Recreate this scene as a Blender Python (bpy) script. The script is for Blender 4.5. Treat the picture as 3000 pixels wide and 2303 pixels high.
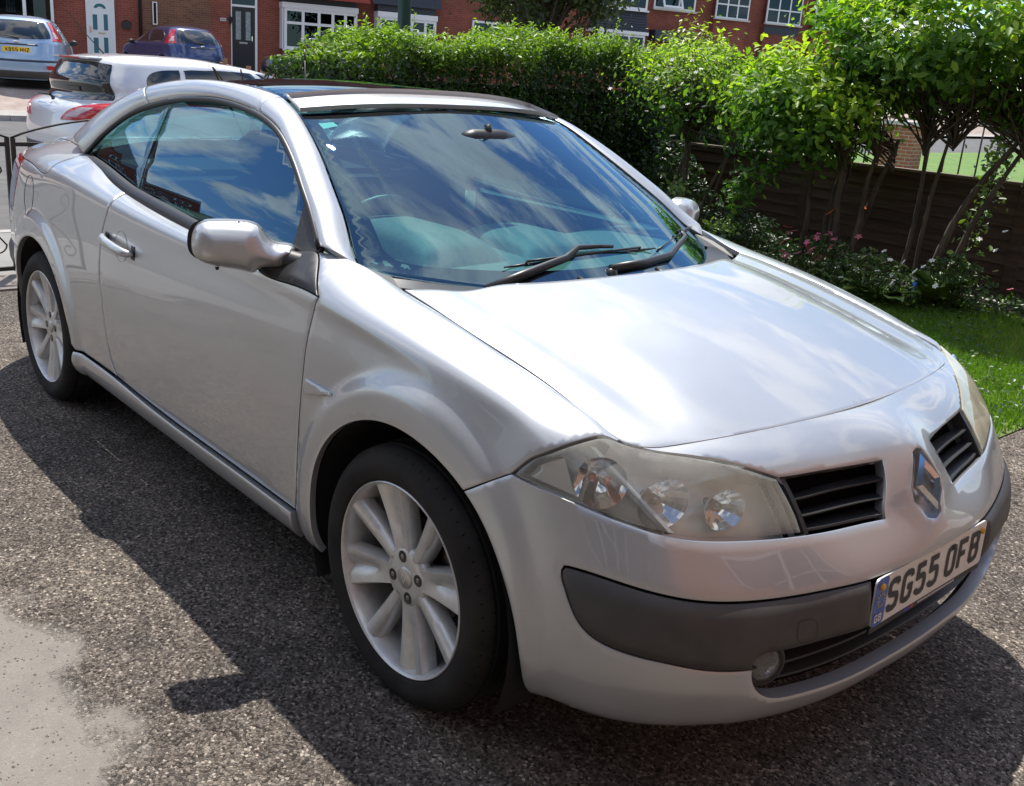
import bpy, bmesh, math, random
import numpy as np
from mathutils import Vector, Matrix
from mathutils.geometry import delaunay_2d_cdt
random.seed(7)
scene = bpy.context.scene
for o in list(bpy.data.objects): bpy.data.objects.remove(o)
COL = scene.collection
# ------------------------------------------------------------------ camera
def rotm(yaw, pitch, roll):
    f = np.array([math.cos(pitch)*math.cos(yaw), math.cos(pitch)*math.sin(yaw), math.sin(pitch)])
    r = np.array([math.sin(yaw), -math.cos(yaw), 0.]); u = np.cross(r, f)
    c, s = math.cos(roll), math.sin(roll)
    return c*r+s*u, -s*r+c*u, f
cr_, cu_, cf_ = rotm(math.radians(138.3567), math.radians(-16.7103), math.radians(3.9472))
cam = bpy.data.cameras.new('camera'); camo = bpy.data.objects.new('camera', cam); COL.objects.link(camo)
M = Matrix(((cr_[0], cu_[0], -cf_[0], 1.61993), (cr_[1], cu_[1], -cf_[1], -2.07197), (cr_[2], cu_[2], -cf_[2], 1.45559), (0, 0, 0, 1)))
camo.matrix_world = M
cam.sensor_width = 36; cam.sensor_fit = 'HORIZONTAL'; cam.lens = 2854.4/3000*36
cam.shift_x = 71.5/3000; cam.shift_y = -84.0/3000
cam.clip_start = .05; cam.clip_end = 600
scene.camera = camo
# ------------------------------------------------------------------ sky, sun, exposure
SUN = Vector((-.45, .28, .99)).normalized()
world = bpy.data.worlds.new('World'); scene.world = world; world.use_nodes = True
wn = world.node_tree; wn.nodes.clear()
def N(nt, typ, **kw):
    n = nt.nodes.new(typ)
    for k, v in kw.items():
        if k == 'inp':
            for a, b in v.items(): n.inputs[a].default_value = b
        else: setattr(n, k, v)
    return n
wo = N(wn, 'ShaderNodeOutputWorld'); bg = N(wn, 'ShaderNodeBackground'); bg.inputs['Strength'].default_value = .15
sky = N(wn, 'ShaderNodeTexSky', sky_type='NISHITA', sun_disc=False)
sky.sun_elevation = math.asin(SUN.z); sky.sun_rotation = math.atan2(SUN.x, SUN.y); sky.air_density = 1.0; sky.dust_density = .25; sky.ozone_density = 4.5
tc = N(wn, 'ShaderNodeTexCoord'); sx = N(wn, 'ShaderNodeSeparateXYZ'); wn.links.new(tc.outputs['Generated'], sx.inputs[0])
zz = N(wn, 'ShaderNodeMath', operation='ADD', inp={1: .12}); wn.links.new(sx.outputs['Z'], zz.inputs[0])
zm = N(wn, 'ShaderNodeMath', operation='MAXIMUM', inp={1: .04}); wn.links.new(zz.outputs[0], zm.inputs[0])
dv = N(wn, 'ShaderNodeVectorMath', operation='DIVIDE'); cz = N(wn, 'ShaderNodeCombineXYZ')
for i in range(3): wn.links.new(zm.outputs[0], cz.inputs[i])
wn.links.new(tc.outputs['Generated'], dv.inputs[0]); wn.links.new(cz.outputs[0], dv.inputs[1])
mp = N(wn, 'ShaderNodeMapping'); mp.inputs['Rotation'].default_value = (0, 0, .5); mp.inputs['Scale'].default_value = (1.0, 1.9, 0.0); mp.inputs['Location'].default_value = (3.1, 1.7, 0)
wn.links.new(dv.outputs[0], mp.inputs[0])
n1 = N(wn, 'ShaderNodeTexNoise', inp={'Scale': 1.7, 'Detail': 10, 'Roughness': .60, 'Distortion': .55}); wn.links.new(mp.outputs[0], n1.inputs['Vector'])
rp = N(wn, 'ShaderNodeValToRGB'); rp.color_ramp.elements[0].position = .48; rp.color_ramp.elements[1].position = .58
wn.links.new(n1.outputs['Fac'], rp.inputs[0])
n2 = N(wn, 'ShaderNodeTexNoise', inp={'Scale': 2.3, 'Detail': 6, 'Roughness': .6}); wn.links.new(mp.outputs[0], n2.inputs['Vector'])
cc = N(wn, 'ShaderNodeMixRGB'); cc.inputs['Color1'].default_value = (3.0, 3.15, 3.5, 1); cc.inputs['Color2'].default_value = (10.5, 10.5, 10.6, 1)
wn.links.new(n2.outputs['Fac'], cc.inputs['Fac'])
hf = N(wn, 'ShaderNodeMapRange', inp={1: .0, 2: .06, 3: 0, 4: 1}); wn.links.new(sx.outputs['Z'], hf.inputs[0]); hm = N(wn, 'ShaderNodeMath', operation='MULTIPLY'); wn.links.new(rp.outputs[0], hm.inputs[0]); wn.links.new(hf.outputs[0], hm.inputs[1])
mx = N(wn, 'ShaderNodeMixRGB'); wn.links.new(hm.outputs[0], mx.inputs['Fac']); sat = N(wn, 'ShaderNodeHueSaturation', inp={'Saturation': 1.1, 'Value': 1.0}); wn.links.new(sky.outputs[0], sat.inputs['Color']); wn.links.new(sat.outputs[0], mx.inputs['Color1']); wn.links.new(cc.outputs[0], mx.inputs['Color2'])
wn.links.new(mx.outputs[0], bg.inputs['Color']); wn.links.new(bg.outputs[0], wo.inputs[0])
sl = bpy.data.lights.new('sun', 'SUN'); sl.energy = 5.0; sl.angle = math.radians(.55); sl.color = (1.0, .955, .88)
so = bpy.data.objects.new('sun', sl); COL.objects.link(so); so.rotation_euler = SUN.to_track_quat('Z', 'Y').to_euler(); so.location = (-4, 3, 9)
vs = scene.view_settings; vs.view_transform = 'Standard'; vs.look = 'None'; vs.exposure = 0.32; vs.gamma = 1; vs.use_curve_mapping = False
scene.render.engine = 'CYCLES'
scene.cycles.max_bounces = 8; scene.cycles.transparent_max_bounces = 16; scene.cycles.glossy_bounces = 5; scene.cycles.transmission_bounces = 6; scene.cycles.caustics_reflective = False; scene.cycles.caustics_refractive = False
scene.cycles.sample_clamp_indirect = 6
# ------------------------------------------------------------------ object helpers
def mesh(name, V, F, mats=None, smooth=True, mi=None, uv=None):
    me = bpy.data.meshes.new(name)
    me.from_pydata([tuple(map(float, v)) for v in V], [], [tuple(map(int, f)) for f in F])
    if smooth:
        me.polygons.foreach_set('use_smooth', [True]*len(me.polygons))
    for m in (mats or []): me.materials.append(m)
    if mi is not None: me.polygons.foreach_set('material_index', mi)
    me.update(); return me
def put(name, me, parent=None, loc=None, rot=None, **tags):
    o = bpy.data.objects.new(name, me); COL.objects.link(o)
    if parent: o.parent = parent
    if loc is not None: o.location = loc
    if rot is not None: o.rotation_euler = rot
    for k, v in tags.items(): o[k] = v
    return o
def thing(name, loc, label, cat, group=None, rot=(0, 0, 0), me=None):
    o = bpy.data.objects.new(name, me); COL.objects.link(o); o.location = loc; o.rotation_euler = rot
    o['label'] = label; o['category'] = cat
    if group: o['group'] = group
    return o
class MB:
    """collects simple shapes into one mesh"""
    def __init__(s): s.V = []; s.F = []; s.M = []
    def add(s, V, F, m=0):
        b = len(s.V); s.V += [tuple(v) for v in V]; s.F += [tuple(i+b for i in f) for f in F]; s.M += [m]*len(F); return s
    def box(s, a, b, m=0, rot=None, c=None):
        x0, y0, z0 = a; x1, y1, z1 = b
        V = [(x, y, z) for x in (x0, x1) for y in (y0, y1) for z in (z0, z1)]
        if rot is not None:
            R = Matrix.Rotation(rot, 3, 'Z'); cc = Vector(c or ((x0+x1)/2, (y0+y1)/2, 0)); V = [tuple(R@(Vector(v)-cc)+cc) for v in V]
        return s.add(V, [(0, 1, 3, 2), (4, 6, 7, 5), (0, 4, 5, 1), (2, 3, 7, 6), (0, 2, 6, 4), (1, 5, 7, 3)], m)
    def tube(s, pts, r, n=8, m=0, cap=True):
        P = [Vector(p) for p in pts]; rr = r if hasattr(r, '__len__') else [r]*len(P)
        rings = []; up = None
        for i, p in enumerate(P):
            t = (P[min(i+1, len(P)-1)]-P[max(i-1, 0)]).normalized()
            if up is None: up = t.orthogonal().normalized()
            up = (up-t*up.dot(t)).normalized(); w = t.cross(up)
            rings.append([p+(up*math.cos(a)+w*math.sin(a))*rr[i] for a in [2*math.pi*k/n for k in range(n)]])
        V = [v for ring in rings for v in ring]; F = []
        for i in range(len(P)-1):
            for k in range(n): F.append((i*n+k, i*n+(k+1) % n, (i+1)*n+(k+1) % n, (i+1)*n+k))
        if cap: F.append(tuple(range(n))[::-1]); F.append(tuple(range((len(P)-1)*n, len(P)*n)))
        return s.add(V, F, m)
    def lathe(s, prof, n=48, axis='y', m=0, c=(0, 0, 0), close=False):
        V = []; F = []; k = len(prof)
        for i in range(n):
            a = 2*math.pi*i/n
            for r, h in prof:
                p = (r*math.cos(a), h, r*math.sin(a)) if axis == 'y' else ((r*math.cos(a), r*math.sin(a), h) if axis == 'z' else (h, r*math.cos(a), r*math.sin(a)))
                V.append((p[0]+c[0], p[1]+c[1], p[2]+c[2]))
        for i in range(n):
            j = (i+1) % n
            for q in range(k-1 if not close else k):
                F.append((i*k+q, j*k+q, j*k+(q+1) % k, i*k+(q+1) % k))
        return s.add(V, F, m)
    def obj(s, name, mats, parent=None, smooth=False, fix=True, **tags):
        me = mesh(name, s.V, s.F, mats if isinstance(mats, (list, tuple)) else [mats], smooth, s.M)
        if fix:
            bm = bmesh.new(); bm.from_mesh(me); bmesh.ops.recalc_face_normals(bm, faces=bm.faces); bm.to_mesh(me); bm.free()
        return put(name, me, parent, **tags)
def sharpen(o, ang=35):
    me = o.data; bm = bmesh.new(); bm.from_mesh(me)
    for f in bm.faces: f.smooth = True
    for e in bm.edges:
        if len(e.link_faces) == 2 and e.calc_face_angle(0) > math.radians(ang): e.smooth = False
    bm.to_mesh(me); bm.free(); return o
def mirror_copy(o, parent, name=None):
    """left-hand twin of a right-hand part, mirrored in the car's centre plane"""
    me = o.data.copy(); n = len(me.vertices); co = np.empty(n*3); me.vertices.foreach_get('co', co); co = co.reshape(-1, 3)
    co[:, 1] *= -1; me.vertices.foreach_set('co', co.ravel()); me.flip_normals(); me.update()
    c = bpy.data.objects.new(name or o.name.split('.')[0], me); COL.objects.link(c); c.parent = parent
    for k in o.keys():
        if k in ('kind',): c[k] = o[k]
    for m in o.modifiers:
        q = c.modifiers.new(m.name, m.type)
        if m.type == 'BEVEL': q.width = m.width; q.segments = m.segments; q.limit_method = m.limit_method
    for ch in list(o.children): mirror_copy(ch, c)
    return c
# ------------------------------------------------------------------ materials
MATS = {}
def mat(name, col, rough=.5, metal=0., coat=0., spec=.5, coat_rough=.03, **kw):
    if name in MATS: return MATS[name]
    m = bpy.data.materials.new(name); m.use_nodes = True; b = m.node_tree.nodes['Principled BSDF']
    b.inputs['Base Color'].default_value = (*col, 1); b.inputs['Roughness'].default_value = rough; b.inputs['Metallic'].default_value = metal
    b.inputs['Coat Weight'].default_value = coat; b.inputs['Coat Roughness'].default_value = coat_rough; b.inputs['Specular IOR Level'].default_value = spec
    for k, v in kw.items(): b.inputs[k].default_value = v
    MATS[name] = m; return m
def bump(m, height_socket, strength=.3, dist=.01):
    nt = m.node_tree; b = nt.nodes['Principled BSDF']; bp = N(nt, 'ShaderNodeBump', inp={'Strength': strength, 'Distance': dist})
    nt.links.new(height_socket, bp.inputs['Height']); nt.links.new(bp.outputs[0], b.inputs['Normal']); return bp
def noise_mat(name, c1, c2, scale=5, rough=.7, detail=5, bump_s=0., bump_d=.01, lo=.35, hi=.65, coord='Object', metal=0, stretch=(1, 1, 1), **kw):
    if name in MATS: return MATS[name]
    m = mat(name, c1, rough, metal, **kw); nt = m.node_tree; b = nt.nodes['Principled BSDF']
    t = N(nt, 'ShaderNodeTexCoord'); mpn = N(nt, 'ShaderNodeMapping'); mpn.inputs['Scale'].default_value = stretch; nt.links.new(t.outputs[coord], mpn.inputs[0])
    n = N(nt, 'ShaderNodeTexNoise', inp={'Scale': scale, 'Detail': detail, 'Roughness': .6}); nt.links.new(mpn.outputs[0], n.inputs['Vector'])
    r = N(nt, 'ShaderNodeValToRGB'); r.color_ramp.elements[0].position = lo; r.color_ramp.elements[1].position = hi
    r.color_ramp.elements[0].color = (*c1, 1); r.color_ramp.elements[1].color = (*c2, 1)
    nt.links.new(n.outputs['Fac'], r.inputs[0]); nt.links.new(r.outputs[0], b.inputs['Base Color'])
    if bump_s: bump(m, n.outputs['Fac'], bump_s, bump_d)
    return m
def paint(name, col, metal=.75, rough=.33, flake=True, coat=1.0):
    m = mat(name, col, rough, metal, coat=coat, coat_rough=.02); nt = m.node_tree; b = nt.nodes['Principled BSDF']
    if flake:
        t = N(nt, 'ShaderNodeTexCoord'); v = N(nt, 'ShaderNodeTexVoronoi', inp={'Scale': 1600}); nt.links.new(t.outputs['Object'], v.inputs['Vector'])
        mxn = N(nt, 'ShaderNodeMixRGB', blend_type='MULTIPLY'); mxn.inputs['Fac'].default_value = .13; mxn.inputs['Color1'].default_value = (*col, 1)
        nt.links.new(v.outputs['Color'], mxn.inputs['Color2']); nt.links.new(mxn.outputs[0], b.inputs['Base Color'])
        n = N(nt, 'ShaderNodeTexNoise', inp={'Scale': 3.0, 'Detail': 4}); nt.links.new(t.outputs['Object'], n.inputs['Vector'])
        mr = N(nt, 'ShaderNodeMapRange', inp={1: .3, 2: .7, 3: rough-.03, 4: rough+.05}); nt.links.new(n.outputs['Fac'], mr.inputs[0]); nt.links.new(mr.outputs[0], b.inputs['Roughness'])
    return m
def glass(name, tint, ior=1.5, rough=0.0, haze=None, hz=0.):
    """thin pane: tinted see-through plus Fresnel mirror"""
    if name in MATS: return MATS[name]
    m = bpy.data.materials.new(name); m.use_nodes = True; nt = m.node_tree; nt.nodes.clear()
    o = N(nt, 'ShaderNodeOutputMaterial'); t = N(nt, 'ShaderNodeBsdfTransparent'); t.inputs[0].default_value = (*tint, 1)
    g = N(nt, 'ShaderNodeBsdfGlossy'); g.inputs['Roughness'].default_value = rough; g.inputs['Color'].default_value = (.58, .82, 1, 1)  # blue put into the mirror colour so reflected sky stays blue
    f = N(nt, 'ShaderNodeFresnel'); ge = N(nt, 'ShaderNodeNewGeometry'); mi_ = N(nt, 'ShaderNodeMapRange', inp={1: 0, 2: 1, 3: ior, 4: 1/ior}); nt.links.new(ge.outputs['Backfacing'], mi_.inputs[0]); nt.links.new(mi_.outputs[0], f.inputs['IOR']); mxs = N(nt, 'ShaderNodeMixShader'); nt.links.new(f.outputs[0], mxs.inputs[0])
    base = t.outputs[0]
    if haze:
        d = N(nt, 'ShaderNodeBsdfDiffuse'); d.inputs[0].default_value = (*haze, 1); m2 = N(nt, 'ShaderNodeMixShader')
        tcn = N(nt, 'ShaderNodeTexCoord'); nn = N(nt, 'ShaderNodeTexNoise', inp={'Scale': 9, 'Detail': 4}); nt.links.new(tcn.outputs['Object'], nn.inputs['Vector'])
        mr = N(nt, 'ShaderNodeMapRange', inp={1: .3, 2: .7, 3: hz*.6, 4: hz*1.25}); nt.links.new(nn.outputs['Fac'], mr.inputs[0]); nt.links.new(mr.outputs[0], m2.inputs[0])
        nt.links.new(t.outputs[0], m2.inputs[1]); nt.links.new(d.outputs[0], m2.inputs[2]); base = m2.outputs[0]
    nt.links.new(base, mxs.inputs[1]); nt.links.new(g.outputs[0], mxs.inputs[2]); nt.links.new(mxs.outputs[0], o.inputs[0])
    MATS[name] = m; return m
SILVER = paint('silver_paint', (.54, .55, .558), metal=.62, rough=.36)
BLACKP = mat('black_plastic', (.012, .012, .013), .45)
GREYP = noise_mat('grey_bumper_plastic', (.05, .048, .046), (.068, .064, .060), scale=14, rough=.5, bump_s=.05, bump_d=.001)
RUBBER = noise_mat('tyre_rubber', (.012, .011, .011), (.026, .024, .022), scale=9, rough=.78, spec=.3)
SEAL = mat('window_seal', (.014, .013, .014), .42)
DARK = mat('black_void', (.004, .004, .004), .9, spec=.1)
ALLOY = noise_mat('alloy', (.56, .55, .53), (.68, .67, .65), scale=22, rough=.36, metal=.45, coat=.4)
CHROME = mat('chrome', (.82, .82, .83), .06, 1.0)
GLASS = glass('car_glass', (.46, .76, .72), 2.5)
SIDEGLASS = glass('side_glass', (.27, .47, .43), 2.4)
WHITE = mat('white_upvc', (.76, .77, .78), .35)
# ------------------------------------------------------------------ trimmed surface panels
def pip(px, py, poly):
    """points in polygon"""
    x0, y0 = poly[:, 0], poly[:, 1]; x1, y1 = np.roll(x0, -1), np.roll(y0, -1); c = np.zeros(len(px), bool)
    for a, b, d, e in zip(x0, y0, x1, y1):
        if b == e: continue
        t = (b > py) != (e > py); c ^= t & (px < (d-a)*(py-b)/(e-b)+a)
    return c
def catmull(p, h):
    p = np.asarray(p, float)
    if len(p) < 3:
        n = max(1, int(np.ceil(np.linalg.norm(p[-1]-p[0])/h))); return p[0]+(p[-1]-p[0])*np.linspace(0, 1, n+1)[:, None]
    d = np.r_[0, np.cumsum(np.maximum(np.linalg.norm(np.diff(p, axis=0), axis=1), 1e-6)**.75)]
    dl = np.r_[0, np.cumsum(np.linalg.norm(np.diff(p, axis=0), axis=1))]
    B = spline_basis(d); n = max(2, int(np.ceil(dl[-1]/h))); q = np.interp(np.linspace(0, dl[-1], n+1), dl, d)
    return B(q)@p
def loop(segs, h=.012):
    """closed loop from smooth segments (corners where segments join)"""
    out = []
    for s in segs:
        c = catmull(s, h)
        if out and np.linalg.norm(c[0]-out[-1]) < 1e-6: c = c[1:]
        out += list(c)
    out = np.array(out)
    if np.linalg.norm(out[0]-out[-1]) < h*.3: out = out[:-1]
    return out
def area(p): x, y = p[:, 0], p[:, 1]; return .5*np.sum(x*np.roll(y, -1)-np.roll(x, -1)*y)
def inset(p, d, openu=None):
    """move a ccw loop inward by d (outward for holes given cw); points on u=openu stay on it"""
    a = np.roll(p, 1, 0); b = np.roll(p, -1, 0); e1 = p-a; e2 = b-p
    e1 /= np.maximum(np.linalg.norm(e1, axis=1, keepdims=True), 1e-9); e2 /= np.maximum(np.linalg.norm(e2, axis=1, keepdims=True), 1e-9)
    n1 = np.stack([-e1[:, 1], e1[:, 0]], 1); n2 = np.stack([-e2[:, 1], e2[:, 0]], 1); n = n1+n2
    L = np.linalg.norm(n, axis=1, keepdims=True); n = n/np.maximum(L, 1e-9); k = np.clip(1/np.maximum((n*n1).sum(1), .45), 1, 2.2)
    q = p+n*(d*k)[:, None]
    if openu is not None:
        on = np.abs(p[:, 0]-openu) < 1e-5
        for i in np.where(on)[0]:
            m = n1[i] if not on[i-1] else (n2[i] if not on[(i+1) % len(p)] else np.zeros(2))
            q[i] = p[i]+np.array([0, m[1]*d/max(abs(m[1]), .3)*abs(m[1])])
            q[i, 0] = openu
    return q
def segdist(P, loops):
    D = np.full(len(P), 9.)
    for L in loops:
        A = L; B = np.roll(L, -1, 0); d = B-A; l2 = np.maximum((d*d).sum(1), 1e-12)
        for k in range(0, len(A), 64):
            a = A[k:k+64]; dd = d[k:k+64]; ll = l2[k:k+64]
            t = np.clip(((P[:, None]-a)*dd).sum(2)/ll, 0, 1); D = np.minimum(D, np.linalg.norm(P[:, None]-(a+t[..., None]*dd), axis=2).min(1))
    return D
def trim(S, outer, holes=(), h=.016, gap=.002, lip=.0025, drop=.0015, depth=.018, openu=None, offset=0., pillow=None, flange=True):
    """mesh of surface S inside outer minus holes, with rounded lips folded inward along every cut edge"""
    if area(outer) < 0: outer = outer[::-1]
    hs = [(x[::-1] if area(x) > 0 else x) for x in holes]
    loops = [outer]+list(hs)
    A = [inset(l, gap+lip, openu) for l in loops]; Bl = [inset(l, gap, openu) for l in loops]
    pts = []; edges = []
    for l in A:
        b = len(pts); pts += list(l); n = len(l); edges += [(b+i, b+(i+1) % n) for i in range(n)]
    lo = outer.min(0); hi = outer.max(0); gx = np.arange(lo[0], hi[0], h); gy = np.arange(lo[1], hi[1], h*.87)
    X, Y = np.meshgrid(gx, gy); X = X+(np.arange(len(gy)) % 2)[:, None]*h*.5; G = np.stack([X.ravel(), Y.ravel()], 1)
    ok = pip(G[:, 0], G[:, 1], A[0])
    for l in A[1:]: ok &= ~pip(G[:, 0], G[:, 1], l)
    G = G[ok]; G = G[segdist(G, A) > h*.5]
    allp = pts+list(G)
    vo, eo, fo, *_ = delaunay_2d_cdt([Vector((float(p[0]), float(p[1]))) for p in allp], edges, [], 0, 1e-6)
    V = np.array([(v.x, v.y) for v in vo]); T = np.array([f for f in fo if len(f) == 3])
    c = V[T].mean(1); ok = pip(c[:, 0], c[:, 1], A[0])
    for l in A[1:]: ok &= ~pip(c[:, 0], c[:, 1], l)
    T = T[ok]
    P3 = S(V[:, 0], V[:, 1]); eps = 2e-3
    def nrm(uv):
        a = S(uv[:, 0]+eps, uv[:, 1])-S(uv[:, 0]-eps, uv[:, 1]); b = S(uv[:, 0], uv[:, 1]+eps)-S(uv[:, 0], uv[:, 1]-eps)
        n = np.cross(a, b); return n/np.maximum(np.linalg.norm(n, axis=1, keepdims=True), 1e-12)
    off = np.full(len(V), offset, float)
    if pillow:
        D = segdist(V, A); r, hgt = pillow; t = np.clip(D/r, 0, 1); off = off+hgt*np.sqrt(np.maximum(1-(1-t)**2, 0))
    NR = nrm(V); P3 = P3+NR*off[:, None]*S.sgn
    verts = list(P3); faces = [tuple(t) for t in T]
    if flange:
        for li, (a, b) in enumerate(zip(A, Bl)):
            n = len(a); nb = nrm(b); pb = S(b[:, 0], b[:, 1])
            r0 = len(verts); verts += list(S(a[:, 0], a[:, 1])+nrm(a)*offset*S.sgn)
            r1 = len(verts); verts += list(pb+nb*(offset-drop)*S.sgn); r2 = len(verts); verts += list(pb+nb*(offset-depth)*S.sgn)
            for i in range(n):
                j = (i+1) % n
                if openu is not None and abs(a[i, 0]-openu) < 1e-5 and abs(a[j, 0]-openu) < 1e-5: continue
                faces.append((r0+j, r0+i, r1+i, r1+j)); faces.append((r1+j, r1+i, r2+i, r2+j))
    verts = np.array(verts)
    if S.sgn < 0: faces = [f[::-1] for f in faces]
    return verts, faces
def finish(name, VF, mats, parent, both=False, side=-1, **tags):
    """weld, mirror to the right-hand side (side=-1) or keep both halves as one mesh"""
    V, F = VF; bm = bmesh.new(); V = np.array(V)
    def addm(sg):
        vs_ = [bm.verts.new((x, y*sg, z)) for x, y, z in V]
        for f in F:
            try: bm.faces.new([vs_[i] for i in (f if sg > 0 else f[::-1])])
            except ValueError: pass
    if both: addm(1); addm(-1)
    else: addm(side)
    bmesh.ops.remove_doubles(bm, verts=bm.verts, dist=2e-5)
    for f in bm.faces: f.smooth = True
    for e in bm.edges:
        if len(e.link_faces) == 2 and e.calc_face_angle(0) > math.radians(48): e.smooth = False
    me = bpy.data.meshes.new(name); bm.to_mesh(me); bm.free()
    for m in (mats if isinstance(mats, (list, tuple)) else [mats]): me.materials.append(m)
    return put(name, me, parent, **tags)
# ------------------------------------------------------------------ car body surface (right-hand half, mirrored; metres; x forward, z up)
def spline_basis(knots):
    k=np.asarray(knots,float); n=len(k); h=np.diff(k)
    A=np.zeros((n,n)); B=np.zeros((n,n)); A[0,0]=A[-1,-1]=1
    for i in range(1,n-1):
        A[i,i-1]=h[i-1]; A[i,i]=2*(h[i-1]+h[i]); A[i,i+1]=h[i]
        B[i,i-1]=6/h[i-1]; B[i,i]=-6/h[i-1]-6/h[i]; B[i,i+1]=6/h[i]
    M=np.linalg.solve(A,B)
    def W(x):
        x=np.clip(np.asarray(x,float),k[0],k[-1]); j=np.clip(np.searchsorted(k,x,side='right')-1,0,n-2)
        H=h[j]; a=(k[j+1]-x)/H; b=(x-k[j])/H; N=len(x); r=np.arange(N)
        Wm=np.zeros((N,n)); Wm[r,j]+=a; Wm[r,j+1]+=b
        return Wm+((a**3-a)*H*H/6)[:,None]*M[j]+((b**3-b)*H*H/6)[:,None]*M[j+1]
    return W
class Grid:
    """tensor product C2 spline surface through a grid of points"""
    def __init__(s,ku,kv,pts,disp=None,sgn=1):
        s.P=np.asarray(pts,float); s.ku=ku; s.kv=kv; s.U=spline_basis(ku); s.V=spline_basis(kv); s.disp=disp; s.sgn=sgn
    def raw(s,u,v): return np.einsum('ni,nk,ikc->nc',s.U(u),s.V(v),s.P)
    def normal(s,u,v,f=None):
        f=f or s.raw; e=1e-3
        a=f(u+e,v)-f(u-e,v); b=f(u,v+e)-f(u,v-e); n=np.cross(a,b); return n/np.maximum(np.linalg.norm(n,axis=1,keepdims=True),1e-12)
    def __call__(s,u,v):
        u=np.atleast_1d(np.asarray(u,float)); v=np.atleast_1d(np.asarray(v,float))
        p=s.raw(u,v)
        return s.disp(p) if s.disp else p
def sstep(a,b,x):
    t=np.clip((x-a)/(b-a),0,1); return t*t*(3-2*t)
WX=(0.0,-2.522)
def flare(p):
    p=p.copy()
    for wx,g in ((0.0,1.0),(-2.522,1.0)):
        dx=p[:,0]-wx; dz=p[:,2]-.315
        r=np.sqrt(dx*dx+dz*dz); ang=np.arctan2(dz,dx)
        # outer edge of the flare: wider above the wheel
        ro=.455+.035*np.clip(np.sin(ang),0,1)**2
        d=.017*(1-sstep(ro-.045,ro+.004,r))*sstep(-.22,-.02,dz)*g
        side=sstep(.62,.80,p[:,1])
        p[:,1]+=d*side; 
    return p
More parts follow.
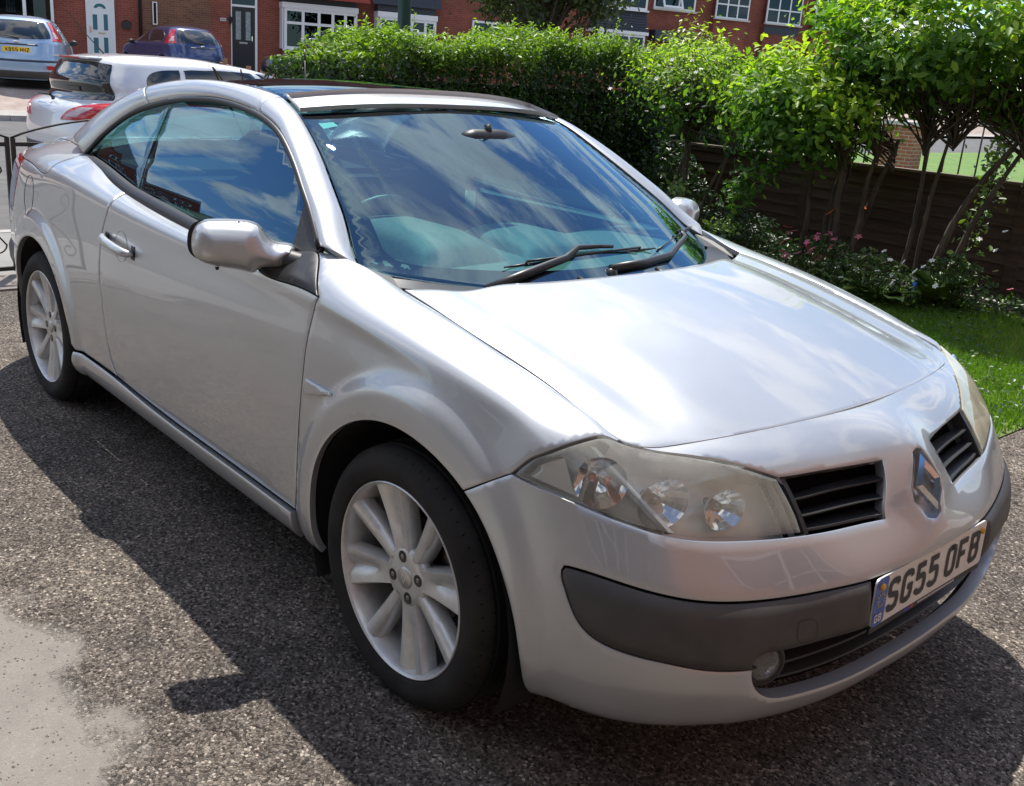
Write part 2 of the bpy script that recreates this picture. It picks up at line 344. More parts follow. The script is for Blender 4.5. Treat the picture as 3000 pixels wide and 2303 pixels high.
# body side and bumper: stations run from the nose (u=0) round the front corner and back along the flank to the tail
def st(*a): return a
Z0=[.20,.222,.28,.36,.45,.55,.64,.72,.80,.87]
def side(x,ys,z9=None,top=None,zs=None,dx=0):
    """rows 0..9 from ys at heights Z0, then crease, shoulder, top"""
    zz=zs or Z0
    r=[(x,y,z) for y,z in zip(ys,zz)]
    for t in top: r.append(t if len(t)==3 else (x,t[0],t[1]))
    return r
STN=[
 (0.0,[(.73,0,.215),(.795,0,.225),(.826,0,.262),(.832,0,.33),(.836,0,.42),(.834,0,.52),(.806,0,.592),(.787,0,.64),(.765,0,.682),(.740,0,.718),(.706,0,.747),(.655,0,.766),(.597,0,.778)]),
 (.14,[(.725,.14,.215),(.79,.14,.225),(.822,.14,.262),(.828,.14,.33),(.832,.14,.42),(.828,.14,.52),(.779,.14,.602),(.757,.14,.64),(.733,.14,.676),(.706,.14,.709),(.672,.14,.740),(.632,.14,.763),(.591,.14,.778)]),
 (.28,[(.715,.275,.215),(.78,.275,.224),(.812,.275,.262),(.819,.275,.33),(.823,.275,.42),(.812,.275,.517),(.751,.278,.607),(.730,.28,.642),(.706,.28,.677),(.681,.28,.708),(.650,.28,.739),(.615,.28,.761),(.577,.28,.7775)]),
 (.42,[(.695,.405,.215),(.76,.405,.225),(.790,.405,.265),(.798,.405,.33),(.800,.405,.42),(.785,.405,.518),(.731,.408,.616),(.711,.408,.647),(.687,.408,.678),(.662,.408,.706),(.631,.41,.738),(.596,.41,.759),(.556,.41,.775)]),
 (.56,[(.665,.53,.222),(.73,.535,.235),(.759,.537,.278),(.769,.538,.34),(.771,.538,.42),(.748,.536,.520),(.689,.540,.623),(.669,.541,.654),(.645,.541,.686),(.620,.541,.715),(.592,.541,.741),(.562,.540,.759),(.528,.540,.771)]),
 (.68,[(.63,.615,.228),(.692,.628,.243),(.716,.636,.288),(.728,.641,.35),(.730,.643,.43),(.707,.641,.525),(.648,.645,.634),(.625,.648,.665),(.600,.650,.696),(.574,.649,.723),(.548,.645,.745),(.523,.637,.760),(.500,.626,.7705)]),
 (.80,[(.58,.685,.228),(.635,.708,.245),(.657,.719,.29),(.669,.725,.355),(.671,.727,.435),(.651,.722,.531),(.596,.716,.646),(.575,.719,.677),(.551,.720,.708),(.526,.716,.735),(.502,.706,.757),(.480,.693,.773),(.457,.681,.783)]),
 (.93,[(.50,.74,.225),(.545,.770,.24),(.563,.784,.29),(.573,.792,.355),(.575,.795,.44),(.558,.788,.538),(.512,.772,.657),(.494,.772,.688),(.474,.770,.719),(.454,.762,.748),(.436,.745,.774),(.418,.717,.796),(.402,.681,.801)]),
 (1.06,[(.40,.78,.222),(.425,.808,.238),(.437,.825,.29),(.443,.834,.36),(.443,.837,.45),(.433,.832,.545),(.408,.818,.665),(.396,.815,.698),(.383,.808,.731),(.370,.797,.762),(.358,.775,.790),(.348,.735,.810),(.340,.684,.818)]),
 (1.22,side(.27,[.795,.822,.843,.852,.855,.852,.843,.834,.820,.807],zs=[.20,.225,.29,.36,.45,.55,.645,.70,.745,.785],top=[(.262,.790,.813),(.256,.745,.834),(.250,.688,.8405)])),
 (1.40,side(.09,[.80,.83,.855,.864,.868,.868,.864,.858,.848,.835],zs=[.20,.225,.29,.36,.45,.55,.645,.71,.765,.81],top=[(.817,.848),(.765,.870),(.086,.698,.8775)])),
 (1.60,side(-.11,[.80,.835,.859,.869,.874,.875,.873,.868,.860,.850],zs=[.20,.222,.285,.36,.45,.55,.645,.72,.785,.84],top=[(.841,.876),(.785,.905),(.697,.9125)])),
 (1.79,side(-.30,[.80,.836,.860,.870,.875,.877,.876,.872,.866,.859],zs=[.20,.222,.28,.36,.45,.55,.64,.72,.80,.865],top=[(.853,.900),(.80,.930),(.694,.9415)])),
 (1.91,side(-.42,[.80,.836,.860,.870,.875,.877,.877,.873,.867,.859],top=[(.853,.908),(.81,.944),(.715,.971)])),
 (2.04,side(-.55,[.80,.836,.860,.870,.875,.877,.877,.873,.867,.858],top=[(.851,.910),(.812,.945),(.757,.980)])),
 (2.22,side(-.73,[.80,.836,.860,.870,.875,.877,.877,.873,.867,.857],top=[(.850,.910),(.815,.930),(.775,.940)])),
 (2.60,side(-1.11,[.80,.836,.860,.870,.876,.878,.878,.874,.867,.857],top=[(.849,.913),(.816,.926),(.776,.930)])),
 (3.00,side(-1.51,[.80,.836,.860,.870,.876,.879,.879,.876,.869,.861],zs=[.20,.222,.28,.36,.45,.55,.64,.72,.805,.882],top=[(.851,.929),(.818,.944),(.776,.951)])),
 (3.40,side(-1.91,[.80,.836,.860,.870,.876,.879,.880,.878,.873,.864],zs=[.20,.222,.28,.36,.45,.55,.65,.735,.825,.905],top=[(.853,.955),(.818,.976),(.768,.990)])),
 (3.70,side(-2.21,[.80,.836,.858,.868,.875,.879,.880,.878,.873,.864],zs=[.20,.225,.28,.36,.45,.55,.65,.74,.835,.92],top=[(.851,.975),(.810,1.004),(.745,1.032)])),
 (4.01,side(-2.52,[.79,.83,.850,.862,.870,.875,.877,.875,.869,.858],zs=[.21,.24,.29,.36,.45,.55,.65,.74,.835,.92],top=[(.842,.973),(.790,1.010),(.68,1.048)])),
 (4.34,side(-2.85,[.76,.80,.825,.840,.850,.857,.858,.855,.848,.835],zs=[.22,.25,.30,.37,.46,.55,.65,.74,.83,.905],top=[(.815,.962),(.755,1.005),(.62,1.048)])),
 (4.60,side(-3.10,[.70,.74,.775,.795,.807,.812,.812,.808,.800,.786],zs=[.23,.26,.31,.38,.46,.55,.65,.74,.82,.895],top=[(.765,.950),(.70,.992),(.57,1.035)])),
 (4.85,side(-3.32,[.60,.63,.665,.69,.703,.708,.706,.70,.688,.67],zs=[.24,.27,.32,.39,.47,.56,.65,.74,.82,.89],top=[(.645,.945),(.58,.985),(.47,1.02)])),
 (5.05,[(-3.36,.40,.25),(-3.41,.42,.28),(-3.45,.44,.33),(-3.475,.45,.40),(-3.485,.455,.48),(-3.485,.455,.56),(-3.47,.45,.65),(-3.455,.44,.74),(-3.44,.435,.82),(-3.42,.425,.89),(-3.395,.41,.945),(-3.36,.37,.985),(-3.30,.31,1.015)]),
 (5.30,[(-3.40,.18,.25),(-3.46,.19,.28),(-3.50,.20,.33),(-3.52,.20,.40),(-3.53,.20,.48),(-3.53,.20,.56),(-3.51,.20,.65),(-3.495,.20,.74),(-3.48,.20,.82),(-3.46,.20,.89),(-3.44,.19,.95),(-3.40,.17,.99),(-3.33,.14,1.02)]),
 (5.50,[(-3.41,0,.25),(-3.47,0,.28),(-3.51,0,.33),(-3.53,0,.40),(-3.54,0,.48),(-3.54,0,.56),(-3.52,0,.65),(-3.505,0,.74),(-3.49,0,.82),(-3.47,0,.89),(-3.45,0,.95),(-3.41,0,.99),(-3.34,0,1.02)]),
]
KV=[0,.05,.11,.19,.28,.38,.47,.55,.63,.70,.76,.82,.90]
# mirrored ghost stations keep the surface square across the centre line
ghost=[(-u,[(x,-y,z) for x,y,z in r]) for u,r in STN[1:4]][::-1]
gend=[(11.0-u,[(x,-y,z) for x,y,z in r]) for u,r in STN[-3:-1]][::-1]
ALL=ghost+STN+gend
BODY=Grid([a[0] for a in ALL],KV,[a[1] for a in ALL],flare)
# ------------------------------------------------------------------ the silver coupe-cabriolet
CAR = thing('silver_car', (0, 0, 0), 'silver two-door hardtop convertible with grey bumper strips on the tarmac drive', 'car')
TOPV = .9
def arch(cx, radii, a0, a1, n=34):
    """wheel-opening edge in surface parameters, radius given against angle (degrees from the nose)"""
    out = []; uv = None; A = np.array([q[0] for q in radii]); R_ = spline_basis(A)
    for a in np.linspace(a0, a1, n):
        r = float((R_([a])@np.array([q[1] for q in radii]))[0]); x = cx+r*math.cos(math.radians(a)); z = max(.315+r*math.sin(math.radians(a)), .228)
        if uv is None: uv = np.array([1.49-x, .08])
        for _ in range(30):
            p = BODY(uv[0], uv[1])[0]; e = 1e-3; pu = BODY(uv[0]+e, uv[1])[0]; pv = BODY(uv[0], uv[1]+e)[0]
            J = np.array([[pu[0]-p[0], pv[0]-p[0]], [pu[2]-p[2], pv[2]-p[2]]])/e
            d = np.linalg.lstsq(J, np.array([x-p[0], z-p[2]]), rcond=None)[0]; uv = uv+np.clip(d, -.1, .1); uv[1] = max(uv[1], .03)
        out.append(tuple(uv))
    return out
AFR = [(-15, .420), (0, .406), (15, .397), (35, .386), (60, .376), (90, .378), (120, .379), (150, .371), (170, .359), (195, .352)]
_af = arch(0.0, AFR, -12, 194, 44)
_j = min(range(len(_af)), key=lambda i: abs(_af[i][0]-1.274)+(0 if _af[i][1] > .3 else 9))
ARCH_B = _af[:_j+1][::-1]; ARCH_F = _af[_j:]      # front half (bumper), rear half (wing)
ARCH_R = arch(-2.522, [(-20, .377), (60, .377), (120, .377), (200, .380)], -12, 192, 40)
JOINT = [_af[_j], (1.223, .487), (1.165, .533)]
HL_LOW = [(1.165, .533), (1.063, .503), (.946, .484), (.809, .474), (.64, .472), (.487, .471), (.420, .471)]
HL_IN = [(.420, .471), (.419, .571), (.421, .65), (.423, .713)]
HL_TOP = [(.423, .713), (.488, .752), (.563, .798), (.640, .842), (.722, .880)]
HL_TOP2 = [(.722, .880), (.812, .868), (.870, .835), (.924, .794)]
HL_OUT = [(.924, .794), (.987, .743), (1.058, .677), (1.116, .617), (1.165, .533)]
STRIP_TOP = [(.27, .374), (.351, .376), (.457, .378), (.56, .380), (.712, .384), (.878, .390), (.975, .391), (1.008, .389)]
STRIP_END = [(1.008, .389), (1.020, .386), (1.024, .376), (1.016, .352)]
STRIP_LOW = [(1.016, .352), (1.004, .322), (.986, .290), (.962, .272), (.925, .263), (.803, .253), (.699, .241), (.596, .240)]
INTAKE_L = [(.596, .240), (.590, .212), (.576, .185), (.551, .161), (.52, .147), (.455, .143), (.296, .141), (.154, .142), (0, .143)]
REC = [(0, .703), (.018, .695), (.061, .585), (.063, .52), (.030, .462), (0, .452)]
bumper_loop = loop([[(0, .04), (.5, .04), (1.0, .046), ARCH_B[-1]], ARCH_B[::-1], JOINT, HL_LOW, [(.420, .471), (.161, .472)], [(.161, .472), (.146, .54), (.126, .62), (.112, .692)], [(.112, .692), (.236, .697), (.333, .706), (.423, .713)], HL_TOP, [(.722, .880), (.705, .9)], [(.705, .9), (0, .9)], [(0, .9), (0, .703)], [REC[0], REC[1]], REC[1:3], REC[2:4], REC[3:5], REC[4:], [(0, .452), (0, .375)], [(0, .375), (.27, .374)], STRIP_TOP, STRIP_END, STRIP_LOW, INTAKE_L, [(0, .143), (0, .04)]])
bumper = finish('front_bumper', trim(BODY, bumper_loop, openu=0., h=.016, depth=.03), SILVER, CAR, both=True)
# grey rubbing strips either side of the number plate
strip_loop = loop([STRIP_TOP, STRIP_END, STRIP_LOW, [(.596, .240), (.592, .262), (.564, .276)], [(.564, .276), (.415, .267), (.25, .259)], [(.25, .259), (.27, .327), (.27, .374)]])
st_r = finish('bumper_strip', trim(BODY, strip_loop, h=.014, gap=.0022, depth=.05, pillow=(.030, .008), lip=.002), GREYP, CAR)
mirror_copy(st_r, CAR)
tow = loop([[(.497, .338), (.47, .337), (.452, .33), (.444, .305), (.446, .289), (.465, .285), (.488, .289), (.499, .3), (.501, .324), (.497, .338)]], h=.004)
finish('tow_eye_cover', trim(BODY, tow, [inset(tow, .0014)], h=.01, gap=0, depth=.001, lip=.0002, offset=.0087, flange=False), mat('outline_dark', (.015, .014, .013), .7), st_r)
class Off:
    """a surface a fixed distance behind another"""
    def __init__(s, S, d): s.S = S; s.d = d; s.sgn = S.sgn
    def __call__(s, u, v):
        u = np.atleast_1d(u); v = np.atleast_1d(v); e = 3e-3; a = s.S(u+e, v)-s.S(u-e, v); b = s.S(u, v+e)-s.S(u, v-e); n = np.cross(a, b); n /= np.maximum(np.linalg.norm(n, axis=1, keepdims=True), 1e-9)
        return s.S(u, v)+n*s.d*s.sgn
def offpt(u, v, d): return Off(BODY, d)(np.array([u]), np.array([v]))[0]
# backing of intake, plate recess and badge pocket
back = loop([[(0, .12), (.62, .12)], [(.62, .12), (.62, .30)], [(.62, .30), (.30, .40)], [(.30, .40), (0, .40)], [(0, .40), (0, .12)]], h=.03)
finish('intake_back', trim(Off(BODY, -.055), back, openu=0., h=.03, flange=False), DARK, CAR, both=True)
mb = MB()
for v in (.185, .222, .262):
    for sg in (1, -1):
        P = [offpt(u, v, -.028) for u in np.linspace(0, .57, 14)]; Q = [offpt(u, v+.012, -.052) for u in np.linspace(0, .57, 14)]
        V = [(p[0], p[1]*sg, p[2]) for p in P]+[(q[0], q[1]*sg, q[2]) for q in Q]+[(p[0], p[1]*sg, p[2]-.006) for p in P]
        mb.add(V, [(i, i+1, 15+i, 14+i) for i in range(13)]+[(i, i+1, 29+i, 28+i) for i in range(13)])
mb.obj('lower_grille', BLACKP, CAR, smooth=False)
rec_back = loop([[(0, .41), (.11, .41)], [(.11, .41), (.11, .74)], [(.11, .74), (0, .74)], [(0, .74), (0, .41)]], h=.02)
finish('badge_pocket', trim(Off(BODY, -.024), rec_back, openu=0., h=.02, flange=False), SILVER, CAR, both=True)
# upper grilles, one each side of the nose
gl = loop([[(.100, .455), (.435, .455)], [(.435, .455), (.435, .725)], [(.435, .725), (.095, .705)], [(.095, .705), (.100, .455)]], h=.02)
[finish('grille_back', trim(Off(BODY, -.05), gl, h=.02, flange=False), DARK, CAR, side=sd_) for sd_ in (-1, 1)]
def slat(v, sg):
    m = MB(); us = np.linspace(.118 if v > .55 else .135, .405, 12)
    rows = [[offpt(u, v+a, d) for u in us] for a, d in ((.002, -.030), (.004, -.010), (.010, -.009), (.040, -.034), (.036, -.036))]
    n = len(us); V = [(p[0], p[1]*sg, p[2]) for r in rows for p in r]
    return m.add(V, [(a*n+i, a*n+i+1, (a+1) % 5*n+i+1, (a+1) % 5*n+i) for a in range(5) for i in range(n-1)]+[tuple(a*n for a in range(5)), tuple(a*n+n-1 for a in range(5))])
for sg in (-1, 1):
    for v in (.476, .545, .618):
        o = slat(v, sg).obj('grille_slat', BLACKP, CAR, smooth=True); sharpen(o, 30)
    m = MB(); P = [(.412, v) for v in np.linspace(.472, .71, 6)]
    V = []; 
    for u, v in P:
        for du, d in ((-.012, -.03), (-.008, -.004), (.004, -.004), (.006, -.03)):
            p = offpt(u+du, v, d); V.append((p[0], p[1]*sg, p[2]))
    m.add(V, [(i*4+k, i*4+k+1, i*4+5+k, i*4+4+k) for i in range(5) for k in range(3)]); m.obj('grille_frame', BLACKP, CAR)
# lozenge badge: hollow bevelled diamond
def lozenge(hw, hh, t, w, pos, tilt, parent, name='badge', m=CHROME, rotz=0):
    outer = [(0, hh), (hw, 0), (0, -hh), (-hw, 0)]; k = 1-w/hw*1.15; inner = [(a*k, b*k) for a, b in outer]; kk = (1+k)/2; mid = [(a*kk, b*kk) for a, b in outer]
    R = Matrix.Rotation(rotz, 4, 'Z') @ Matrix.Rotation(tilt, 4, 'Y'); V = []
    for x, ring in ((-t, outer), (0, outer), (t*.7, mid), (0, inner), (-t, inner)):
        for a, b in ring: V.append(tuple(Vector(pos)+R@Vector((x, a, b))))
    F = [(r*4+i, r*4+(i+1) % 4, r*4+4+(i+1) % 4, r*4+4+i) for r in range(4) for i in range(4)]
    return MB().add(V, F).obj(name, m, parent)
lozenge(.055, .064, .009, .024, (.779, 0, .655), -.51, CAR)
# number plate
PL = put('number_plate', None, CAR, (.824, 0, .457), (0, -.03, 0))
def plate_board(parent, w, h, m, name='plate_board', r=.012, t=.004):
    n = 6; pts = []
    for cx, cz, a0 in ((w/2-r, h/2-r, 0), (-w/2+r, h/2-r, 90), (-w/2+r, -h/2+r, 180), (w/2-r, -h/2+r, 270)):
        for k in range(n): a = math.radians(a0+90*k/(n-1)); pts.append((cx+r*math.cos(a), cz+r*math.sin(a)))
    N_ = len(pts); V = [(0, a, b) for a, b in pts]+[(t, a, b) for a, b in pts]
    return MB().add(V, [tuple(range(N_))[::-1], tuple(range(N_, 2*N_))]+[(i, (i+1) % N_, N_+(i+1) % N_, N_+i) for i in range(N_)]).obj(name, m, parent)
PLW = mat('plate_white', (.78, .76, .70), .28, coat=.6); PLY = mat('plate_yellow', (.85, .55, .03), .35); PLB = mat('plate_black', (.008, .008, .008), .4); PBLUE = mat('plate_blue', (.005, .07, .42), .3, coat=.5)
plate_board(PL, .52, .111, PLW)
# strokes of British number-plate letters on a 50 x 79 mm cell
GL = {'S': [[(1, .82), (.9, .97), (.7, 1), (.3, 1), (.08, .93), (0, .8), (0, .66), (.1, .55), (.9, .45), (1, .33), (1, .2), (.92, .06), (.7, 0), (.3, 0), (.1, .03), (0, .18)]],
 'G': [[(1, .8), (.92, .95), (.7, 1), (.3, 1), (.08, .94), (0, .8), (0, .2), (.08, .06), (.3, 0), (.7, 0), (.92, .06), (1, .2), (1, .46), (.55, .46)]],
 '5': [[(.95, 1), (.08, 1), (.08, .58), (.7, .60), (.92, .53), (1, .40), (1, .2), (.92, .06), (.7, 0), (.3, 0), (.08, .06), (0, .16)]],
 'O': [[(.3, 1), (.7, 1), (.92, .94), (1, .8), (1, .2), (.92, .06), (.7, 0), (.3, 0), (.08, .06), (0, .2), (0, .8), (.08, .94), (.3, 1), (.7, 1)]],
 'F': [[(1, 1), (0, 1), (0, 0)], [(0, .52), (.8, .52)]], 'B': [[(0, 0), (0, 1), (.7, 1), (.92, .94), (.95, .8), (.95, .66), (.8, .54), (0, .54)], [(.7, .54), (.92, .46), (1, .34), (1, .2), (.92, .06), (.7, 0), (0, 0)]],
 'K': [[(0, 1), (0, 0)], [(1, 1), (.08, .42)], [(.3, .60), (1, 0)]], 'H': [[(0, 1), (0, 0)], [(1, 1), (1, 0)], [(0, .5), (1, .5)]], 'N': [[(0, 0), (0, 1), (1, 0), (1, 1)]], 'Z': [[(0, 1), (1, 1), (0, 0), (1, 0)]]}
def glyph(m, ch, y0, z0, w, h, sw, sgn=1, x=.0055):
    """stroke letter as flat mitred ribbons; y runs with sgn"""
    for st_ in GL[ch]:
        P = [Vector((a*(w-sw)+sw/2, b*(h-sw)+sw/2)) for a, b in st_]; L = []; R = []
        for i, p in enumerate(P):
            t1 = (p-P[i-1]).normalized() if i else (P[1]-p).normalized(); t2 = (P[i+1]-p).normalized() if i < len(P)-1 else t1
            t = (t1+t2).normalized() if (t1+t2).length > 1e-6 else t1; n = Vector((-t.y, t.x)); k = 1/max(n.dot(Vector((-t1.y, t1.x))), .5)
            q = p-(t*sw/2 if i == 0 and 0 else Vector((0, 0))); L.append(q+n*sw/2*k); R.append(q-n*sw/2*k)
        n = len(P); V = [(x, (y0+p.x)*sgn, z0+p.y) for p in L+R]
        m.add(V, [((i, i+1, n+i+1, n+i) if sgn > 0 else (i, n+i, n+i+1, i+1)) for i in range(n-1)])
    return m
x = -.205
for ch in 'SG55 OFB':
    if ch == ' ': x += .033-.011; continue
    glyph(MB(), ch, x, -.0395, .050, .079, .014).obj('letter', PLB, PL, fix=False); x += .061
plate_board(PL, .050, .111, PBLUE, 'euro_band').location = (.0008, -.2345, 0)
m = MB()
glyph(m, 'G', -.252, -.046, .013, .019, .0036, x=.0062); glyph(m, 'B', -.236, -.046, .013, .019, .0036, x=.0062); m.obj('country_letters', WHITE, PL, fix=False)
m = MB()
for k in range(12):
    a = k*math.pi/6; m.box((.0055, -.234+.014*math.cos(a)-.0015, .004+.014*math.sin(a)-.0015), (.0061, -.234+.014*math.cos(a)+.0015, .004+.014*math.sin(a)+.0015))
m.obj('star_ring', mat('star_yellow', (.8, .55, .02), .4), PL)
for yy in (-.236, .236):
    MB().lathe([(0, .011), (.007, .010), (.008, .005), (.008, .002)], 12, 'x', c=(0, yy, .034)).obj('screw_cap', mat('screw_yellow', (.75, .38, .03), .35), PL, smooth=True)
m = MB(); m.box((-.002, -.26, -.070), (.003, .26, -.0555)); m.obj('plate_holder', BLACKP, PL)
m = MB(); rr = random.Random(3)
y = -.05
while y < .13:
    w = rr.uniform(.002, .006); m.box((.003, y, -.0655), (.0034, y+w, -.0605)); y += w+.0015
m.obj('dealer_lettering', mat('faint_white', (.55, .55, .58), .4), PL)
m = MB(); m.box((.003, -.115, -.067), (.0034, -.085, -.059), 0); m.box((.003, -.083, -.067), (.0034, -.068, -.059), 1); m.obj('dealer_mark', [mat('mark_blue', (.03, .03, .3), .4), mat('mark_red', (.4, .03, .02), .4)], PL)
# fog lamps
for sg in (-1, 1):
    c = offpt(.538, .222, -.030); f = MB().lathe([(0, .006), (.02, .005), (.036, 0), (.038, -.006)], 28, 'x').obj('fog_lamp', glass('fog_lens', (.8, .8, .78), 1.6, haze=(.5, .5, .47), hz=.35), CAR, smooth=True)
    f.location = (c[0], c[1]*sg, c[2]); f.rotation_euler = (0, -.05, sg*.45)
    MB().lathe([(.012, -.035), (.03, -.02), (.037, -.004), (.044, -.001), (.050, -.004), (.052, -.03)], 28, 'x').obj('bezel', BLACKP, f, smooth=True)
    MB().lathe([(0, -.036), (.02, -.030), (.036, -.007)], 24, 'x').obj('reflector', CHROME, f, smooth=True)
# ---- headlamps
HLLOOP = [HL_LOW, HL_IN, HL_TOP, HL_TOP2, HL_OUT]
LENS = glass('lamp_lens', (.93, .93, .90), 1.5, haze=(.74, .70, .58), hz=.24); LENSY = glass('lamp_lens_yellowed', (.85, .82, .68), 1.5, haze=(.74, .70, .52), hz=.75)
SATIN = mat('lamp_silver', (.66, .65, .62), .30, .45); RFL = mat('reflector_chrome', (.86, .86, .86), .05, 1.0)
AMB = mat('amber_bulb', (.75, .16, .02), .15, coat=1)
hl_uv = loop(HLLOOP, h=.012)
for sg, LM in ((-1, LENS), (1, LENSY)):
    H = finish('headlamp', trim(Off(BODY, -.075), hl_uv, h=.02, gap=-.006, depth=-.071, lip=.004, drop=0), SATIN, CAR, side=sg)
    finish('lens', trim(BODY, hl_uv, h=.012, gap=.008, depth=.010, lip=.003, drop=.001, offset=-.001), LM, H, side=sg)
    for u, v, r, dep in ((.700, .640, .050, .045), (.560, .615, .042, .042)):
        c = offpt(u, v, -.036); b = MB(); ns = 14
        o = b.lathe([(r*math.sqrt(t), -dep*(1-t)) for t in np.linspace(0, 1, ns)], 22, 'x').obj('reflector', RFL, H, smooth=False); o.location = (c[0], c[1]*sg, c[2]); o.rotation_euler = (0, -.12, sg*.22); o.scale = (1, 1.25, 1)
        q = MB().lathe([(0, .008), (.010, .004), (.012, -.01), (.010, -.04)], 16, 'x').obj('bulb_shield', mat('bulb_shield_metal', (.30, .29, .27), .2, .9), H, smooth=True); q.location = (c[0]-.02, c[1]*sg, c[2]); q.rotation_euler = o.rotation_euler
    # sloping divider between indicator and main lamp
    d0, d1, d2, d3 = offpt(.905, .775, -.008), offpt(.735, .482, -.008), offpt(.725, .482, -.07), offpt(.895, .775, -.07)
    e0, e1 = offpt(.925, .770, -.008), offpt(.752, .482, -.008)
    o = MB().add([(p[0], p[1]*sg, p[2]) for p in (d0, d1, d2, d3, e0, e1, offpt(.76, .482, -.07), offpt(.93, .770, -.07))], [(0, 1, 5, 4), (0, 1, 2, 3), (4, 5, 6, 7)]).obj('lamp_divider', SATIN, H)
    # indicator bowl and its bulbs
    c = offpt(.905, .640, -.022); o = MB().lathe([(.052*math.sqrt(t), -.045*(1-t)) for t in np.linspace(0, 1, 12)], 32, 'x').obj('indicator_bowl', RFL, H, smooth=True); o.location = (c[0], c[1]*sg, c[2]); o.rotation_euler = (0, -.1, sg*.75)
    for du, dv_ in ((.028, .02), (-.022, .035)):
        q = offpt(.90+du, .645+dv_, -.040); s_ = MB().lathe([(0, .016), (.007, .012), (.009, .004), (.006, -.006), (0, -.008)], 14, 'x').obj('indicator_bulb', AMB, H, smooth=True); s_.location = (q[0], q[1]*sg, q[2]); s_.rotation_euler = (0, 0, sg*.8)
    tri = loop([[(1.13, .545), (1.10, .605)], [(1.10, .605), (1.0, .70)], [(1.0, .70), (.985, .51)], [(.985, .51), (1.13, .545)]], h=.02)
    finish('side_panel', trim(Off(BODY, -.022), tri, h=.02, gap=0, depth=.004, lip=.002), SATIN, H, side=sg)
# ---- wings
TAILE = [(2.037, .894), (2.004, .864), (1.968, .834), (1.92, .797), (1.872, .758)]
DOORF = [(1.872, .758), (1.887, .697), (1.898, .646), (1.907, .586), (1.913, .50), (1.923, .40), (1.934, .285), (1.944, .20), (1.956, .136)]
wing_loop = loop([JOINT, HL_OUT[::-1], HL_TOP2[::-1][:3], [(.812, .868), (.795, .9)], [(.795, .9), (2.034, .9)], [(2.034, .9), (2.037, .894)], TAILE, DOORF, [(1.956, .136), (1.958, .045)], [(1.958, .045), ARCH_F[-1]], ARCH_F[::-1]])
wr = finish('front_wing', trim(BODY, wing_loop), SILVER, CAR); mirror_copy(wr, CAR)
# ---- doors
FOOT = [(1.872, .758), (1.93, .760), (1.999, .758), (2.069, .752), (2.15, .752), (2.26, .80), (2.30, .9)]
DOORR = [(3.266, .9), (3.250, .828), (3.228, .767), (3.240, .725), (3.263, .679), (3.282, .636), (3.292, .58), (3.298, .517), (3.297, .466), (3.290, .417), (3.277, .331), (3.263, .266), (3.245, .20), (3.205, .155)]
SILLT = [(3.595, .155), (3.40, .156), (3.205, .153), (2.95, .142), (2.666, .136), (2.277, .136), (1.956, .134)]
door_loop = loop([DOORF[::-1], FOOT, [(2.30, .9), (3.266, .9)], DOORR, [(3.205, .155), (2.95, .144), (2.666, .138), (2.277, .138), (1.956, .136)]])
DR = finish('door', trim(BODY, door_loop), SILVER, CAR)
# shallow finger cup and bar handle
HC = offpt(3.11, .632, 0)
cup = MB(); n = 24
V = [(HC[0]+.0, HC[1]-.016, HC[2])]
rings = [(1.0, .0012), (.97, -.001), (.8, -.011), (.45, -.019)]
for k, (s_, d) in enumerate(rings):
    for i in range(n):
        a = 2*math.pi*i/n; p = offpt(3.108+.052*s_*math.cos(a), .632+.046*s_*math.sin(a), d); V.append(tuple(p))
V[0] = tuple(offpt(3.108, .632, -.020)); F = [(1+k*n+i, 1+k*n+(i+1) % n, 1+(k+1)*n+(i+1) % n, 1+(k+1)*n+i) for k in range(3) for i in range(n)]+[(1+3*n+i, 1+3*n+(i+1) % n, 0) for i in range(n)]
HND = MB().tube([tuple(offpt(3.232-.0, .638, .002)), tuple(offpt(3.225, .638, .020)), tuple(offpt(3.20, .637, .029)), tuple(offpt(3.15, .634, .033)), tuple(offpt(3.08, .632, .033)), tuple(offpt(3.03, .630, .029)), tuple(offpt(3.008, .629, .018)), tuple(offpt(3.002, .629, .002))], [.010, .013, .0145, .015, .0145, .014, .012, .009], 14)
def flipy(mbv): mbv.V = [(x, -y, z) for x, y, z in mbv.V]; return mbv
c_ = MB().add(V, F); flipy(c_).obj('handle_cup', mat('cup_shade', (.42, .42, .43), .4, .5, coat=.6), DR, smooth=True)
h_ = flipy(HND).obj('door_handle', SILVER, DR, smooth=True)
for u0, u1 in ((3.215, 3.245), (2.995, 3.022)):
    lp = loop([[(u0, .612), (u1, .612)], [(u1, .612), (u1+.004, .63), (u1, .652)], [(u1, .652), (u0, .652)], [(u0, .652), (u0-.004, .63), (u0, .612)]], h=.006)
    finish('handle_gasket', trim(BODY, lp, h=.01, gap=0, depth=.002, lip=.001, offset=.0016), BLACKP, DR)
# ---- quarter panels, sills
QTOP = [(3.266, .9), (3.85, .9)]
LID = [(3.867, .893), (3.872, .851), (3.891, .818), (3.893, .778), (3.899, .751), (3.927, .739), (4.098, .757), (4.329, .771)]
TLF = [(4.329, .771), (4.345, .70), (4.39, .62), (4.47, .55)]
RBJ = [(4.47, .55), (4.43, .49), (4.27, .44)]
ar = [p for p in ARCH_R]; ir = min(range(len(ar)), key=lambda i: abs(ar[i][0]-4.262) if ar[i][1] > .3 else 9)
q_loop = loop([[(3.595, .155), (3.40, .156), (3.205, .155)], DOORR[::-1], QTOP, [(3.85, .9), (3.867, .893)], LID, TLF, [(4.47, .55), (4.43, .49), tuple(ar[ir])], ar[:ir+1][::-1][:-3], [ar[3], (3.595, .155)]])
qr = finish('quarter_panel', trim(BODY, q_loop), SILVER, CAR); mirror_copy(qr, CAR)
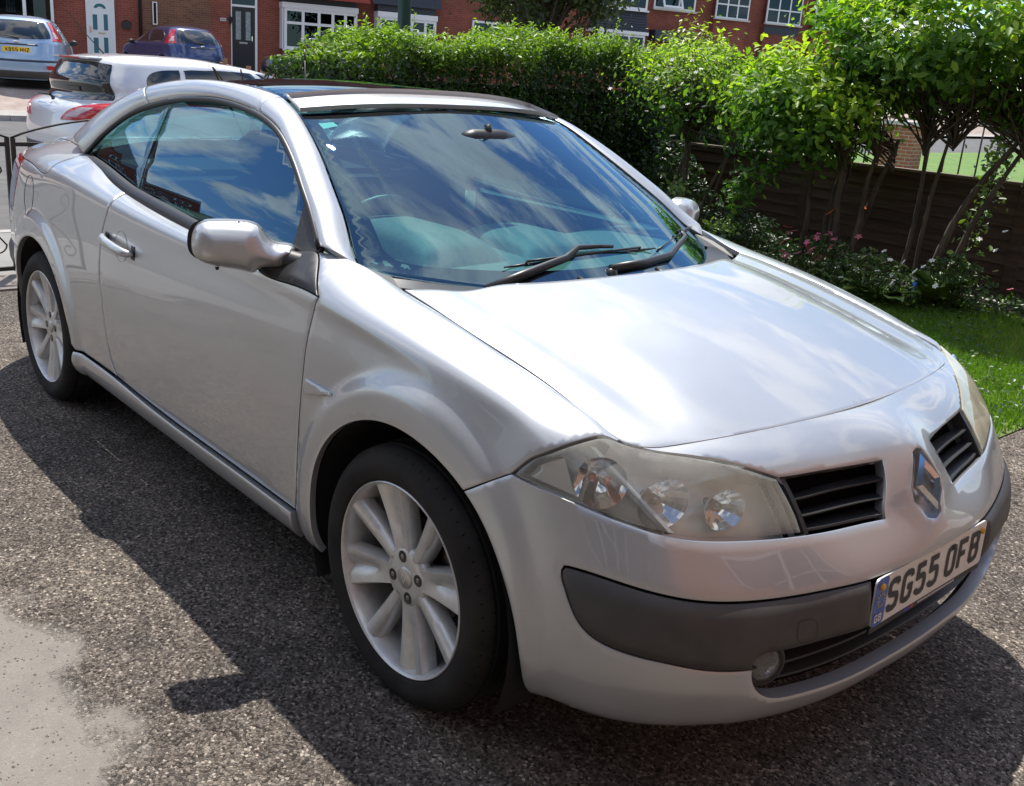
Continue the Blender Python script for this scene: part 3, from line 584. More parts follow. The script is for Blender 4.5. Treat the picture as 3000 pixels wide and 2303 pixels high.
fl = loop([[(4.116+.066*math.cos(a), .643+.070*math.sin(a)) for a in np.linspace(0, 2*math.pi, 40)]], h=.008)
finish('fuel_flap', trim(BODY, fl, [inset(fl, .0022)], h=.012, gap=.0, depth=.001, lip=.0003, offset=.0012), mat('gap_line', (.03, .03, .03), .6), qr)
lid_loop = loop([LID, [(4.329, .771), (4.6, .785), (5.0, .79), (5.5, .79)], [(5.5, .79), (5.5, .9)], [(5.5, .9), (3.855, .9)], [(3.855, .9), (3.867, .893)]])
bl = finish('boot_lid', trim(BODY, lid_loop, h=.02, openu=5.5), SILVER, CAR, both=True)
tl_loop = loop([TLF, [(4.47, .55), (4.6, .53), (4.75, .56)], [(4.75, .56), (4.72, .70), (4.68, .782)], [(4.68, .782), (4.5, .778), (4.329, .771)]])
RED = glass('tail_red', (.55, .03, .03), 1.5, haze=(.45, .02, .02), hz=.7)
tr = finish('tail_lamp', trim(BODY, tl_loop, gap=.002), RED, CAR); mirror_copy(tr, CAR)
finish('lamp_back', trim(Off(BODY, -.02), tl_loop, gap=.0, flange=False), SATIN, tr)
rp_loop = loop([[(4.47, .55), (4.6, .53), (4.75, .56)], [(4.75, .56), (4.72, .70), (4.68, .782)], [(4.68, .782), (5.0, .79), (5.5, .79)], [(5.5, .79), (5.5, .47)], [(5.5, .47), (5.0, .47), (4.6, .49), (4.47, .55)]])
finish('tail_panel', trim(BODY, rp_loop, h=.02, openu=5.5), SILVER, CAR, both=True)
rb_loop = loop([[ar[ir], (4.43, .49), (4.47, .55)][::1], [(4.47, .55), (4.6, .49), (5.0, .47), (5.5, .47)], [(5.5, .47), (5.5, .04)], [(5.5, .04), (4.4, .04)], [(4.4, .04), ar[-1]], ar[ir:][::-1]])
rb = finish('rear_bumper', trim(BODY, rb_loop, h=.02, openu=5.5), SILVER, CAR, both=True)
rs = loop([[(4.42, .30), (4.6, .30), (5.0, .29), (5.3, .29)], [(5.3, .29), (5.3, .38)], [(5.3, .38), (5.0, .385), (4.6, .40), (4.40, .40)], [(4.40, .40), (4.39, .35), (4.42, .30)]])
s_ = finish('bumper_strip', trim(BODY, rs, h=.02, gap=0, depth=.012, offset=.006, pillow=(.03, .008)), GREYP, CAR); mirror_copy(s_, CAR)
class Sill:
    sgn = 1
    def __call__(s, u, v):
        u = np.atleast_1d(u); v = np.atleast_1d(v); p = BODY(u, v); w = (v-.035)/(.155-.035)
        e = sstep(3.72, 3.62, u); p[:, 1] += .014*np.sin(np.clip(w, 0, 1)*math.pi)**.5*np.clip(e, 0, 1)+.003
        return p
sill_loop = loop([[(1.958, .04), (3.63, .035)], [(3.63, .035), (3.625, .09), (3.60, .152)], [(3.60, .152), (3.40, .1525), (3.205, .150), (2.95, .139), (2.666, .133), (2.277, .133), (1.958, .131)], [(1.958, .131), (1.958, .04)]], h=.012)
sr = finish('sill', trim(Sill(), sill_loop, h=.010, depth=.02), SILVER, CAR); mirror_copy(sr, CAR)
# side repeater lens across door edge and wing
tl3 = loop([[(1.884, .527), (1.768, .5225)], [(1.768, .5225), (1.764, .516)], [(1.764, .516), (1.891, .484)], [(1.891, .484), (1.889, .505), (1.884, .527)]], h=.006)
finish('side_repeater', trim(BODY, tl3, h=.008, gap=0, depth=.008, lip=.002, offset=.009), mat('repeater', (.50, .50, .52), .22, .3, coat=1), wr)
for w in (DR,): mirror_copy(w, CAR)
# ---- bonnet
FR = [(.597, 0, .778)]; SH = [(.509, .614, .7695), (.457, .684, .7815), (.404, .681, .799), (.365, .684, .811), (.306, .686, .826), (.246, .688, .8415), (.184, .690, .8555), (.116, .693, .871), (.058, .697, .883), (-.016, .698, .8955), (-.093, .697, .909), (-.177, .694, .923), (-.262, .690, .934)]
SHa = np.array(SH); sd = np.r_[0, np.cumsum(np.linalg.norm(np.diff(SHa, axis=0), axis=1))]; sd /= sd[-1]; SB = spline_basis(sd)
SK = [0, .06, .14, .3, .5, .7, .86, 1.0]; TK = [-.3, 0, .3, .55, .7, .78, .84, .89, .94, 1.0]
rows_ = []
for s_ in SK:
    sp = (SB([s_])@SHa)[0]; xc = .597-.692*s_; tau = s_; zc = .778+.692*(.37*tau-.117*tau*tau)
    r = []
    for t in TK:
        a = abs(t); x = xc+(sp[0]-xc)*a**2.1; y = t*sp[1]; z = zc+(sp[2]-zc)*a**2.3
        val = -.0085*math.exp(-((a-.80)/.07)**2)*min(1, s_*3)
        z += val; r.append((x, y, z))
    rows_.append(r)
BON = Grid(SK, TK, rows_, sgn=1)
BON.sgn = 1 if np.cross(BON([.51], [.4])[0]-BON([.5], [.4])[0], BON([.5], [.41])[0]-BON([.5], [.4])[0])[2] > 0 else -1
class Sc:
    """rescale a 0..1 surface so its parameters read as metres"""
    def __init__(s, S, a, b): s.S = S; s.a = a; s.b = b; s.sgn = S.sgn
    def __call__(s, u, v): return s.S(np.atleast_1d(v)/s.b, np.atleast_1d(u)/s.a)
def flipS(S, a, b):
    q = Sc(S, a, b); p0 = q([.2], [.3])[0]; n = np.cross(q([.21], [.3])[0]-p0, q([.2], [.31])[0]-p0); q.sgn = 1 if n[2] > 0 else -1; return q
BONm = flipS(BON, .69, .87)
CO = .655
bl_ = loop([[(0, 0), (.69, 0)], [(.69, 0), (.69, .87)], [(.69, .87), (.60, .862), (.45, .868), (.2, .87), (0, .87)], [(0, .87), (0, 0)]], h=.014)
finish('bonnet', trim(BONm, bl_, h=.018, openu=0., depth=.02), SILVER, CAR, both=True)
finish('bonnet_gap_shade', trim(Off(BONm, -.035), bl_, h=.06, openu=0., flange=False), DARK, CAR, both=True)  # black copy under the bonnet, gives the shut gaps their shade
# ---- windscreen
WSE = np.array([(-.425, .700, .945), (-.443, .693, .957), (-.463, .690, .967), (-.574, .655, 1.045), (-.652, .632, 1.095), (-.73, .610, 1.142), (-.834, .581, 1.201), (-.916, .563, 1.245), (-1.019, .541, 1.292), (-1.05, .533, 1.302)])
def reparam(A, ks):
    d = np.r_[0, np.cumsum(np.linalg.norm(np.diff(A, axis=0), axis=1))]; d /= d[-1]; B = spline_basis(d); return B(np.array(ks))@A
WK = [0, .1, .25, .4, .6, .8, .9, 1.0]; TW = [-.3, 0, .3, .55, .75, .9, 1.0]
se = reparam(WSE, WK); rows_ = []
for k, w in enumerate(WK):
    xc = -.085-.872*w; zc = .905+.425*w+.024*math.sin(math.pi*w)
    r = []
    for t in TW:
        a = abs(t); r.append((xc+(se[k][0]-xc)*a**2.15, t*se[k][1], zc+(se[k][2]-zc)*(a**2.1)))
    rows_.append(r)
WS = Grid(WK, TW, rows_); WSm = flipS(WS, .62, 1.0)
ws_loop = loop([[(0, 0), (.62, 0)], [(.62, 0), (.62, .995)], [(.62, .995), (0, .995)], [(0, .995), (0, 0)]], h=.02)
WSO = finish('windscreen', trim(WSm, ws_loop, h=.03, openu=0., gap=.001, depth=.004), GLASS, CAR, both=True)
fr_in = loop([[(0, .115), (.50, .085)], [(.50, .085), (.545, .10), (.565, .15)], [(.565, .15), (.575, .5), (.575, .86)], [(.575, .86), (.57, .915), (.54, .935)], [(.54, .935), (.25, .955), (0, .958)], [(0, .958), (0, .115)]], h=.02)
frit = loop([[(0, 0), (.62, 0)], [(.62, 0), (.62, .985)], [(.62, .985), (0, .995)], [(0, .995), (0, .958)], [(0, .958), (.25, .955), (.54, .935)], [(.54, .935), (.57, .915), (.575, .86)], [(.575, .86), (.575, .5), (.565, .15)], [(.565, .15), (.545, .10), (.50, .085)], [(.50, .085), (0, .115)], [(0, .115), (0, 0)]], h=.02)
finish('screen_band', trim(Off(WSm, -.005), frit, h=.03, openu=0., flange=False, gap=0, lip=0), mat('frit', (.006, .006, .007), .7, spec=.03), WSO, both=True)
# ---- side glass plane, seals, roof rails
def Yg(x, z):
    dz = z-.96
    return .778-.43*dz-.28*dz*dz-.02*(np.clip(-1.7-x, 0, 9)/.6)**2-.02*(np.clip(x+.9, 0, 9)/.5)**2
class Side:
    sgn = 1
    def __init__(s, off=0): s.o = off
    def __call__(s, u, v): u = np.atleast_1d(u).astype(float); v = np.atleast_1d(v).astype(float); return np.stack([-u, Yg(-u, v)+s.o, v], 1)
ST_ = [(2.362, 1.046), (2.335, 1.062), (2.30, 1.095), (2.245, 1.133), (2.165, 1.180), (2.055, 1.227), (1.915, 1.262), (1.749, 1.291), (1.631, 1.302), (1.512, 1.308), (1.392, 1.307), (1.268, 1.299), (1.144, 1.285), (1.055, 1.268), (.965, 1.242), (.879, 1.206), (.794, 1.162), (.730, 1.123), (.665, 1.083), (.604, 1.039), (.545, .994)]
BT_ = [(2.362, 1.046), (2.149, 1.034), (1.952, 1.013), (1.773, .992), (1.643, .982), (1.431, .968), (1.294, .960), (1.157, .952), (.90, .944), (.66, .944)]
gl_loop = loop([ST_[::-1], BT_, [(.66, .944), (.545, .994)]], h=.02)
spl = [(1.803, 1.275), (1.790, 1.20), (1.769, 1.103), (1.740, .985)]
import copy
top_ins = [(u, v-.016) for u, v in ST_]
fr_gl = loop([[(1.735, .975), (1.769, 1.103), (1.790, 1.20), (1.806, 1.285)][::-1], [(1.735, .975), (1.643, .982), (1.431, .968), (1.157, .952), (.66, .944)], [(.66, .944), (.56, .99)], [p for p in ST_[::-1] if p[0] < 1.75], [(1.749, 1.291), (1.806, 1.285)]], h=.02)
q_gl = loop([[(1.750, .975), (1.783, 1.103), (1.803, 1.20), (1.818, 1.285)], [(1.818, 1.285)]+[p for p in ST_[::-1] if p[0] > 1.83], [(2.362, 1.046), (2.149, 1.034), (1.952, 1.013), (1.750, .985)]], h=.02)
Sd = Side(-.012)
g1 = finish('door_glass', trim(Sd, fr_gl, h=.04, gap=.0, depth=.004), SIDEGLASS, CAR); mirror_copy(g1, CAR)
g2 = finish('quarter_glass', trim(Side(-.014), q_gl, h=.04, gap=.0, depth=.004), SIDEGLASS, CAR); mirror_copy(g2, CAR)
def s3(u, v, o=0): return np.array([-u, -(Yg(-u, v)+o), v])
seal = MB(); P = catmull(np.array(ST_), .03); seal.tube([s3(a, b-.004, .000) for a, b in P], .0095, 8)
so_ = seal.obj('roof_seal', SEAL, CAR, smooth=True); mirror_copy(so_, CAR)
# belt moulding: from paint edge up to the glass
bm_ = MB(); P = catmull(np.array(BT_), .04); ring = []
for a, b in P:
    bl0 = b-.016-.010*min(1, max(0, (2.36-a)/.3)); ring.append([s3(a, bl0, .014), s3(a, bl0+.004, .020), s3(a, b-.006, .012), s3(a, b+.002, -.002), s3(a, b-.004, -.014), s3(a, bl0-.006, -.004)])
n = 6; V = [p for r in ring for p in r]; bm_.add(V, [(i*n+k, i*n+(k+1) % n, (i+1)*n+(k+1) % n, (i+1)*n+k) for i in range(len(ring)-1) for k in range(n)])
o = bm_.obj('belt_moulding', SEAL, CAR, smooth=True); mirror_copy(o, CAR)
# inner edge of rail, from pillar foot over the roof to the deck
IN_ = np.array([(-.432, .708, .961), (-.463, .698, .972), (-.574, .659, 1.048), (-.652, .636, 1.098), (-.73, .614, 1.145), (-.834, .585, 1.205), (-.916, .567, 1.249), (-1.019, .545, 1.296), (-1.10, .527, 1.319), (-1.18, .513, 1.337), (-1.30, .503, 1.351), (-1.45, .497, 1.359), (-1.65, .492, 1.360), (-1.85, .490, 1.349), (-2.05, .495, 1.322), (-2.25, .508, 1.275), (-2.43, .53, 1.21), (-2.58, .555, 1.135), (-2.70, .585, 1.055)])
OUT_ = np.array([(-.545, 0, .992), (-.604, 0, 1.041), (-.665, 0, 1.086), (-.730, 0, 1.127), (-.794, 0, 1.166), (-.879, 0, 1.211), (-.965, 0, 1.247), (-1.055, 0, 1.273), (-1.144, 0, 1.290), (-1.268, 0, 1.304), (-1.392, 0, 1.312), (-1.512, 0, 1.313), (-1.631, 0, 1.307), (-1.749, 0, 1.296), (-1.915, 0, 1.267), (-2.055, 0, 1.232), (-2.165, 0, 1.185), (-2.245, 0, 1.139), (-2.30, 0, 1.100), (-2.38, 0, 1.040)])
OUT_[:, 1] = Yg(OUT_[:, 0], OUT_[:, 2])+.004
RAILK = [0, .04, .15, .3, .42, .5, .6, .7, .8, .9, 1.0]
# match the two edges joint by joint
def cum(A): d = np.r_[0, np.cumsum(np.linalg.norm(np.diff(A, axis=0), axis=1))]; return d
di = cum(IN_); do = cum(OUT_)
ki = [0, np.interp(-1.18, IN_[::-1, 0], di[::-1]), np.interp(-2.16, IN_[::-1, 0], di[::-1]), di[-1]]
ko = [0, np.interp(-1.150, OUT_[::-1, 0], do[::-1]), np.interp(-1.95, OUT_[::-1, 0], do[::-1]), do[-1]]
RL = np.array([0, .92, 1.85, 2.45]); us = np.linspace(0, 2.45, 36)
pi_ = spline_basis(di)(np.interp(us, RL, ki))@IN_; po_ = spline_basis(do)(np.interp(us, RL, ko))@OUT_
rg = []
for a, b in zip(po_, pi_):
    out = np.array([0, .75, .66]); w_ = np.linalg.norm(b-a); r = []
    for w in (0, .12, .3, .5, .7, .88, 1):
        r.append(a+(b-a)*w+out*w_*.20*(4*w*(1-w))**.9)
    rg.append(r)
RAIL = Grid(list(us), [0, .012, .03, .05, .07, .088, .10], rg); p0 = RAIL([1.2], [.05])[0]; RAIL.sgn = 1 if np.cross(RAIL([1.21], [.05])[0]-p0, RAIL([1.2], [.051])[0]-p0)[2] > 0 else -1
for nm, a, b in (('windscreen_pillar', 0, .92), ('roof_rail', .92, 1.85), ('rear_pillar', 1.85, 2.45)):
    lp = loop([[(a, 0), (b, 0)], [(b, 0), (b-.012*(b > 1 and b < 2), .05), (b, .10)], [(b, .10), (a, .10)], [(a, .10), (a-.012*(a > 1), .05), (a, 0)]], h=.02)
    o = finish(nm, trim(RAIL, lp, h=.018, gap=.0013, depth=.012), SILVER, CAR); mirror_copy(o, CAR)
# ---- roof: silver header then dark glass panels, rear window
def cross(side_pts, centre, tk=(-.3, 0, .3, .6, .85, 1.0), p=2.2):
    return [[(c[0]+(s[0]-c[0])*abs(t)**p, t*s[1], c[1]+(s[2]-c[1])*abs(t)**p) for t in tk] for s, c in zip(side_pts, centre)]
TKR = [-.3, 0, .3, .6, .85, 1.0]
hs = [(-1.023, .540, 1.2995), (-1.07, .529, 1.313), (-1.115, .520, 1.325), (-1.156, .512, 1.336)]; hc = [(-.952, 1.329), (-1.0, 1.346), (-1.05, 1.358), (-1.101, 1.3675)]
HD = flipS(Grid([0, .33, .66, 1.0], TKR, cross(hs, hc, p=2.6)), .52, .155)
hd_loop = loop([[(0, 0), (.52, 0)], [(.52, 0), (.52, .155)], [(.52, .155), (0, .155)], [(0, .155), (0, 0)]], h=.015)
finish('roof_header', trim(HD, hd_loop, h=.02, openu=0., gap=.0018, depth=.015), SILVER, CAR, both=True)
def side_at(x): return tuple(np.array([x, np.interp(x, IN_[::-1, 0], IN_[::-1, 1]), np.interp(x, IN_[::-1, 0], IN_[::-1, 2])-.004]))
rx = [-1.162, -1.3, -1.5, -1.75, -2.0]; rc = [(-1.106, 1.3685), (-1.25, 1.3795), (-1.46, 1.387), (-1.73, 1.385), (-2.0, 1.366)]
ROOFG = glass('roof_glass', (.10, .12, .12), 1.6)
RFm = flipS(Grid([0, .16, .40, .70, 1.0], TKR, cross([side_at(x) for x in rx], rc)), .50, .87)
rf_loop = loop([[(0, 0), (.50, 0)], [(.50, 0), (.50, .87)], [(.50, .87), (0, .87)], [(0, .87), (0, 0)]], h=.02)
RG = finish('roof_glass', trim(RFm, rf_loop, h=.03, openu=0., gap=.002, depth=.006), ROOFG, CAR, both=True)
fr1 = loop([[(.40, .03), (.47, .03)], [(.47, .03), (.47, .84)], [(.47, .84), (0, .84)], [(0, .84), (0, .78)], [(0, .78), (.40, .78)], [(.40, .78), (.40, .03)]], h=.03)
finish('roof_band', trim(Off(RFm, -.006), fr1, h=.03, openu=0., flange=False, gap=0, lip=0), mat('frit', (0, 0, 0)), RG, both=True)
rx = [-2.01, -2.2, -2.4, -2.55, -2.69]; rc = [(-2.01, 1.364), (-2.22, 1.318), (-2.44, 1.235), (-2.61, 1.155), (-2.78, 1.070)]
RWm = flipS(Grid([0, .25, .5, .75, 1.0], TKR, cross([side_at(x) for x in rx], rc)), .53, .80)
rw_loop = loop([[(0, 0), (.53, 0)], [(.53, 0), (.53, .80)], [(.53, .80), (0, .80)], [(0, .80), (0, 0)]], h=.02)
finish('rear_window', trim(RWm, rw_loop, h=.03, openu=0., gap=.002, depth=.006), glass('rear_glass', (.45, .6, .56), 1.6), CAR, both=True)
# ---- boot deck
uu = [3.86, 4.0, 4.2, 4.4, 4.6, 4.8, 4.95, 5.1, 5.3]; B_ = BODY(np.array(uu), np.full(len(uu), .9))
rr_ = []
for b, u in zip(B_, uu):
    f = (u-3.86)/1.64; c = (-2.62-.72*f**1.1, 1.082-.056*f**1.6)
    rr_.append([(b[0]+(c[0]-b[0])*(1-abs(t)**2), b[1]*t, b[2]+(c[1]-b[2])*(1-abs(t)**2.4)) for t in TKR])
DK = flipS(Grid([(u-3.86)/1.44 for u in uu], TKR, rr_), .62, 1.44)
dk_loop = loop([[(0, 0), (.62, 0)], [(.62, 0), (.62, 1.44)], [(.62, 1.44), (0, 1.44)], [(0, 1.44), (0, 0)]], h=.03)
finish('boot_deck', trim(DK, dk_loop, h=.03, openu=0., flange=False, gap=0, lip=0), SILVER, bl, both=True)
# ---- sail triangle and mirror foot
sail = loop([[(.690, 1.084), (.672, 1.02), (.655, .955)], [(.655, .955), (.60, .945), (.54, .95)], [(.54, .95), (.540, .992)], [(.540, .992), (.604, 1.037), (.665, 1.081), (.690, 1.084)]], h=.012)
o = finish('mirror_sail', trim(Side(.001), sail, h=.02, gap=0, depth=.014, lip=.003), mat('sail_plastic', (.035, .034, .036), .5), CAR); mirror_copy(o, CAR)
# mirror foot panel, a separate cover sitting proud of the bodywork under the sail
ftl = loop([TAILE, FOOT[:5], [(2.15, .752), (2.30, .84)], [(2.30, .84), (2.30, .90)], [(2.30, .90), (2.037, .894)]], h=.014)
finish('mirror_foot', trim(BODY, ftl, h=.02, gap=.001, depth=.02, offset=.004), BLACKP, CAR); c2_ = bpy.data.objects[-1] if False else None
# mirror housing: outline seen from the front, rounded forward
MO = [(1.014, .980), (1.012, 1.004), (1.006, 1.022), (.993, 1.036), (.972, 1.042), (.943, 1.0435), (.912, 1.043), (.882, 1.040), (.862, 1.031), (.851, 1.016), (.841, 1.001), (.828, .990), (.809, .985), (.785, .981), (.779, .975), (.785, .962), (.794, .950), (.803, .924), (.856, .924), (.871, .910), (.897, .913), (.944, .922), (.975, .929), (.996, .939), (1.010, .956), (1.014, .980)]
class Flat:
    sgn = 1
    def __init__(s, x0): s.x = x0
    def __call__(s, u, v): u = np.atleast_1d(u).astype(float); v = np.atleast_1d(v).astype(float); return np.stack([s.x+0*u-.5*(u-.8), u, v], 1)
mo = loop([MO], h=.006)
MI = finish('door_mirror', trim(Flat(-.638), mo, h=.0065, gap=0, lip=.0008, drop=.0, depth=.035, pillow=(.055, .058)), SILVER, CAR)
bk = finish('mirror_back', trim(Flat(-.668), loop([MO], h=.01), h=.02, gap=.001, lip=.001, depth=0, drop=0, flange=False), BLACKP, MI)
gm = loop([[(1.0, .985), (.995, 1.015), (.97, 1.03), (.90, 1.03), (.87, 1.01), (.862, .96), (.88, .925), (.96, .935), (.99, .95), (1.0, .985)]], h=.01)
MGm = Flat(-.671); MGm.sgn = -1
finish('mirror_glass', trim(MGm, gm, h=.02, gap=0, depth=.001), mat('mirror_silver', (.8, .8, .82), .02, 1.0), MI)
arm = MB().tube([(-.640, -.840, .953), (-.628, -.81, .950), (-.60, -.785, .938), (-.585, -.765, .93)], [.022, .027, .032, .034], 14)
arm.obj('mirror_arm', mat('sail_plastic', (0, 0, 0)), MI, smooth=True)
MB().lathe([(0, -.008), (.004, -.007), (.006, 0)], 10, 'z', c=(-.70, -.965, .926)).obj('temperature_probe', BLACKP, MI, smooth=True)
mirror_copy(MI, CAR); ftr = [o_ for o_ in CAR.children if o_.name.startswith('mirror_foot')][0]; mirror_copy(ftr, CAR)
# ---- cowl, wipers
m = MB(); n = 20
V = []
for i in range(n+1):
    t = -1+2*i/n; a = abs(t); V += [(-.09-.10*a**2-.20*a**6-.012*0, t*.715, .925-.0*a), (-.20-.16*a**2.1-.07*a**8, t*.715, .915+.03*a**3)]
m.add(V, [(2*i, 2*i+1, 2*i+3, 2*i+2) for i in range(n)]); m.obj('cowl', BLACKP, CAR, smooth=True)
for sg in (-1, 1):   # triangular filler between wing and screen foot
    V = [(-.30, .700*sg, .925), (-.27, .672*sg, .915), (-.40, .640*sg, .945), (-.46, .700*sg, .962), (-.43, .715*sg, .958), (-.36, .708*sg, .945)]
    MB().add(V, [(0, 1, 2, 3, 4, 5)]).obj('scuttle_corner', GREYP, CAR)
def wspt(y, w, d=.012):
    """point on the windscreen, y to the car's right"""
    hwid = .70-.16*w; u = abs(y)/hwid*.62; p = Off(WSm, d)(np.array([u]), np.array([w]))[0]; return np.array([p[0], -y, p[2]])
WB = mat('wiper_black', (.018, .018, .02), .4)
def wiper(piv, arm_pts, b0, b1, name='wiper'):
    W = MB().tube(arm_pts, [.013, .013, .011, .008, .006, .006][:len(arm_pts)], 8).obj(name, WB, CAR, smooth=True)
    bl2 = MB(); P = [b0+(b1-b0)*t for t in np.linspace(0, 1, 9)]
    bl2.tube(P, [.002, .005, .006, .006, .007, .006, .006, .005, .002], 6); bl2.obj('wiper_blade', WB, W, smooth=True)
    br = MB(); q = [p+np.array([.006, 0, .010]) for p in P]
    br.tube(q[1:8], .0035, 6); [br.tube([p, p+np.array([.006, 0, .010])], .003, 5) for p in P[1:8:2]]; br.obj('wiper_bridge', WB, W, smooth=True)
    MB().lathe([(0, .022), (.016, .018), (.020, 0)], 16, 'z', c=tuple(piv)).obj('wiper_cap', WB, W, smooth=True)
    return W
A3 = np.array
wiper(A3([-.205, -.47, .905]), [(-.205, -.47, .925), (-.207, -.33, .955), (-.212, -.185, .984), (-.238, -.115, 1.004), (-.234, -.03, 1.003), (-.232, .02, 1.000)], A3([-.250, -.375, .966]), A3([-.222, .20, .985]))
wiper(A3([-.160, -.055, .935]), [(-.160, -.055, .955), (-.168, .09, .958), (-.195, .24, .966), (-.30, .44, .992), (-.352, .478, 1.006), (-.335, .44, 1.000)], A3([-.205, .16, .964]), A3([-.452, .665, .990]))
for y in (-.20, .12):
    MB().tube([(-.10, y, .930), (-.145, y, .945)], [.008, .006], 6).obj('washer_jet', BLACKP, CAR, smooth=True)
# aerial on the left rear wing
AE = MB().tube([(-2.86, .56, 1.06), (-2.97, .62, 1.30), (-3.06, .665, 1.50)], [.006, .004, .0035], 6).obj('aerial', BLACKP, CAR, smooth=True)
MB().tube([(-3.035, .653, 1.445), (-3.06, .665, 1.50)], [.0055, .0055], 6).obj('aerial_tip', BLACKP, AE, smooth=True)
# ---- wheels
def wheel(x, side_, parent, spin):
    W = put('wheel', None, parent, (x, .8665*side_, .316), (0, 0, 0 if side_ > 0 else math.pi))
    # local: +y is outboard
    R0, RW = .2335, .3175
    tyre = MB().lathe([(.236, -.19), (.238, -.205), (.262, -.214), (.295, -.207), (.309, -.192), (.3155, -.172), (.3155, -.160), (.308, -.158), (.308, -.150), (.317, -.148), (.318, -.122), (.309, -.120), (.309, -.110), (.318, -.108), (.318, -.080), (.309, -.078), (.309, -.068), (.317, -.066), (.316, -.040), (.308, -.038), (.308, -.031), (.3145, -.030), (.313, -.020), (.306, -.008), (.296, .002), (.284, .0095), (.272, .0125), (.258, .0110), (.247, .0060), (.240, .0045), (.2365, .0005), (.2348, -.004), (.2346, -.010), (.236, -.04), (.236, -.19)], 120).obj('tyre', RUBBER, W, smooth=True)
    sharpen(tyre, 40)
    m = MB(); ng = 64; rr_ = random.Random(5)
    for k in range(ng):
        a0 = 2*math.pi*k/ng; da = .010
        for y0, y1, sk in ((-.031, -.001, .03), (-.205, -.165, -.03)):
            ra, rb = .3155, .302
            V = []
            for yy, r, a in ((y0, ra, a0), (y1, rb, a0+sk)):
                for s_ in (-da, da):
                    V.append(((r+.0006)*math.cos(a+s_*.35), yy, (r+.0006)*math.sin(a+s_*.35)))
            m.add(V, [(0, 1, 3, 2)])
    tg = m.obj('tread_grooves', DARK, tyre, fix=False); tg['kind'] = 'stuff'
    rim = MB().lathe([(.2345, -.006), (.2345, .0015), (.232, .0035), (.229, .002), (.2265, -.003), (.223, -.014), (.217, -.05), (.214, -.10), (.214, -.16), (.215, -.19), (.2345, -.195)], 96).obj('rim', ALLOY, W, smooth=True); sharpen(rim, 50)
    # spokes: four broad grooved ones and four slim ones
    def spoke(wide, ang):
        n = 11; V = []; rows = 9 if wide else 7
        for i in range(n):
            t = i/(n-1); r = .060+(.2285-.060)*t
            yf = -.025+.019*t**1.5
            if wide:
                w = .029+.026*t**1.2; g = .016*sstep(.12, .6, t); ww = w*.28+w*.30*t
                prof = [(-w, -.040), (-w*1.0, -.012), (-w*.86, 0), (-ww*.55-.004, -.002), (0, -.001-g), (ww*.55+.004, -.002), (w*.86, 0), (w, -.012), (w, -.040)]
            else:
                w = .019+.008*t; prof = [(-w, -.040), (-w, -.013), (-w*.60, -.001), (0, .0015), (w*.60, -.001), (w, -.013), (w, -.040)]
            for tt, d in prof: V.append((tt, yf+d, r))
        F = [(i*rows+k, i*rows+k+1, (i+1)*rows+k+1, (i+1)*rows+k) for i in range(n-1) for k in range(rows-1)]+[tuple(range((n-1)*rows, n*rows))]
        o = MB().add(V, F).obj('spoke', ALLOY, rim, smooth=True); o.rotation_euler = (0, ang, 0); sharpen(o, 42); return o
    for k in range(4):
        spoke(True, spin+k*math.pi/2); spoke(False, spin+math.pi/4+k*math.pi/2)
    hub = MB().lathe([(0, -.0245), (.030, -.0245), (.050, -.0245), (.068, -.0255), (.075, -.032), (.078, -.05)], 48).obj('hub', ALLOY, rim, smooth=True); sharpen(hub, 40)
    for k in range(4):
        a = spin+k*math.pi/2; c = (.050*math.sin(a), 0, .050*math.cos(a))
        b = MB().lathe([(.0145, -.0245), (.014, -.0232), (.0125, -.0236), (.0115, -.0240), (0, -.0240)], 18, c=c).obj('bolt_hole_shade', mat('hole_dark', (.05, .045, .04), .5, .3), W, smooth=True)  # proud dark discs; the shade inside the holes is only colour
        MB().lathe([(0, -.0225), (.0055, -.0225), (.0068, -.0235), (.0068, -.024)], 6, c=c).obj('wheel_bolt', mat('bolt', (.3, .29, .28), .4, .9), b)
    cap = MB().lathe([(0, -.0195), (.024, -.020), (.0265, -.022), (.0275, -.025)], 36).obj('centre_cap', mat('cap_silver', (.55, .53, .50), .35, .6), W, smooth=True)
    o, i = [(0, .015), (.0095, 0), (0, -.015), (-.0095, 0)], [(0, .008), (.005, 0), (0, -.008), (-.005, 0)]
    MB().add([(a, -.0190, b) for a, b in o+i], [(k, (k+1) % 4, 4+(k+1) % 4, 4+k) for k in range(4)]).obj('cap_emblem', CHROME, cap)
    MB().lathe([(.06, -.085), (.128, -.085), (.130, -.090), (.130, -.11), (.06, -.112)], 48).obj('brake_disc', mat('brake_disc', (.16, .14, .125), .45, .9), W, smooth=True)
    m = MB()
    a0 = math.pi*.12
    for k in range(9):
        a = a0+k*.10
        m.V += [(r*math.cos(a), y, r*math.sin(a)) for r, y in ((.085, -.075), (.142, -.075), (.146, -.082), (.146, -.12), (.085, -.12))]; m.M += []
    m.F = [(k*5+j, k*5+(j+1) % 5, (k+1)*5+(j+1) % 5, (k+1)*5+j) for k in range(8) for j in range(5)]+[tuple(range(5)), tuple(range(40, 45))]; m.M = [0]*len(m.F)
    m.obj('brake_caliper', mat('caliper', (.06, .055, .05), .6, .5), W)
    if side_ < 0: W.scale = (1, 1, 1)
    return W
for x in WX:
    for sd_, sp in ((-1, .27 if x == 0 else .03), (1, .5)): wheel(x, sd_, CAR, sp)
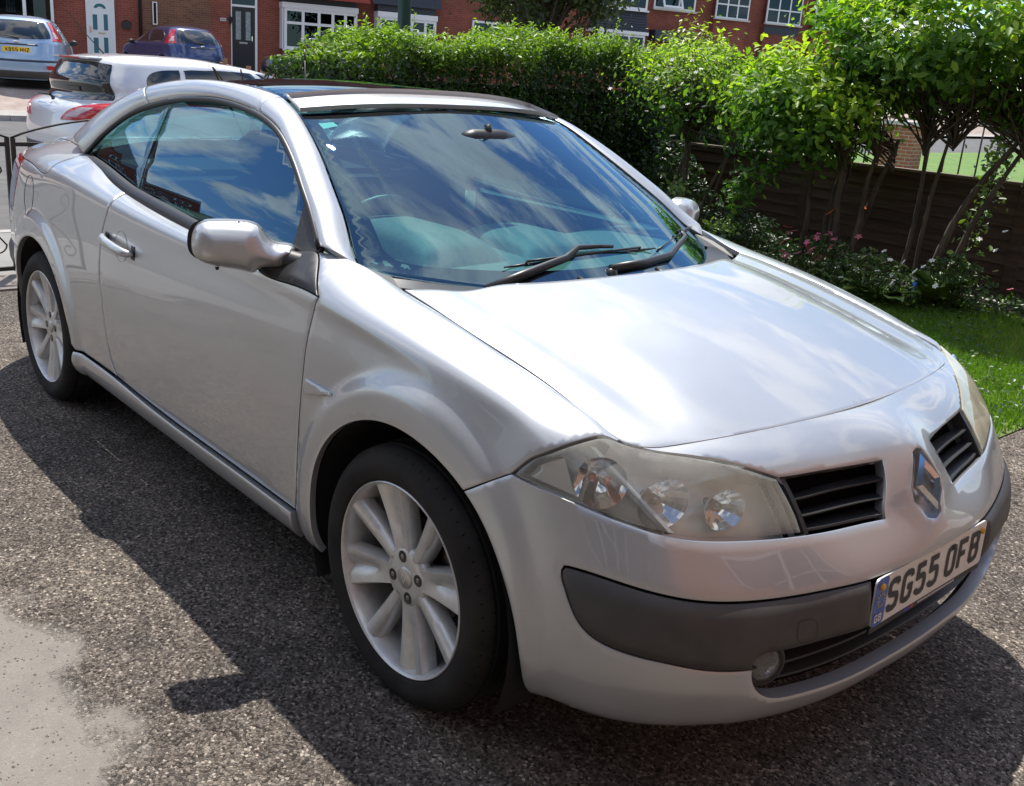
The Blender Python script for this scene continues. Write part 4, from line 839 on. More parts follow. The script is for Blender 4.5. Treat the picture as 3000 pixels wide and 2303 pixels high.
# ---- wheel housings, floor, dark inner shell
def liner(cx, side_):
    V = []; n = 28; ys = (.885*1, .60)
    for k in range(n+1):
        a = math.radians(-24+228*k/n); r = .384
        for y in (.862, .56): V.append((cx+r*math.cos(a), y*side_, .315+r*math.sin(a)))
    F = [(2*k, 2*k+1, 2*k+3, 2*k+2) for k in range(n)]+[tuple(2*k+1 for k in range(n+1))]
    MB().add(V, F).obj('wheel_housing', mat('housing', (.012, .012, .012), .85), CAR, smooth=False)
for x in WX:
    for s_ in (1, -1): liner(x, s_)
m = MB(); m.box((-3.2, -.60, .19), (.45, .60, .23)); m.box((-2.10, -.80, .20), (-.42, .80, .24)); m.obj('floor_pan', DARK, CAR)
m = MB(); n = 30
V = []
for i in range(n+1):
    x = -.40-1.72*i/n
    V += [(x, -.800, .25), (x, -.815, .86)]
m.add(V, [(2*i, 2*i+1, 2*i+3, 2*i+2) for i in range(n)]); m.add([(x, -y, z) for x, y, z in V], [(2*i, 2*i+1, 2*i+3, 2*i+2) for i in range(n)]); m.obj('inner_panel', DARK, CAR)
m = MB()
for s_ in (1, -1): m.add([(-.02+.05, .60*s_, .25), (.02, .60*s_, .78), (-.46, .62*s_, .93), (-.46, .62*s_, .25)], [(0, 1, 2, 3)]); m.add([(.56, .48*s_, .3), (.50, .45*s_, .70), (-.46, .60*s_, .88), (-.46, .60*s_, .25)], [(0, 1, 2, 3)])
m.add([(-3.2, -.5, .3), (-3.2, .5, .3), (-3.2, .5, .95), (-3.2, -.5, .95)], [(0, 1, 2, 3)])
m.obj('bulkhead', DARK, CAR)
# ---- cabin seen through the glass
TRIM = noise_mat('dash_plastic', (.13, .14, .135), (.17, .18, .175), scale=60, rough=.62, bump_s=.1, bump_d=.0006)
SEATM = noise_mat('seat_cloth', (.012, .012, .014), (.026, .026, .028), scale=40, rough=.9)
m = MB(); n = 24; P = [(-.14, .925), (-.26, .935), (-.45, .945), (-.62, .950), (-.70, .940), (-.735, .90), (-.72, .80), (-.70, .55)]; V = []
for i in range(n+1):
    y = -.70+1.40*i/n
    for k, (x, z) in enumerate(P): V.append((x-(.26*(abs(y)/.70)**2.2 if k < 2 else .10*(abs(y)/.7)**2), y, z))
K = len(P); m.add(V, [(i*K+k, i*K+k+1, (i+1)*K+k+1, (i+1)*K+k) for i in range(n) for k in range(K-1)]); D_ = m.obj('dashboard', TRIM, CAR, smooth=True); sharpen(D_, 60)
def hump(cx, cy, lx, ly, h, z0, name='instrument_hood'):
    V = []; F = []; a_, b_ = 14, 16
    for i in range(a_+1):
        for j in range(b_+1):
            u = -1+2*i/a_; v = -1+2*j/b_; V.append((cx+u*lx, cy+v*ly, z0+h*(max(0, 1-abs(v)**3.2)**.5)*(max(0, 1-max(0, u)**2)**.5)))
    F = [(i*(b_+1)+j, i*(b_+1)+j+1, (i+1)*(b_+1)+j+1, (i+1)*(b_+1)+j) for i in range(a_) for j in range(b_)]
    MB().add(V, F).obj(name, TRIM, D_, smooth=True)
hump(-.60, -.37, .20, .155, .085, .935); hump(-.56, .02, .16, .17, .055, .935, 'clock_hood')
m = MB(); pts = [(-.86+.06*math.cos(a), -.37+.18*math.sin(a), .90+.17*math.cos(a)) for a in np.linspace(0, 2*math.pi, 33)]
m.tube(pts, .014, 8, cap=False); m.tube([(-.86, -.53, .88), (-.83, -.37, .87), (-.86, -.21, .88)], [.014, .035, .014], 8); m.tube([(-.83, -.37, .87), (-.72, -.37, .84)], .03, 8); m.obj('steering_wheel', BLACKP, CAR, smooth=True)
for y in (-.37, .37):
    s_ = MB().tube([(-1.30, y, .45), (-1.36, y, .62), (-1.43, y, .80), (-1.49, y, .98), (-1.515, y, 1.03)], [.20, .235, .24, .21, .14], 14).obj('front_seat', SEATM, CAR, smooth=True)
    for v in s_.data.vertices: v.co.x = -1.40+(v.co.x+1.40)*.42-.28*(v.co.z-.75)
    c = MB().tube([(-.93, y, .46), (-1.38, y, .44)], [.22, .24], 14).obj('seat_cushion', SEATM, s_, smooth=True)
    for v in c.data.vertices: v.co.z = .45+(v.co.z-.45)*.45
    hr = MB().tube([(-1.52, y-.10, 1.13), (-1.525, y-.05, 1.135), (-1.525, y+.05, 1.135), (-1.52, y+.10, 1.13)], [.05, .075, .075, .05], 12).obj('head_restraint', SEATM, s_, smooth=True)
m = MB().box((-2.15, -.60, .60), (-1.98, .60, .98)); m.obj('rear_seat', SEATM, CAR)
MB().box((-2.55, -.56, .98), (-2.10, .56, 1.005)).obj('parcel_shelf', SEATM, CAR)
for s_ in (-1, 1):
    MB().add([(-.50, .745*s_, .945), (-1.75, .745*s_, .955), (-1.75, .70*s_, .955), (-.50, .68*s_, .945), (-1.75, .69*s_, .5), (-.50, .68*s_, .5)], [(0, 1, 2, 3), (3, 2, 4, 5)]).obj('door_card', TRIM, CAR)
RM = MB().tube([(-.80, -.10, 1.242), (-.802, -.05, 1.245), (-.802, .07, 1.245), (-.80, .12, 1.242)], [.022, .034, .034, .022], 12).obj('rear_view_mirror', BLACKP, CAR, smooth=True)
MB().tube([(-.79, .01, 1.26), (-.80, .01, 1.292)], .012, 8).obj('mirror_stalk', BLACKP, RM, smooth=True)
AF = MB().tube([(-.79, -.06, 1.225), (-.775, -.065, 1.13)], .0012, 5).obj('air_freshener', BLACKP, CAR)
AFM = mat('freshener_red', (.45, .03, .02), .35); MB().tube([(-.775, -.065, 1.135), (-.775, -.065, 1.125), (-.775, -.065, 1.118), (-.775, -.065, 1.10), (-.775, -.065, 1.02), (-.775, -.065, 1.005)], [.004, .006, .006, .015, .016, .010], 10).obj('freshener_bottle', AFM, AF, smooth=True)
MB().tube([(-.775, -.065, 1.09), (-.775, -.065, 1.03)], .0166, 10).obj('freshener_label', mat('label_white', (.6, .6, .58), .5), AF, smooth=True)
MB().add([(-1.16, -.46, 1.318), (-1.16, .46, 1.318), (-1.55, .46, 1.338), (-1.55, -.46, 1.338), (-2.0, .44, 1.318), (-2.0, -.44, 1.318)], [(0, 1, 2, 3), (3, 2, 4, 5)]).obj('sun_blind', mat('blind_grey', (.03, .03, .033), .9), CAR)
# green tinted sticker inside the top corner of the screen, and a tax-disc style holder low down
stk = [wspt(y_, w_, -.003) for y_, w_ in ((.515, .890), (.470, .900), (.468, .870), (.515, .849))]
MB().add([tuple(q) for q in stk], [(0, 1, 2, 3)]).obj('screen_sticker', mat('sticker', (.42, .80, .70), .6), WSO, fix=False)
def blob(cx, cy, r, n=10): return [(cx+r*math.cos(2*math.pi*k/n), cy+r*math.sin(2*math.pi*k/n)) for k in range(n)]
m = MB()
for cx, cy, r in ((.0, .0, .006), (.024, .002, .008), (.024, .012, .005), (.060, .004, .008), (.052, .0, .003), (.064, -.006, .003), (.055, -.006, .003), (.018, -.006, .003), (.030, -.006, .003)):
    pts = [wspt(.655-.0-a*1.0, .070+b*1.1, -.004) for a, b in blob(cx, cy, r)]
    m.add([tuple(p) for p in pts], [tuple(range(len(pts)))])
m.obj('screen_transfer', mat('transfer_black', (.006, .006, .006), .5), WSO, fix=False)
# dried smear down the driver's edge of the screen
m = MB(); rs_ = random.Random(11); P = []
for k in range(60):
    t = k/59; w = .80-.70*t; yb = .462+.095*t+.006*math.sin(11*t); wd = .003+.014*abs(math.sin(5*t+.6))*(1-.6*t); P.append((wspt(yb, w, -.002), wspt(yb-wd, w, -.002)))
V = [tuple(q) for p in P for q in p]; m.add(V, [(2*i, 2*i+1, 2*i+3, 2*i+2) for i in range(59)])
m.obj('screen_smear', glass('smear', (.9, .95, .93), 1.001, haze=(.40, .52, .50), hz=.07), WSO, fix=False)
# ------------------------------------------------------------------ ground
def ground_mat():
    m = mat('drive_tarmac', (.1, .1, .1), .92, spec=.25); nt = m.node_tree; b = nt.nodes['Principled BSDF']; L = nt.links
    t = N(nt, 'ShaderNodeTexCoord')
    v1 = N(nt, 'ShaderNodeTexVoronoi', inp={'Scale': 150, 'Randomness': 1}); v2 = N(nt, 'ShaderNodeTexVoronoi', feature='DISTANCE_TO_EDGE', inp={'Scale': 150}); v3 = N(nt, 'ShaderNodeTexVoronoi', inp={'Scale': 48})
    nz = N(nt, 'ShaderNodeTexNoise', inp={'Scale': 1.3, 'Detail': 7, 'Roughness': .62}); nf = N(nt, 'ShaderNodeTexNoise', inp={'Scale': 9, 'Detail': 6, 'Roughness': .65}); ng = N(nt, 'ShaderNodeTexNoise', inp={'Scale': 260, 'Detail': 3})
    for q in (v1, v2, v3, nz, nf, ng): L.new(t.outputs['Object'], q.inputs['Vector'])
    sv = N(nt, 'ShaderNodeSeparateColor'); L.new(v1.outputs['Color'], sv.inputs[0])
    r1 = N(nt, 'ShaderNodeValToRGB'); e = r1.color_ramp.elements; e[0].position = 0; e[0].color = (.030, .026, .024, 1); e[1].position = 1; e[1].color = (.42, .385, .35, 1)
    for p, c in ((.25, (.085, .076, .070)), (.6, (.150, .136, .124)), (.88, (.21, .192, .176))): q = e.new(p); q.color = (*c, 1)
    L.new(sv.outputs[0], r1.inputs[0])
    # broad tone: worn brownish and greyer zones
    r2 = N(nt, 'ShaderNodeValToRGB'); e = r2.color_ramp.elements; e[0].position = .3; e[0].color = (.70, .685, .69, 1); e[1].position = .72; e[1].color = (1.60, 1.50, 1.36, 1)
    L.new(nz.outputs['Fac'], r2.inputs[0]); mu = N(nt, 'ShaderNodeMixRGB', blend_type='MULTIPLY'); mu.inputs['Fac'].default_value = 1; L.new(r1.outputs[0], mu.inputs['Color1']); L.new(r2.outputs[0], mu.inputs['Color2'])
    r3 = N(nt, 'ShaderNodeValToRGB'); e = r3.color_ramp.elements; e[0].position = .28; e[0].color = (.72, .70, .69, 1); e[1].position = .7; e[1].color = (1.18, 1.16, 1.12, 1)
    L.new(nf.outputs['Fac'], r3.inputs[0]); m2 = N(nt, 'ShaderNodeMixRGB', blend_type='MULTIPLY'); m2.inputs['Fac'].default_value = 1; L.new(mu.outputs[0], m2.inputs['Color1']); L.new(r3.outputs[0], m2.inputs['Color2'])
    # cement wash patches where the binder covers the stones (near the front left of the drive)
    sp_ = N(nt, 'ShaderNodeSeparateXYZ'); L.new(t.outputs['Object'], sp_.inputs[0])
    nb_ = N(nt, 'ShaderNodeTexNoise', inp={'Scale': 4.5, 'Detail': 5, 'Roughness': .6}); L.new(t.outputs['Object'], nb_.inputs['Vector'])
    ya = N(nt, 'ShaderNodeMath', operation='MULTIPLY_ADD', inp={1: .55, 2: 0}); L.new(nb_.outputs['Fac'], ya.inputs[0]); L.new(sp_.outputs[1], ya.inputs[2])
    my = N(nt, 'ShaderNodeMapRange', inp={1: -1.10, 2: -1.20, 3: 0, 4: 1}); L.new(ya.outputs[0], my.inputs[0])
    xa = N(nt, 'ShaderNodeMath', operation='MULTIPLY_ADD', inp={1: .8, 2: 0}); L.new(nb_.outputs['Fac'], xa.inputs[0]); L.new(sp_.outputs[0], xa.inputs[2])
    mxx = N(nt, 'ShaderNodeMapRange', inp={1: -.62, 2: -.52, 3: 0, 4: 1}); L.new(xa.outputs[0], mxx.inputs[0]); mx2 = N(nt, 'ShaderNodeMapRange', inp={1: .42, 2: .30, 3: 0, 4: 1}); L.new(xa.outputs[0], mx2.inputs[0])
    pm = N(nt, 'ShaderNodeMath', operation='MULTIPLY'); L.new(my.outputs[0], pm.inputs[0]); L.new(mxx.outputs[0], pm.inputs[1]); pm2 = N(nt, 'ShaderNodeMath', operation='MULTIPLY'); L.new(pm.outputs[0], pm2.inputs[0]); L.new(mx2.outputs[0], pm2.inputs[1])
    # thinner washes scattered over the rest of the drive
    nw = N(nt, 'ShaderNodeTexNoise', inp={'Scale': 2.1, 'Detail': 8, 'Roughness': .7}); mpw = N(nt, 'ShaderNodeMapping'); mpw.inputs['Location'].default_value = (7.3, 2.2, 0); L.new(t.outputs['Object'], mpw.inputs[0]); L.new(mpw.outputs[0], nw.inputs['Vector'])
    mw = N(nt, 'ShaderNodeMapRange', inp={1: .60, 2: .72, 3: 0, 4: .55}); L.new(nw.outputs['Fac'], mw.inputs[0])
    mr = N(nt, 'ShaderNodeMath', operation='MAXIMUM'); L.new(pm2.outputs[0], mr.inputs[0]); L.new(mw.outputs[0], mr.inputs[1])
    # pitted holes in the wash
    vh = N(nt, 'ShaderNodeTexVoronoi', inp={'Scale': 55}); L.new(t.outputs['Object'], vh.inputs['Vector']); mh = N(nt, 'ShaderNodeMapRange', inp={1: .10, 2: .16, 3: .25, 4: 1}); L.new(vh.outputs['Distance'], mh.inputs[0])
    mrr = N(nt, 'ShaderNodeMath', operation='MULTIPLY'); L.new(mr.outputs[0], mrr.inputs[0]); L.new(mh.outputs[0], mrr.inputs[1]); mr = N(nt, 'ShaderNodeMath', operation='MULTIPLY', inp={1: .9}); L.new(mrr.outputs[0], mr.inputs[0])
    m3 = N(nt, 'ShaderNodeMixRGB'); m3.inputs['Color2'].default_value = (.25, .225, .20, 1); mcn = N(nt, 'ShaderNodeMixRGB'); mcn.inputs['Color1'].default_value = (.185, .168, .15, 1); mcn.inputs['Color2'].default_value = (.30, .275, .245, 1); L.new(nf.outputs['Fac'], mcn.inputs['Fac']); L.new(mcn.outputs[0], m3.inputs['Color2']); L.new(mr.outputs[0], m3.inputs['Fac']); L.new(m2.outputs[0], m3.inputs['Color1'])
    L.new(m3.outputs[0], b.inputs['Base Color'])
    h1 = N(nt, 'ShaderNodeMath', operation='MULTIPLY', inp={1: 6.0}); L.new(v2.outputs['Distance'], h1.inputs[0]); h1.use_clamp = True
    h2 = N(nt, 'ShaderNodeMath', operation='MULTIPLY'); L.new(h1.outputs[0], h2.inputs[0]); L.new(sv.outputs[1], h2.inputs[1])
    inv = N(nt, 'ShaderNodeMath', operation='SUBTRACT', inp={0: 1.0}); L.new(mr.outputs[0], inv.inputs[1]); h3 = N(nt, 'ShaderNodeMath', operation='MULTIPLY'); L.new(h2.outputs[0], h3.inputs[0]); L.new(inv.outputs[0], h3.inputs[1])
    h4 = N(nt, 'ShaderNodeMath', operation='MULTIPLY_ADD', inp={1: .35}); L.new(ng.outputs['Fac'], h4.inputs[0]); L.new(h3.outputs[0], h4.inputs[2])
    bump(m, h4.outputs[0], .9, .006); return m
def sheet(name, pts, m, z=None, parent=None, **k):
    V = [(p[0], p[1], p[2] if len(p) > 2 else z) for p in pts]; me = mesh(name, V, [tuple(range(len(V)))], [m], smooth=False); return put(name, me, parent, kind='structure', **k)
GM = ground_mat()
ROADM = noise_mat('road_asphalt', (.085, .082, .080), (.13, .125, .12), scale=3, detail=10, rough=.9, bump_s=.2, bump_d=.004)
PAVEM = noise_mat('pavement_slabs', (.30, .275, .25), (.38, .35, .315), scale=2.2, detail=8, rough=.9)
EARTH = noise_mat('garden_soil', (.020, .014, .010), (.045, .032, .022), scale=12, rough=.95, bump_s=.6, bump_d=.03)
LAWNM = noise_mat('lawn_turf', (.06, .12, .02), (.18, .20, .06), scale=5, detail=8, rough=.9, bump_s=.4, bump_d=.02)
sheet('terrain', [(-200, -200, -.30), (200, -200, -.30), (200, 200, -.30), (-200, 200, -.30)], noise_mat('far_ground', (.06, .08, .04), (.10, .10, .06), scale=.3, rough=.9))
dr = sheet('driveway', [(-5.0, -7, 0), (7, -7, 0), (7, 9, 0), (-5.0, 9, 0)], GM)
sheet('lawn', [(-5.0, 2.35), (.03, 2.50), (.10, 5.78), (-5.0, 5.78)], LAWNM, .006)
sheet('flower_bed', [(-5.0, 4.75), (-3.2, 4.5), (-1.9, 4.75), (-.5, 5.25), (1.5, 5.45), (1.5, 5.78), (-5.0, 5.78)], EARTH, .012)
sheet('neighbour_lawn', [(-5.0, 5.79), (7, 5.79), (7, 17.5), (-5, 17.5)], PAVEM, .004)
# pavement, verge, road, far side rising to the houses
sheet('pavement', [(-6.6, -40, -.01), (-5.0, -40, -.01), (-5.0, 90, -.01), (-6.6, 90, -.01)], noise_mat('near_pavement', (.21, .20, .19), (.27, .255, .24), scale=3, detail=9, rough=.9))
VERGE = noise_mat('verge_grass', (.07, .15, .022), (.15, .24, .045), scale=3.5, detail=9, rough=.9, bump_s=.5, bump_d=.03)
sheet('grass_verge', [(-12.8, 16.0, -.055), (-6.5, 16.0, -.008), (-6.5, 70, -.008), (-12.8, 70, -.055)], VERGE)
sheet('road', [(-19.5, -60, -.11), (-6.7, -60, -.11), (-6.7, 16, -.11), (-12.8, 16.2, -.11), (-12.8, 120, -.11), (-19.5, 120, -.11)], ROADM)
KERBM = noise_mat('kerb_concrete', (.30, .285, .27), (.40, .38, .35), scale=6, rough=.85)
def kerb(x0, x1, z0, z1, y0, y1, step=.9):
    p = None
    base = None; k = 0; y = y0
    k0 = MB().box((x0, 0, z0), (x1, step-.012, z1)); me = mesh('kerb_stone', k0.V, k0.F, [KERBM], smooth=False)
    root = bpy.data.objects.new('kerb', None); COL.objects.link(root); root['kind'] = 'structure'
    while y < y1: put('kerb_stone', me, root, (0, y, 0)); y += step
    return root
kerb(-6.72, -6.6, -.16, -.006, -6, 16); kerb(-19.62, -19.5, -.16, .0, -8, 30)
# long edging blocks set across the mouth of the drive
bk0 = MB().box((0, 0, 0), (.098, .197, .012)); bme = mesh('edging_block', bk0.V, bk0.F, [noise_mat('block_concrete', (.17, .145, .125), (.24, .205, .175), scale=8, rough=.9)], smooth=False)
for r in range(4):
    for k in range(24):
        put('edging_block', bme, dr, (-4.98+r*.102+random.uniform(-.001, .001), -2.6+.2*k+(r % 2)*.1, -.004+random.uniform(0, .003)), (0, 0, random.uniform(-.006, .006)))
put('edging_bed', mesh('edging_bed', [(-5.0, -2.7, .002), (-4.56, -2.7, .002), (-4.56, 2.4, .002), (-5.0, 2.4, .002)], [(0, 1, 2, 3)], [EARTH], smooth=False), dr)
# far side ground: pavement then sloping drives up to the terrace
az = math.radians(73); CAMP = np.array([1.61993, -2.07197, 1.45559]); O1 = np.array([-27.5, 8.5, 0.]); KS = 1.27
fdir = np.array([math.cos(az), math.sin(az), 0]); O2 = CAMP+KS*(O1-CAMP); O2[2] = 0
def SZ(s, z): return s*KS, 1.45559+(z-1.45559)*KS
ZH = .78     # ground level at the houses
def far_strip(name, xa, za, xb, zb, m, y0=-30, y1=95):
    return sheet(name, [(xb, y0, zb), (xa, y0, za), (xa, y1, za), (xb, y1, zb)], m)
far_strip('pavement', -19.62, .0, -20.3, .05, PAVEM)
BLOCKD = noise_mat('pink_block_paving', (.30, .235, .20), (.40, .32, .275), scale=4, detail=8, rough=.9)
def bt(name, m_, c2, s, mortar=(.3, .28, .26), mort=.014, bw=.225, rh=.075, coord='xz'):
    """brick pattern for distant surfaces"""
    m = mat(name, m_, .85); nt = m.node_tree; t = N(nt, 'ShaderNodeTexCoord'); sp = N(nt, 'ShaderNodeSeparateXYZ'); cb = N(nt, 'ShaderNodeCombineXYZ'); nt.links.new(t.outputs['Object'], sp.inputs[0])
    a = N(nt, 'ShaderNodeMath', operation='ADD'); nt.links.new(sp.outputs[0], a.inputs[0]); nt.links.new(sp.outputs[1], a.inputs[1])
    nt.links.new(a.outputs[0] if coord == 'xz' else sp.outputs[0], cb.inputs[0]); nt.links.new(sp.outputs[2 if coord == 'xz' else 1], cb.inputs[1])
    bkn = N(nt, 'ShaderNodeTexBrick', inp={'Scale': 1.0, 'Mortar Size': mort, 'Brick Width': bw, 'Row Height': rh, 'Bias': -.2, 'Mortar Smooth': .3}); bkn.inputs['Color1'].default_value = (*m_, 1); bkn.inputs['Color2'].default_value = (*c2, 1); bkn.inputs['Mortar'].default_value = (*mortar, 1)
    nt.links.new(cb.outputs[0], bkn.inputs['Vector']); nz = N(nt, 'ShaderNodeTexNoise', inp={'Scale': .8, 'Detail': 6}); nt.links.new(t.outputs['Object'], nz.inputs['Vector'])
    mr = N(nt, 'ShaderNodeMapRange', inp={1: .3, 2: .7, 3: .72, 4: 1.2}); nt.links.new(nz.outputs['Fac'], mr.inputs[0]); mu = N(nt, 'ShaderNodeVectorMath', operation='MULTIPLY'); nt.links.new(bkn.outputs[0], mu.inputs[0])
    c3 = N(nt, 'ShaderNodeCombineXYZ'); [nt.links.new(mr.outputs[0], c3.inputs[i]) for i in range(3)]; nt.links.new(c3.outputs[0], mu.inputs[1]); nt.links.new(mu.outputs[0], nt.nodes['Principled BSDF'].inputs['Base Color'])
    bump(m, bkn.outputs['Fac'], -.4, .01); return m
far_strip('sloping_drives', -20.3, .05, -21.4, .41, BLOCKD)
far_strip('front_yards', -21.4, .41, -29, .70, BLOCKD)
far_strip('front_yards', -29, .70, -60, 1.0, BLOCKD)
# ------------------------------------------------------------------ terrace across the road
BR = bt('red_brick', (.20, .042, .026), (.27, .065, .038), 1, mortar=(.24, .12, .09), mort=.009); BR2 = bt('brown_brick', (.20, .085, .045), (.13, .04, .025), 1, mortar=(.2, .14, .1), mort=.009)
SLATE = mat('dark_slate', (.028, .034, .048), .55); TILE = mat('red_clay_tile', (.30, .045, .030), .7); PANE = glass('house_pane', (.25, .27, .27), 1.5); INSIDE = mat('room_dark', (.012, .012, .012), .9); NET = noise_mat('net_curtain', (.35, .35, .33), (.52, .51, .48), scale=30, rough=.9, stretch=(6, 1, .3))
TEAL = mat('teal_glazing', (.04, .16, .20), .15); BLKDOOR = mat('black_door', (.010, .011, .016), .4); LEAD = mat('downpipe_black', (.012, .012, .012), .5); STONE = mat('stone_sill', (.55, .53, .50), .7)
def house(name, s0, s1, label, m=BR, setback=0, top=8.6):
    a, b = s0*KS, s1*KS
    H = thing('terraced_house', tuple(O2), label, 'house', None, (0, 0, az))
    MB().box((a, .0+setback, ZH-.4), (b, 8, top)).obj('wall', m, H)
    MB().add([(a, -.3+setback, top), (b, -.3+setback, top), (b, 4, top+2.6), (a, 4, top+2.6), (a, 8.3, top), (b, 8.3, top)], [(0, 1, 2, 3), (3, 2, 5, 4)]).obj('roof', SLATE, H)
    return H
def window(H, s0, s1, z0, z1, lights, y=0, fr=.07, sill=True, curtain=None, transom=None, nm='window', dep=.07, angle=0, pivot=None):
    """white framed window; lights = relative widths; s,z as sighted on the facade"""
    a, b = s0*KS, s1*KS; c, d = SZ(0, z0)[1], SZ(0, z1)[1]
    m = MB(); yo = y-dep
    m.box((a, yo, c), (a+fr, y, d)); m.box((b-fr, yo, c), (b, y, d)); m.box((a+fr, yo, d-fr), (b-fr, y, d)); m.box((a+fr, yo, c), (b-fr, y, c+fr))
    tot = sum(lights); x = a+fr; panes = []
    W = b-a-2*fr
    for i, l in enumerate(lights):
        x2 = x+W*l/tot
        if i < len(lights)-1: m.box((x2-fr*.55, yo+.002, c+fr), (x2+fr*.55, y, d-fr))
        panes.append((x+(fr*.55 if i else 0), x2-(fr*.55 if i < len(lights)-1 else 0))); x = x2
    F = m.obj(nm, WHITE, H)
    for i, (p, q) in enumerate(panes):
        segs = [(c+fr, d-fr)]
        if transom is not None:
            zt = SZ(0, transom)[1]; MB().box((p, yo+.004, zt-fr*.5), (q, y-.002, zt+fr*.5)).obj('transom', WHITE, F); segs = [(c+fr, zt-fr*.5), (zt+fr*.5, d-fr)]
        for e, g in segs:
            MB().box((p, y-.035, e), (q, y-.030, g)).obj('pane', PANE, F)
        if curtain and i in curtain: MB().box((p, y-.014, c+fr), (q, y-.010, d-fr)).obj('curtain', NET, F)
    MB().box((a, y-.006, c), (b, y-.002, d)).obj('dark_room', INSIDE, F)
    if sill: MB().box((a-.06, y-dep-.09, c-.07), (b+.06, y+.0, c-.002)).obj('sill', STONE if sill == 1 else WHITE, F)
    return F
HZ = house('z', -30, -6.2, 'long brick terrace of white-framed windows beyond the left edge of the view')
for s_ in range(7): window(HZ, -29+3.2*s_, -27.2+3.2*s_, 1.5, 2.75, [1, 1, 1], fr=.10); window(HZ, -29+3.2*s_, -27.2+3.2*s_, 4.0, 5.1, [1, 1, 1], fr=.10)
HA = house('a', -6.2, .93, 'red brick terraced house with a white panelled front door')
window(HA, -3.4, -1.26, 1.50, 2.75, [1, 1.05, 1], curtain=[2], fr=.10)
D_ = MB(); a, b = -.44*KS, .31*KS; zt = SZ(0, 2.76)[1]
D_.box((a, -.05, ZH), (a+.10, .0, zt)); D_.box((b-.10, -.05, ZH), (b, 0, zt)); D_.box((a+.10, -.05, zt-.1), (b-.10, 0, zt)); DF = D_.obj('door_frame', WHITE, HA)
DP = MB().box((a+.10, -.030, ZH), (b-.10, -.004, zt-.1)).obj('door', WHITE, HA)
for p, q, e, g in ((-.27, -.15, 1.84, 2.25), (.015, .125, 1.84, 2.27), (-.27, -.14, 1.20, 1.63), (.0, .115, 1.20, 1.65)):
    c_, d_ = SZ(0, e)[1], SZ(0, g)[1]; P = MB(); x0, x1 = p*KS, q*KS
    P.box((x0-.03, -.040, c_-.03), (x0, -.031, d_+.03)); P.box((x1, -.040, c_-.03), (x1+.03, -.031, d_+.03)); P.box((x0, -.040, d_), (x1, -.031, d_+.03)); P.box((x0, -.040, c_-.03), (x1, -.031, c_)); pf = P.obj('panel_moulding', WHITE, DP)
    MB().box((x0, -.035, c_), (x1, -.032, d_)).obj('glazing', TEAL, pf)
V = []; cx, cz = -.07*KS, SZ(0, 2.42)[1]; n = 14
for k in range(n+1): a_ = math.pi*k/n; V += [(cx+.20*math.cos(a_), -.036, cz+.16*math.sin(a_)), (cx+.10*math.cos(a_), -.036, cz+.055*math.sin(a_))]
MB().add(V, [(2*i, 2*i+1, 2*i+3, 2*i+2) for i in range(n)]).obj('fanlight', TEAL, DP)
MB().box((-.13*KS, -.042, SZ(0, 1.74)[1]), (.05*KS, -.031, SZ(0, 1.78)[1])).obj('letter_plate', mat('brass', (.5, .45, .3), .3, .8), DP)
MB().box((-.36*KS, -.075, SZ(0, 1.77)[1]), (-.335*KS, -.031, SZ(0, 1.93)[1])).obj('door_handle', CHROME, DP)
mbx = thing('post_box', (0, 0, 0), 'small black wall post box on red brick right of the white door', 'post box'); mbx.matrix_world = HA.matrix_world.copy(); mbx.location = tuple(O2); mbx.rotation_euler = (0, 0, az)
x0, x1 = .51*KS, .72*KS; z0, z1 = SZ(0, 1.93)[1], SZ(0, 2.15)[1]
MB().add([(x0, -.10, z0), (x1, -.10, z0), (x1, -.10, z1-.05), ((x0+x1)/2, -.10, z1), (x0, -.10, z1-.05), (x0, 0, z0), (x1, 0, z0), (x1, 0, z1-.05), ((x0+x1)/2, 0, z1), (x0, 0, z1-.05)], [(0, 1, 2, 3, 4), (0, 5, 6, 1), (1, 6, 7, 2), (2, 7, 8, 3), (3, 8, 9, 4), (4, 9, 5, 0), (9, 8, 7, 6, 5)]).obj('box_body', LEAD, mbx)
MB().add([(x0-.03, -.12, z1-.06), ((x0+x1)/2, -.12, z1+.02), (x1+.03, -.12, z1-.06), (x1+.03, 0, z1-.06), ((x0+x1)/2, 0, z1+.02), (x0-.03, 0, z1-.06)], [(0, 1, 4, 5), (1, 2, 3, 4)]).obj('box_lid', LEAD, mbx)
MB().tube([(.99*KS, -.07, ZH), (.99*KS, -.07, 8.4)], .055, 10).obj('downpipe', LEAD, HA, smooth=True)
HB = house('b', .93, 7.75, 'brick terraced house with black front door and white bay under red tiles')
MB().box((1.06*KS, -.012, ZH-.3), (2.95*KS, -.001, 5.2)).obj('brown_wall', BR2, HB)
window(HB, 1.33, 1.46, 2.10, 2.72, [1], fr=.035, sill=False)
a, b = 3.55*KS, 4.29*KS; z1 = SZ(0, 2.82)[1]
f_ = MB(); f_.box((b-.085, -.06, ZH), (b, 0, z1+.55)); f_.box((a-.02, -.06, z1-.045), (b-.085, 0, z1+.03)); f_.box((a-.03, -.06, ZH), (a, 0, z1+.55)); DF = f_.obj('door_frame', WHITE, HB)
DB = MB().box((a, -.04, ZH), (b-.085, -.004, z1-.045)).obj('door', BLKDOOR, HB); MB().box((a, -.03, z1+.03), (b-.085, -.010, z1+.55)).obj('transom_light', PANE, HB)
FROST = noise_mat('frosted_glass', (.18, .22, .23), (.32, .36, .37), scale=14, rough=.25)
for p, q in ((3.66, 3.81), (3.95, 4.09)): MB().box((p*KS, -.046, SZ(0, 1.86)[1]), (q*KS, -.041, SZ(0, 2.66)[1])).obj('glazing', FROST, DB)
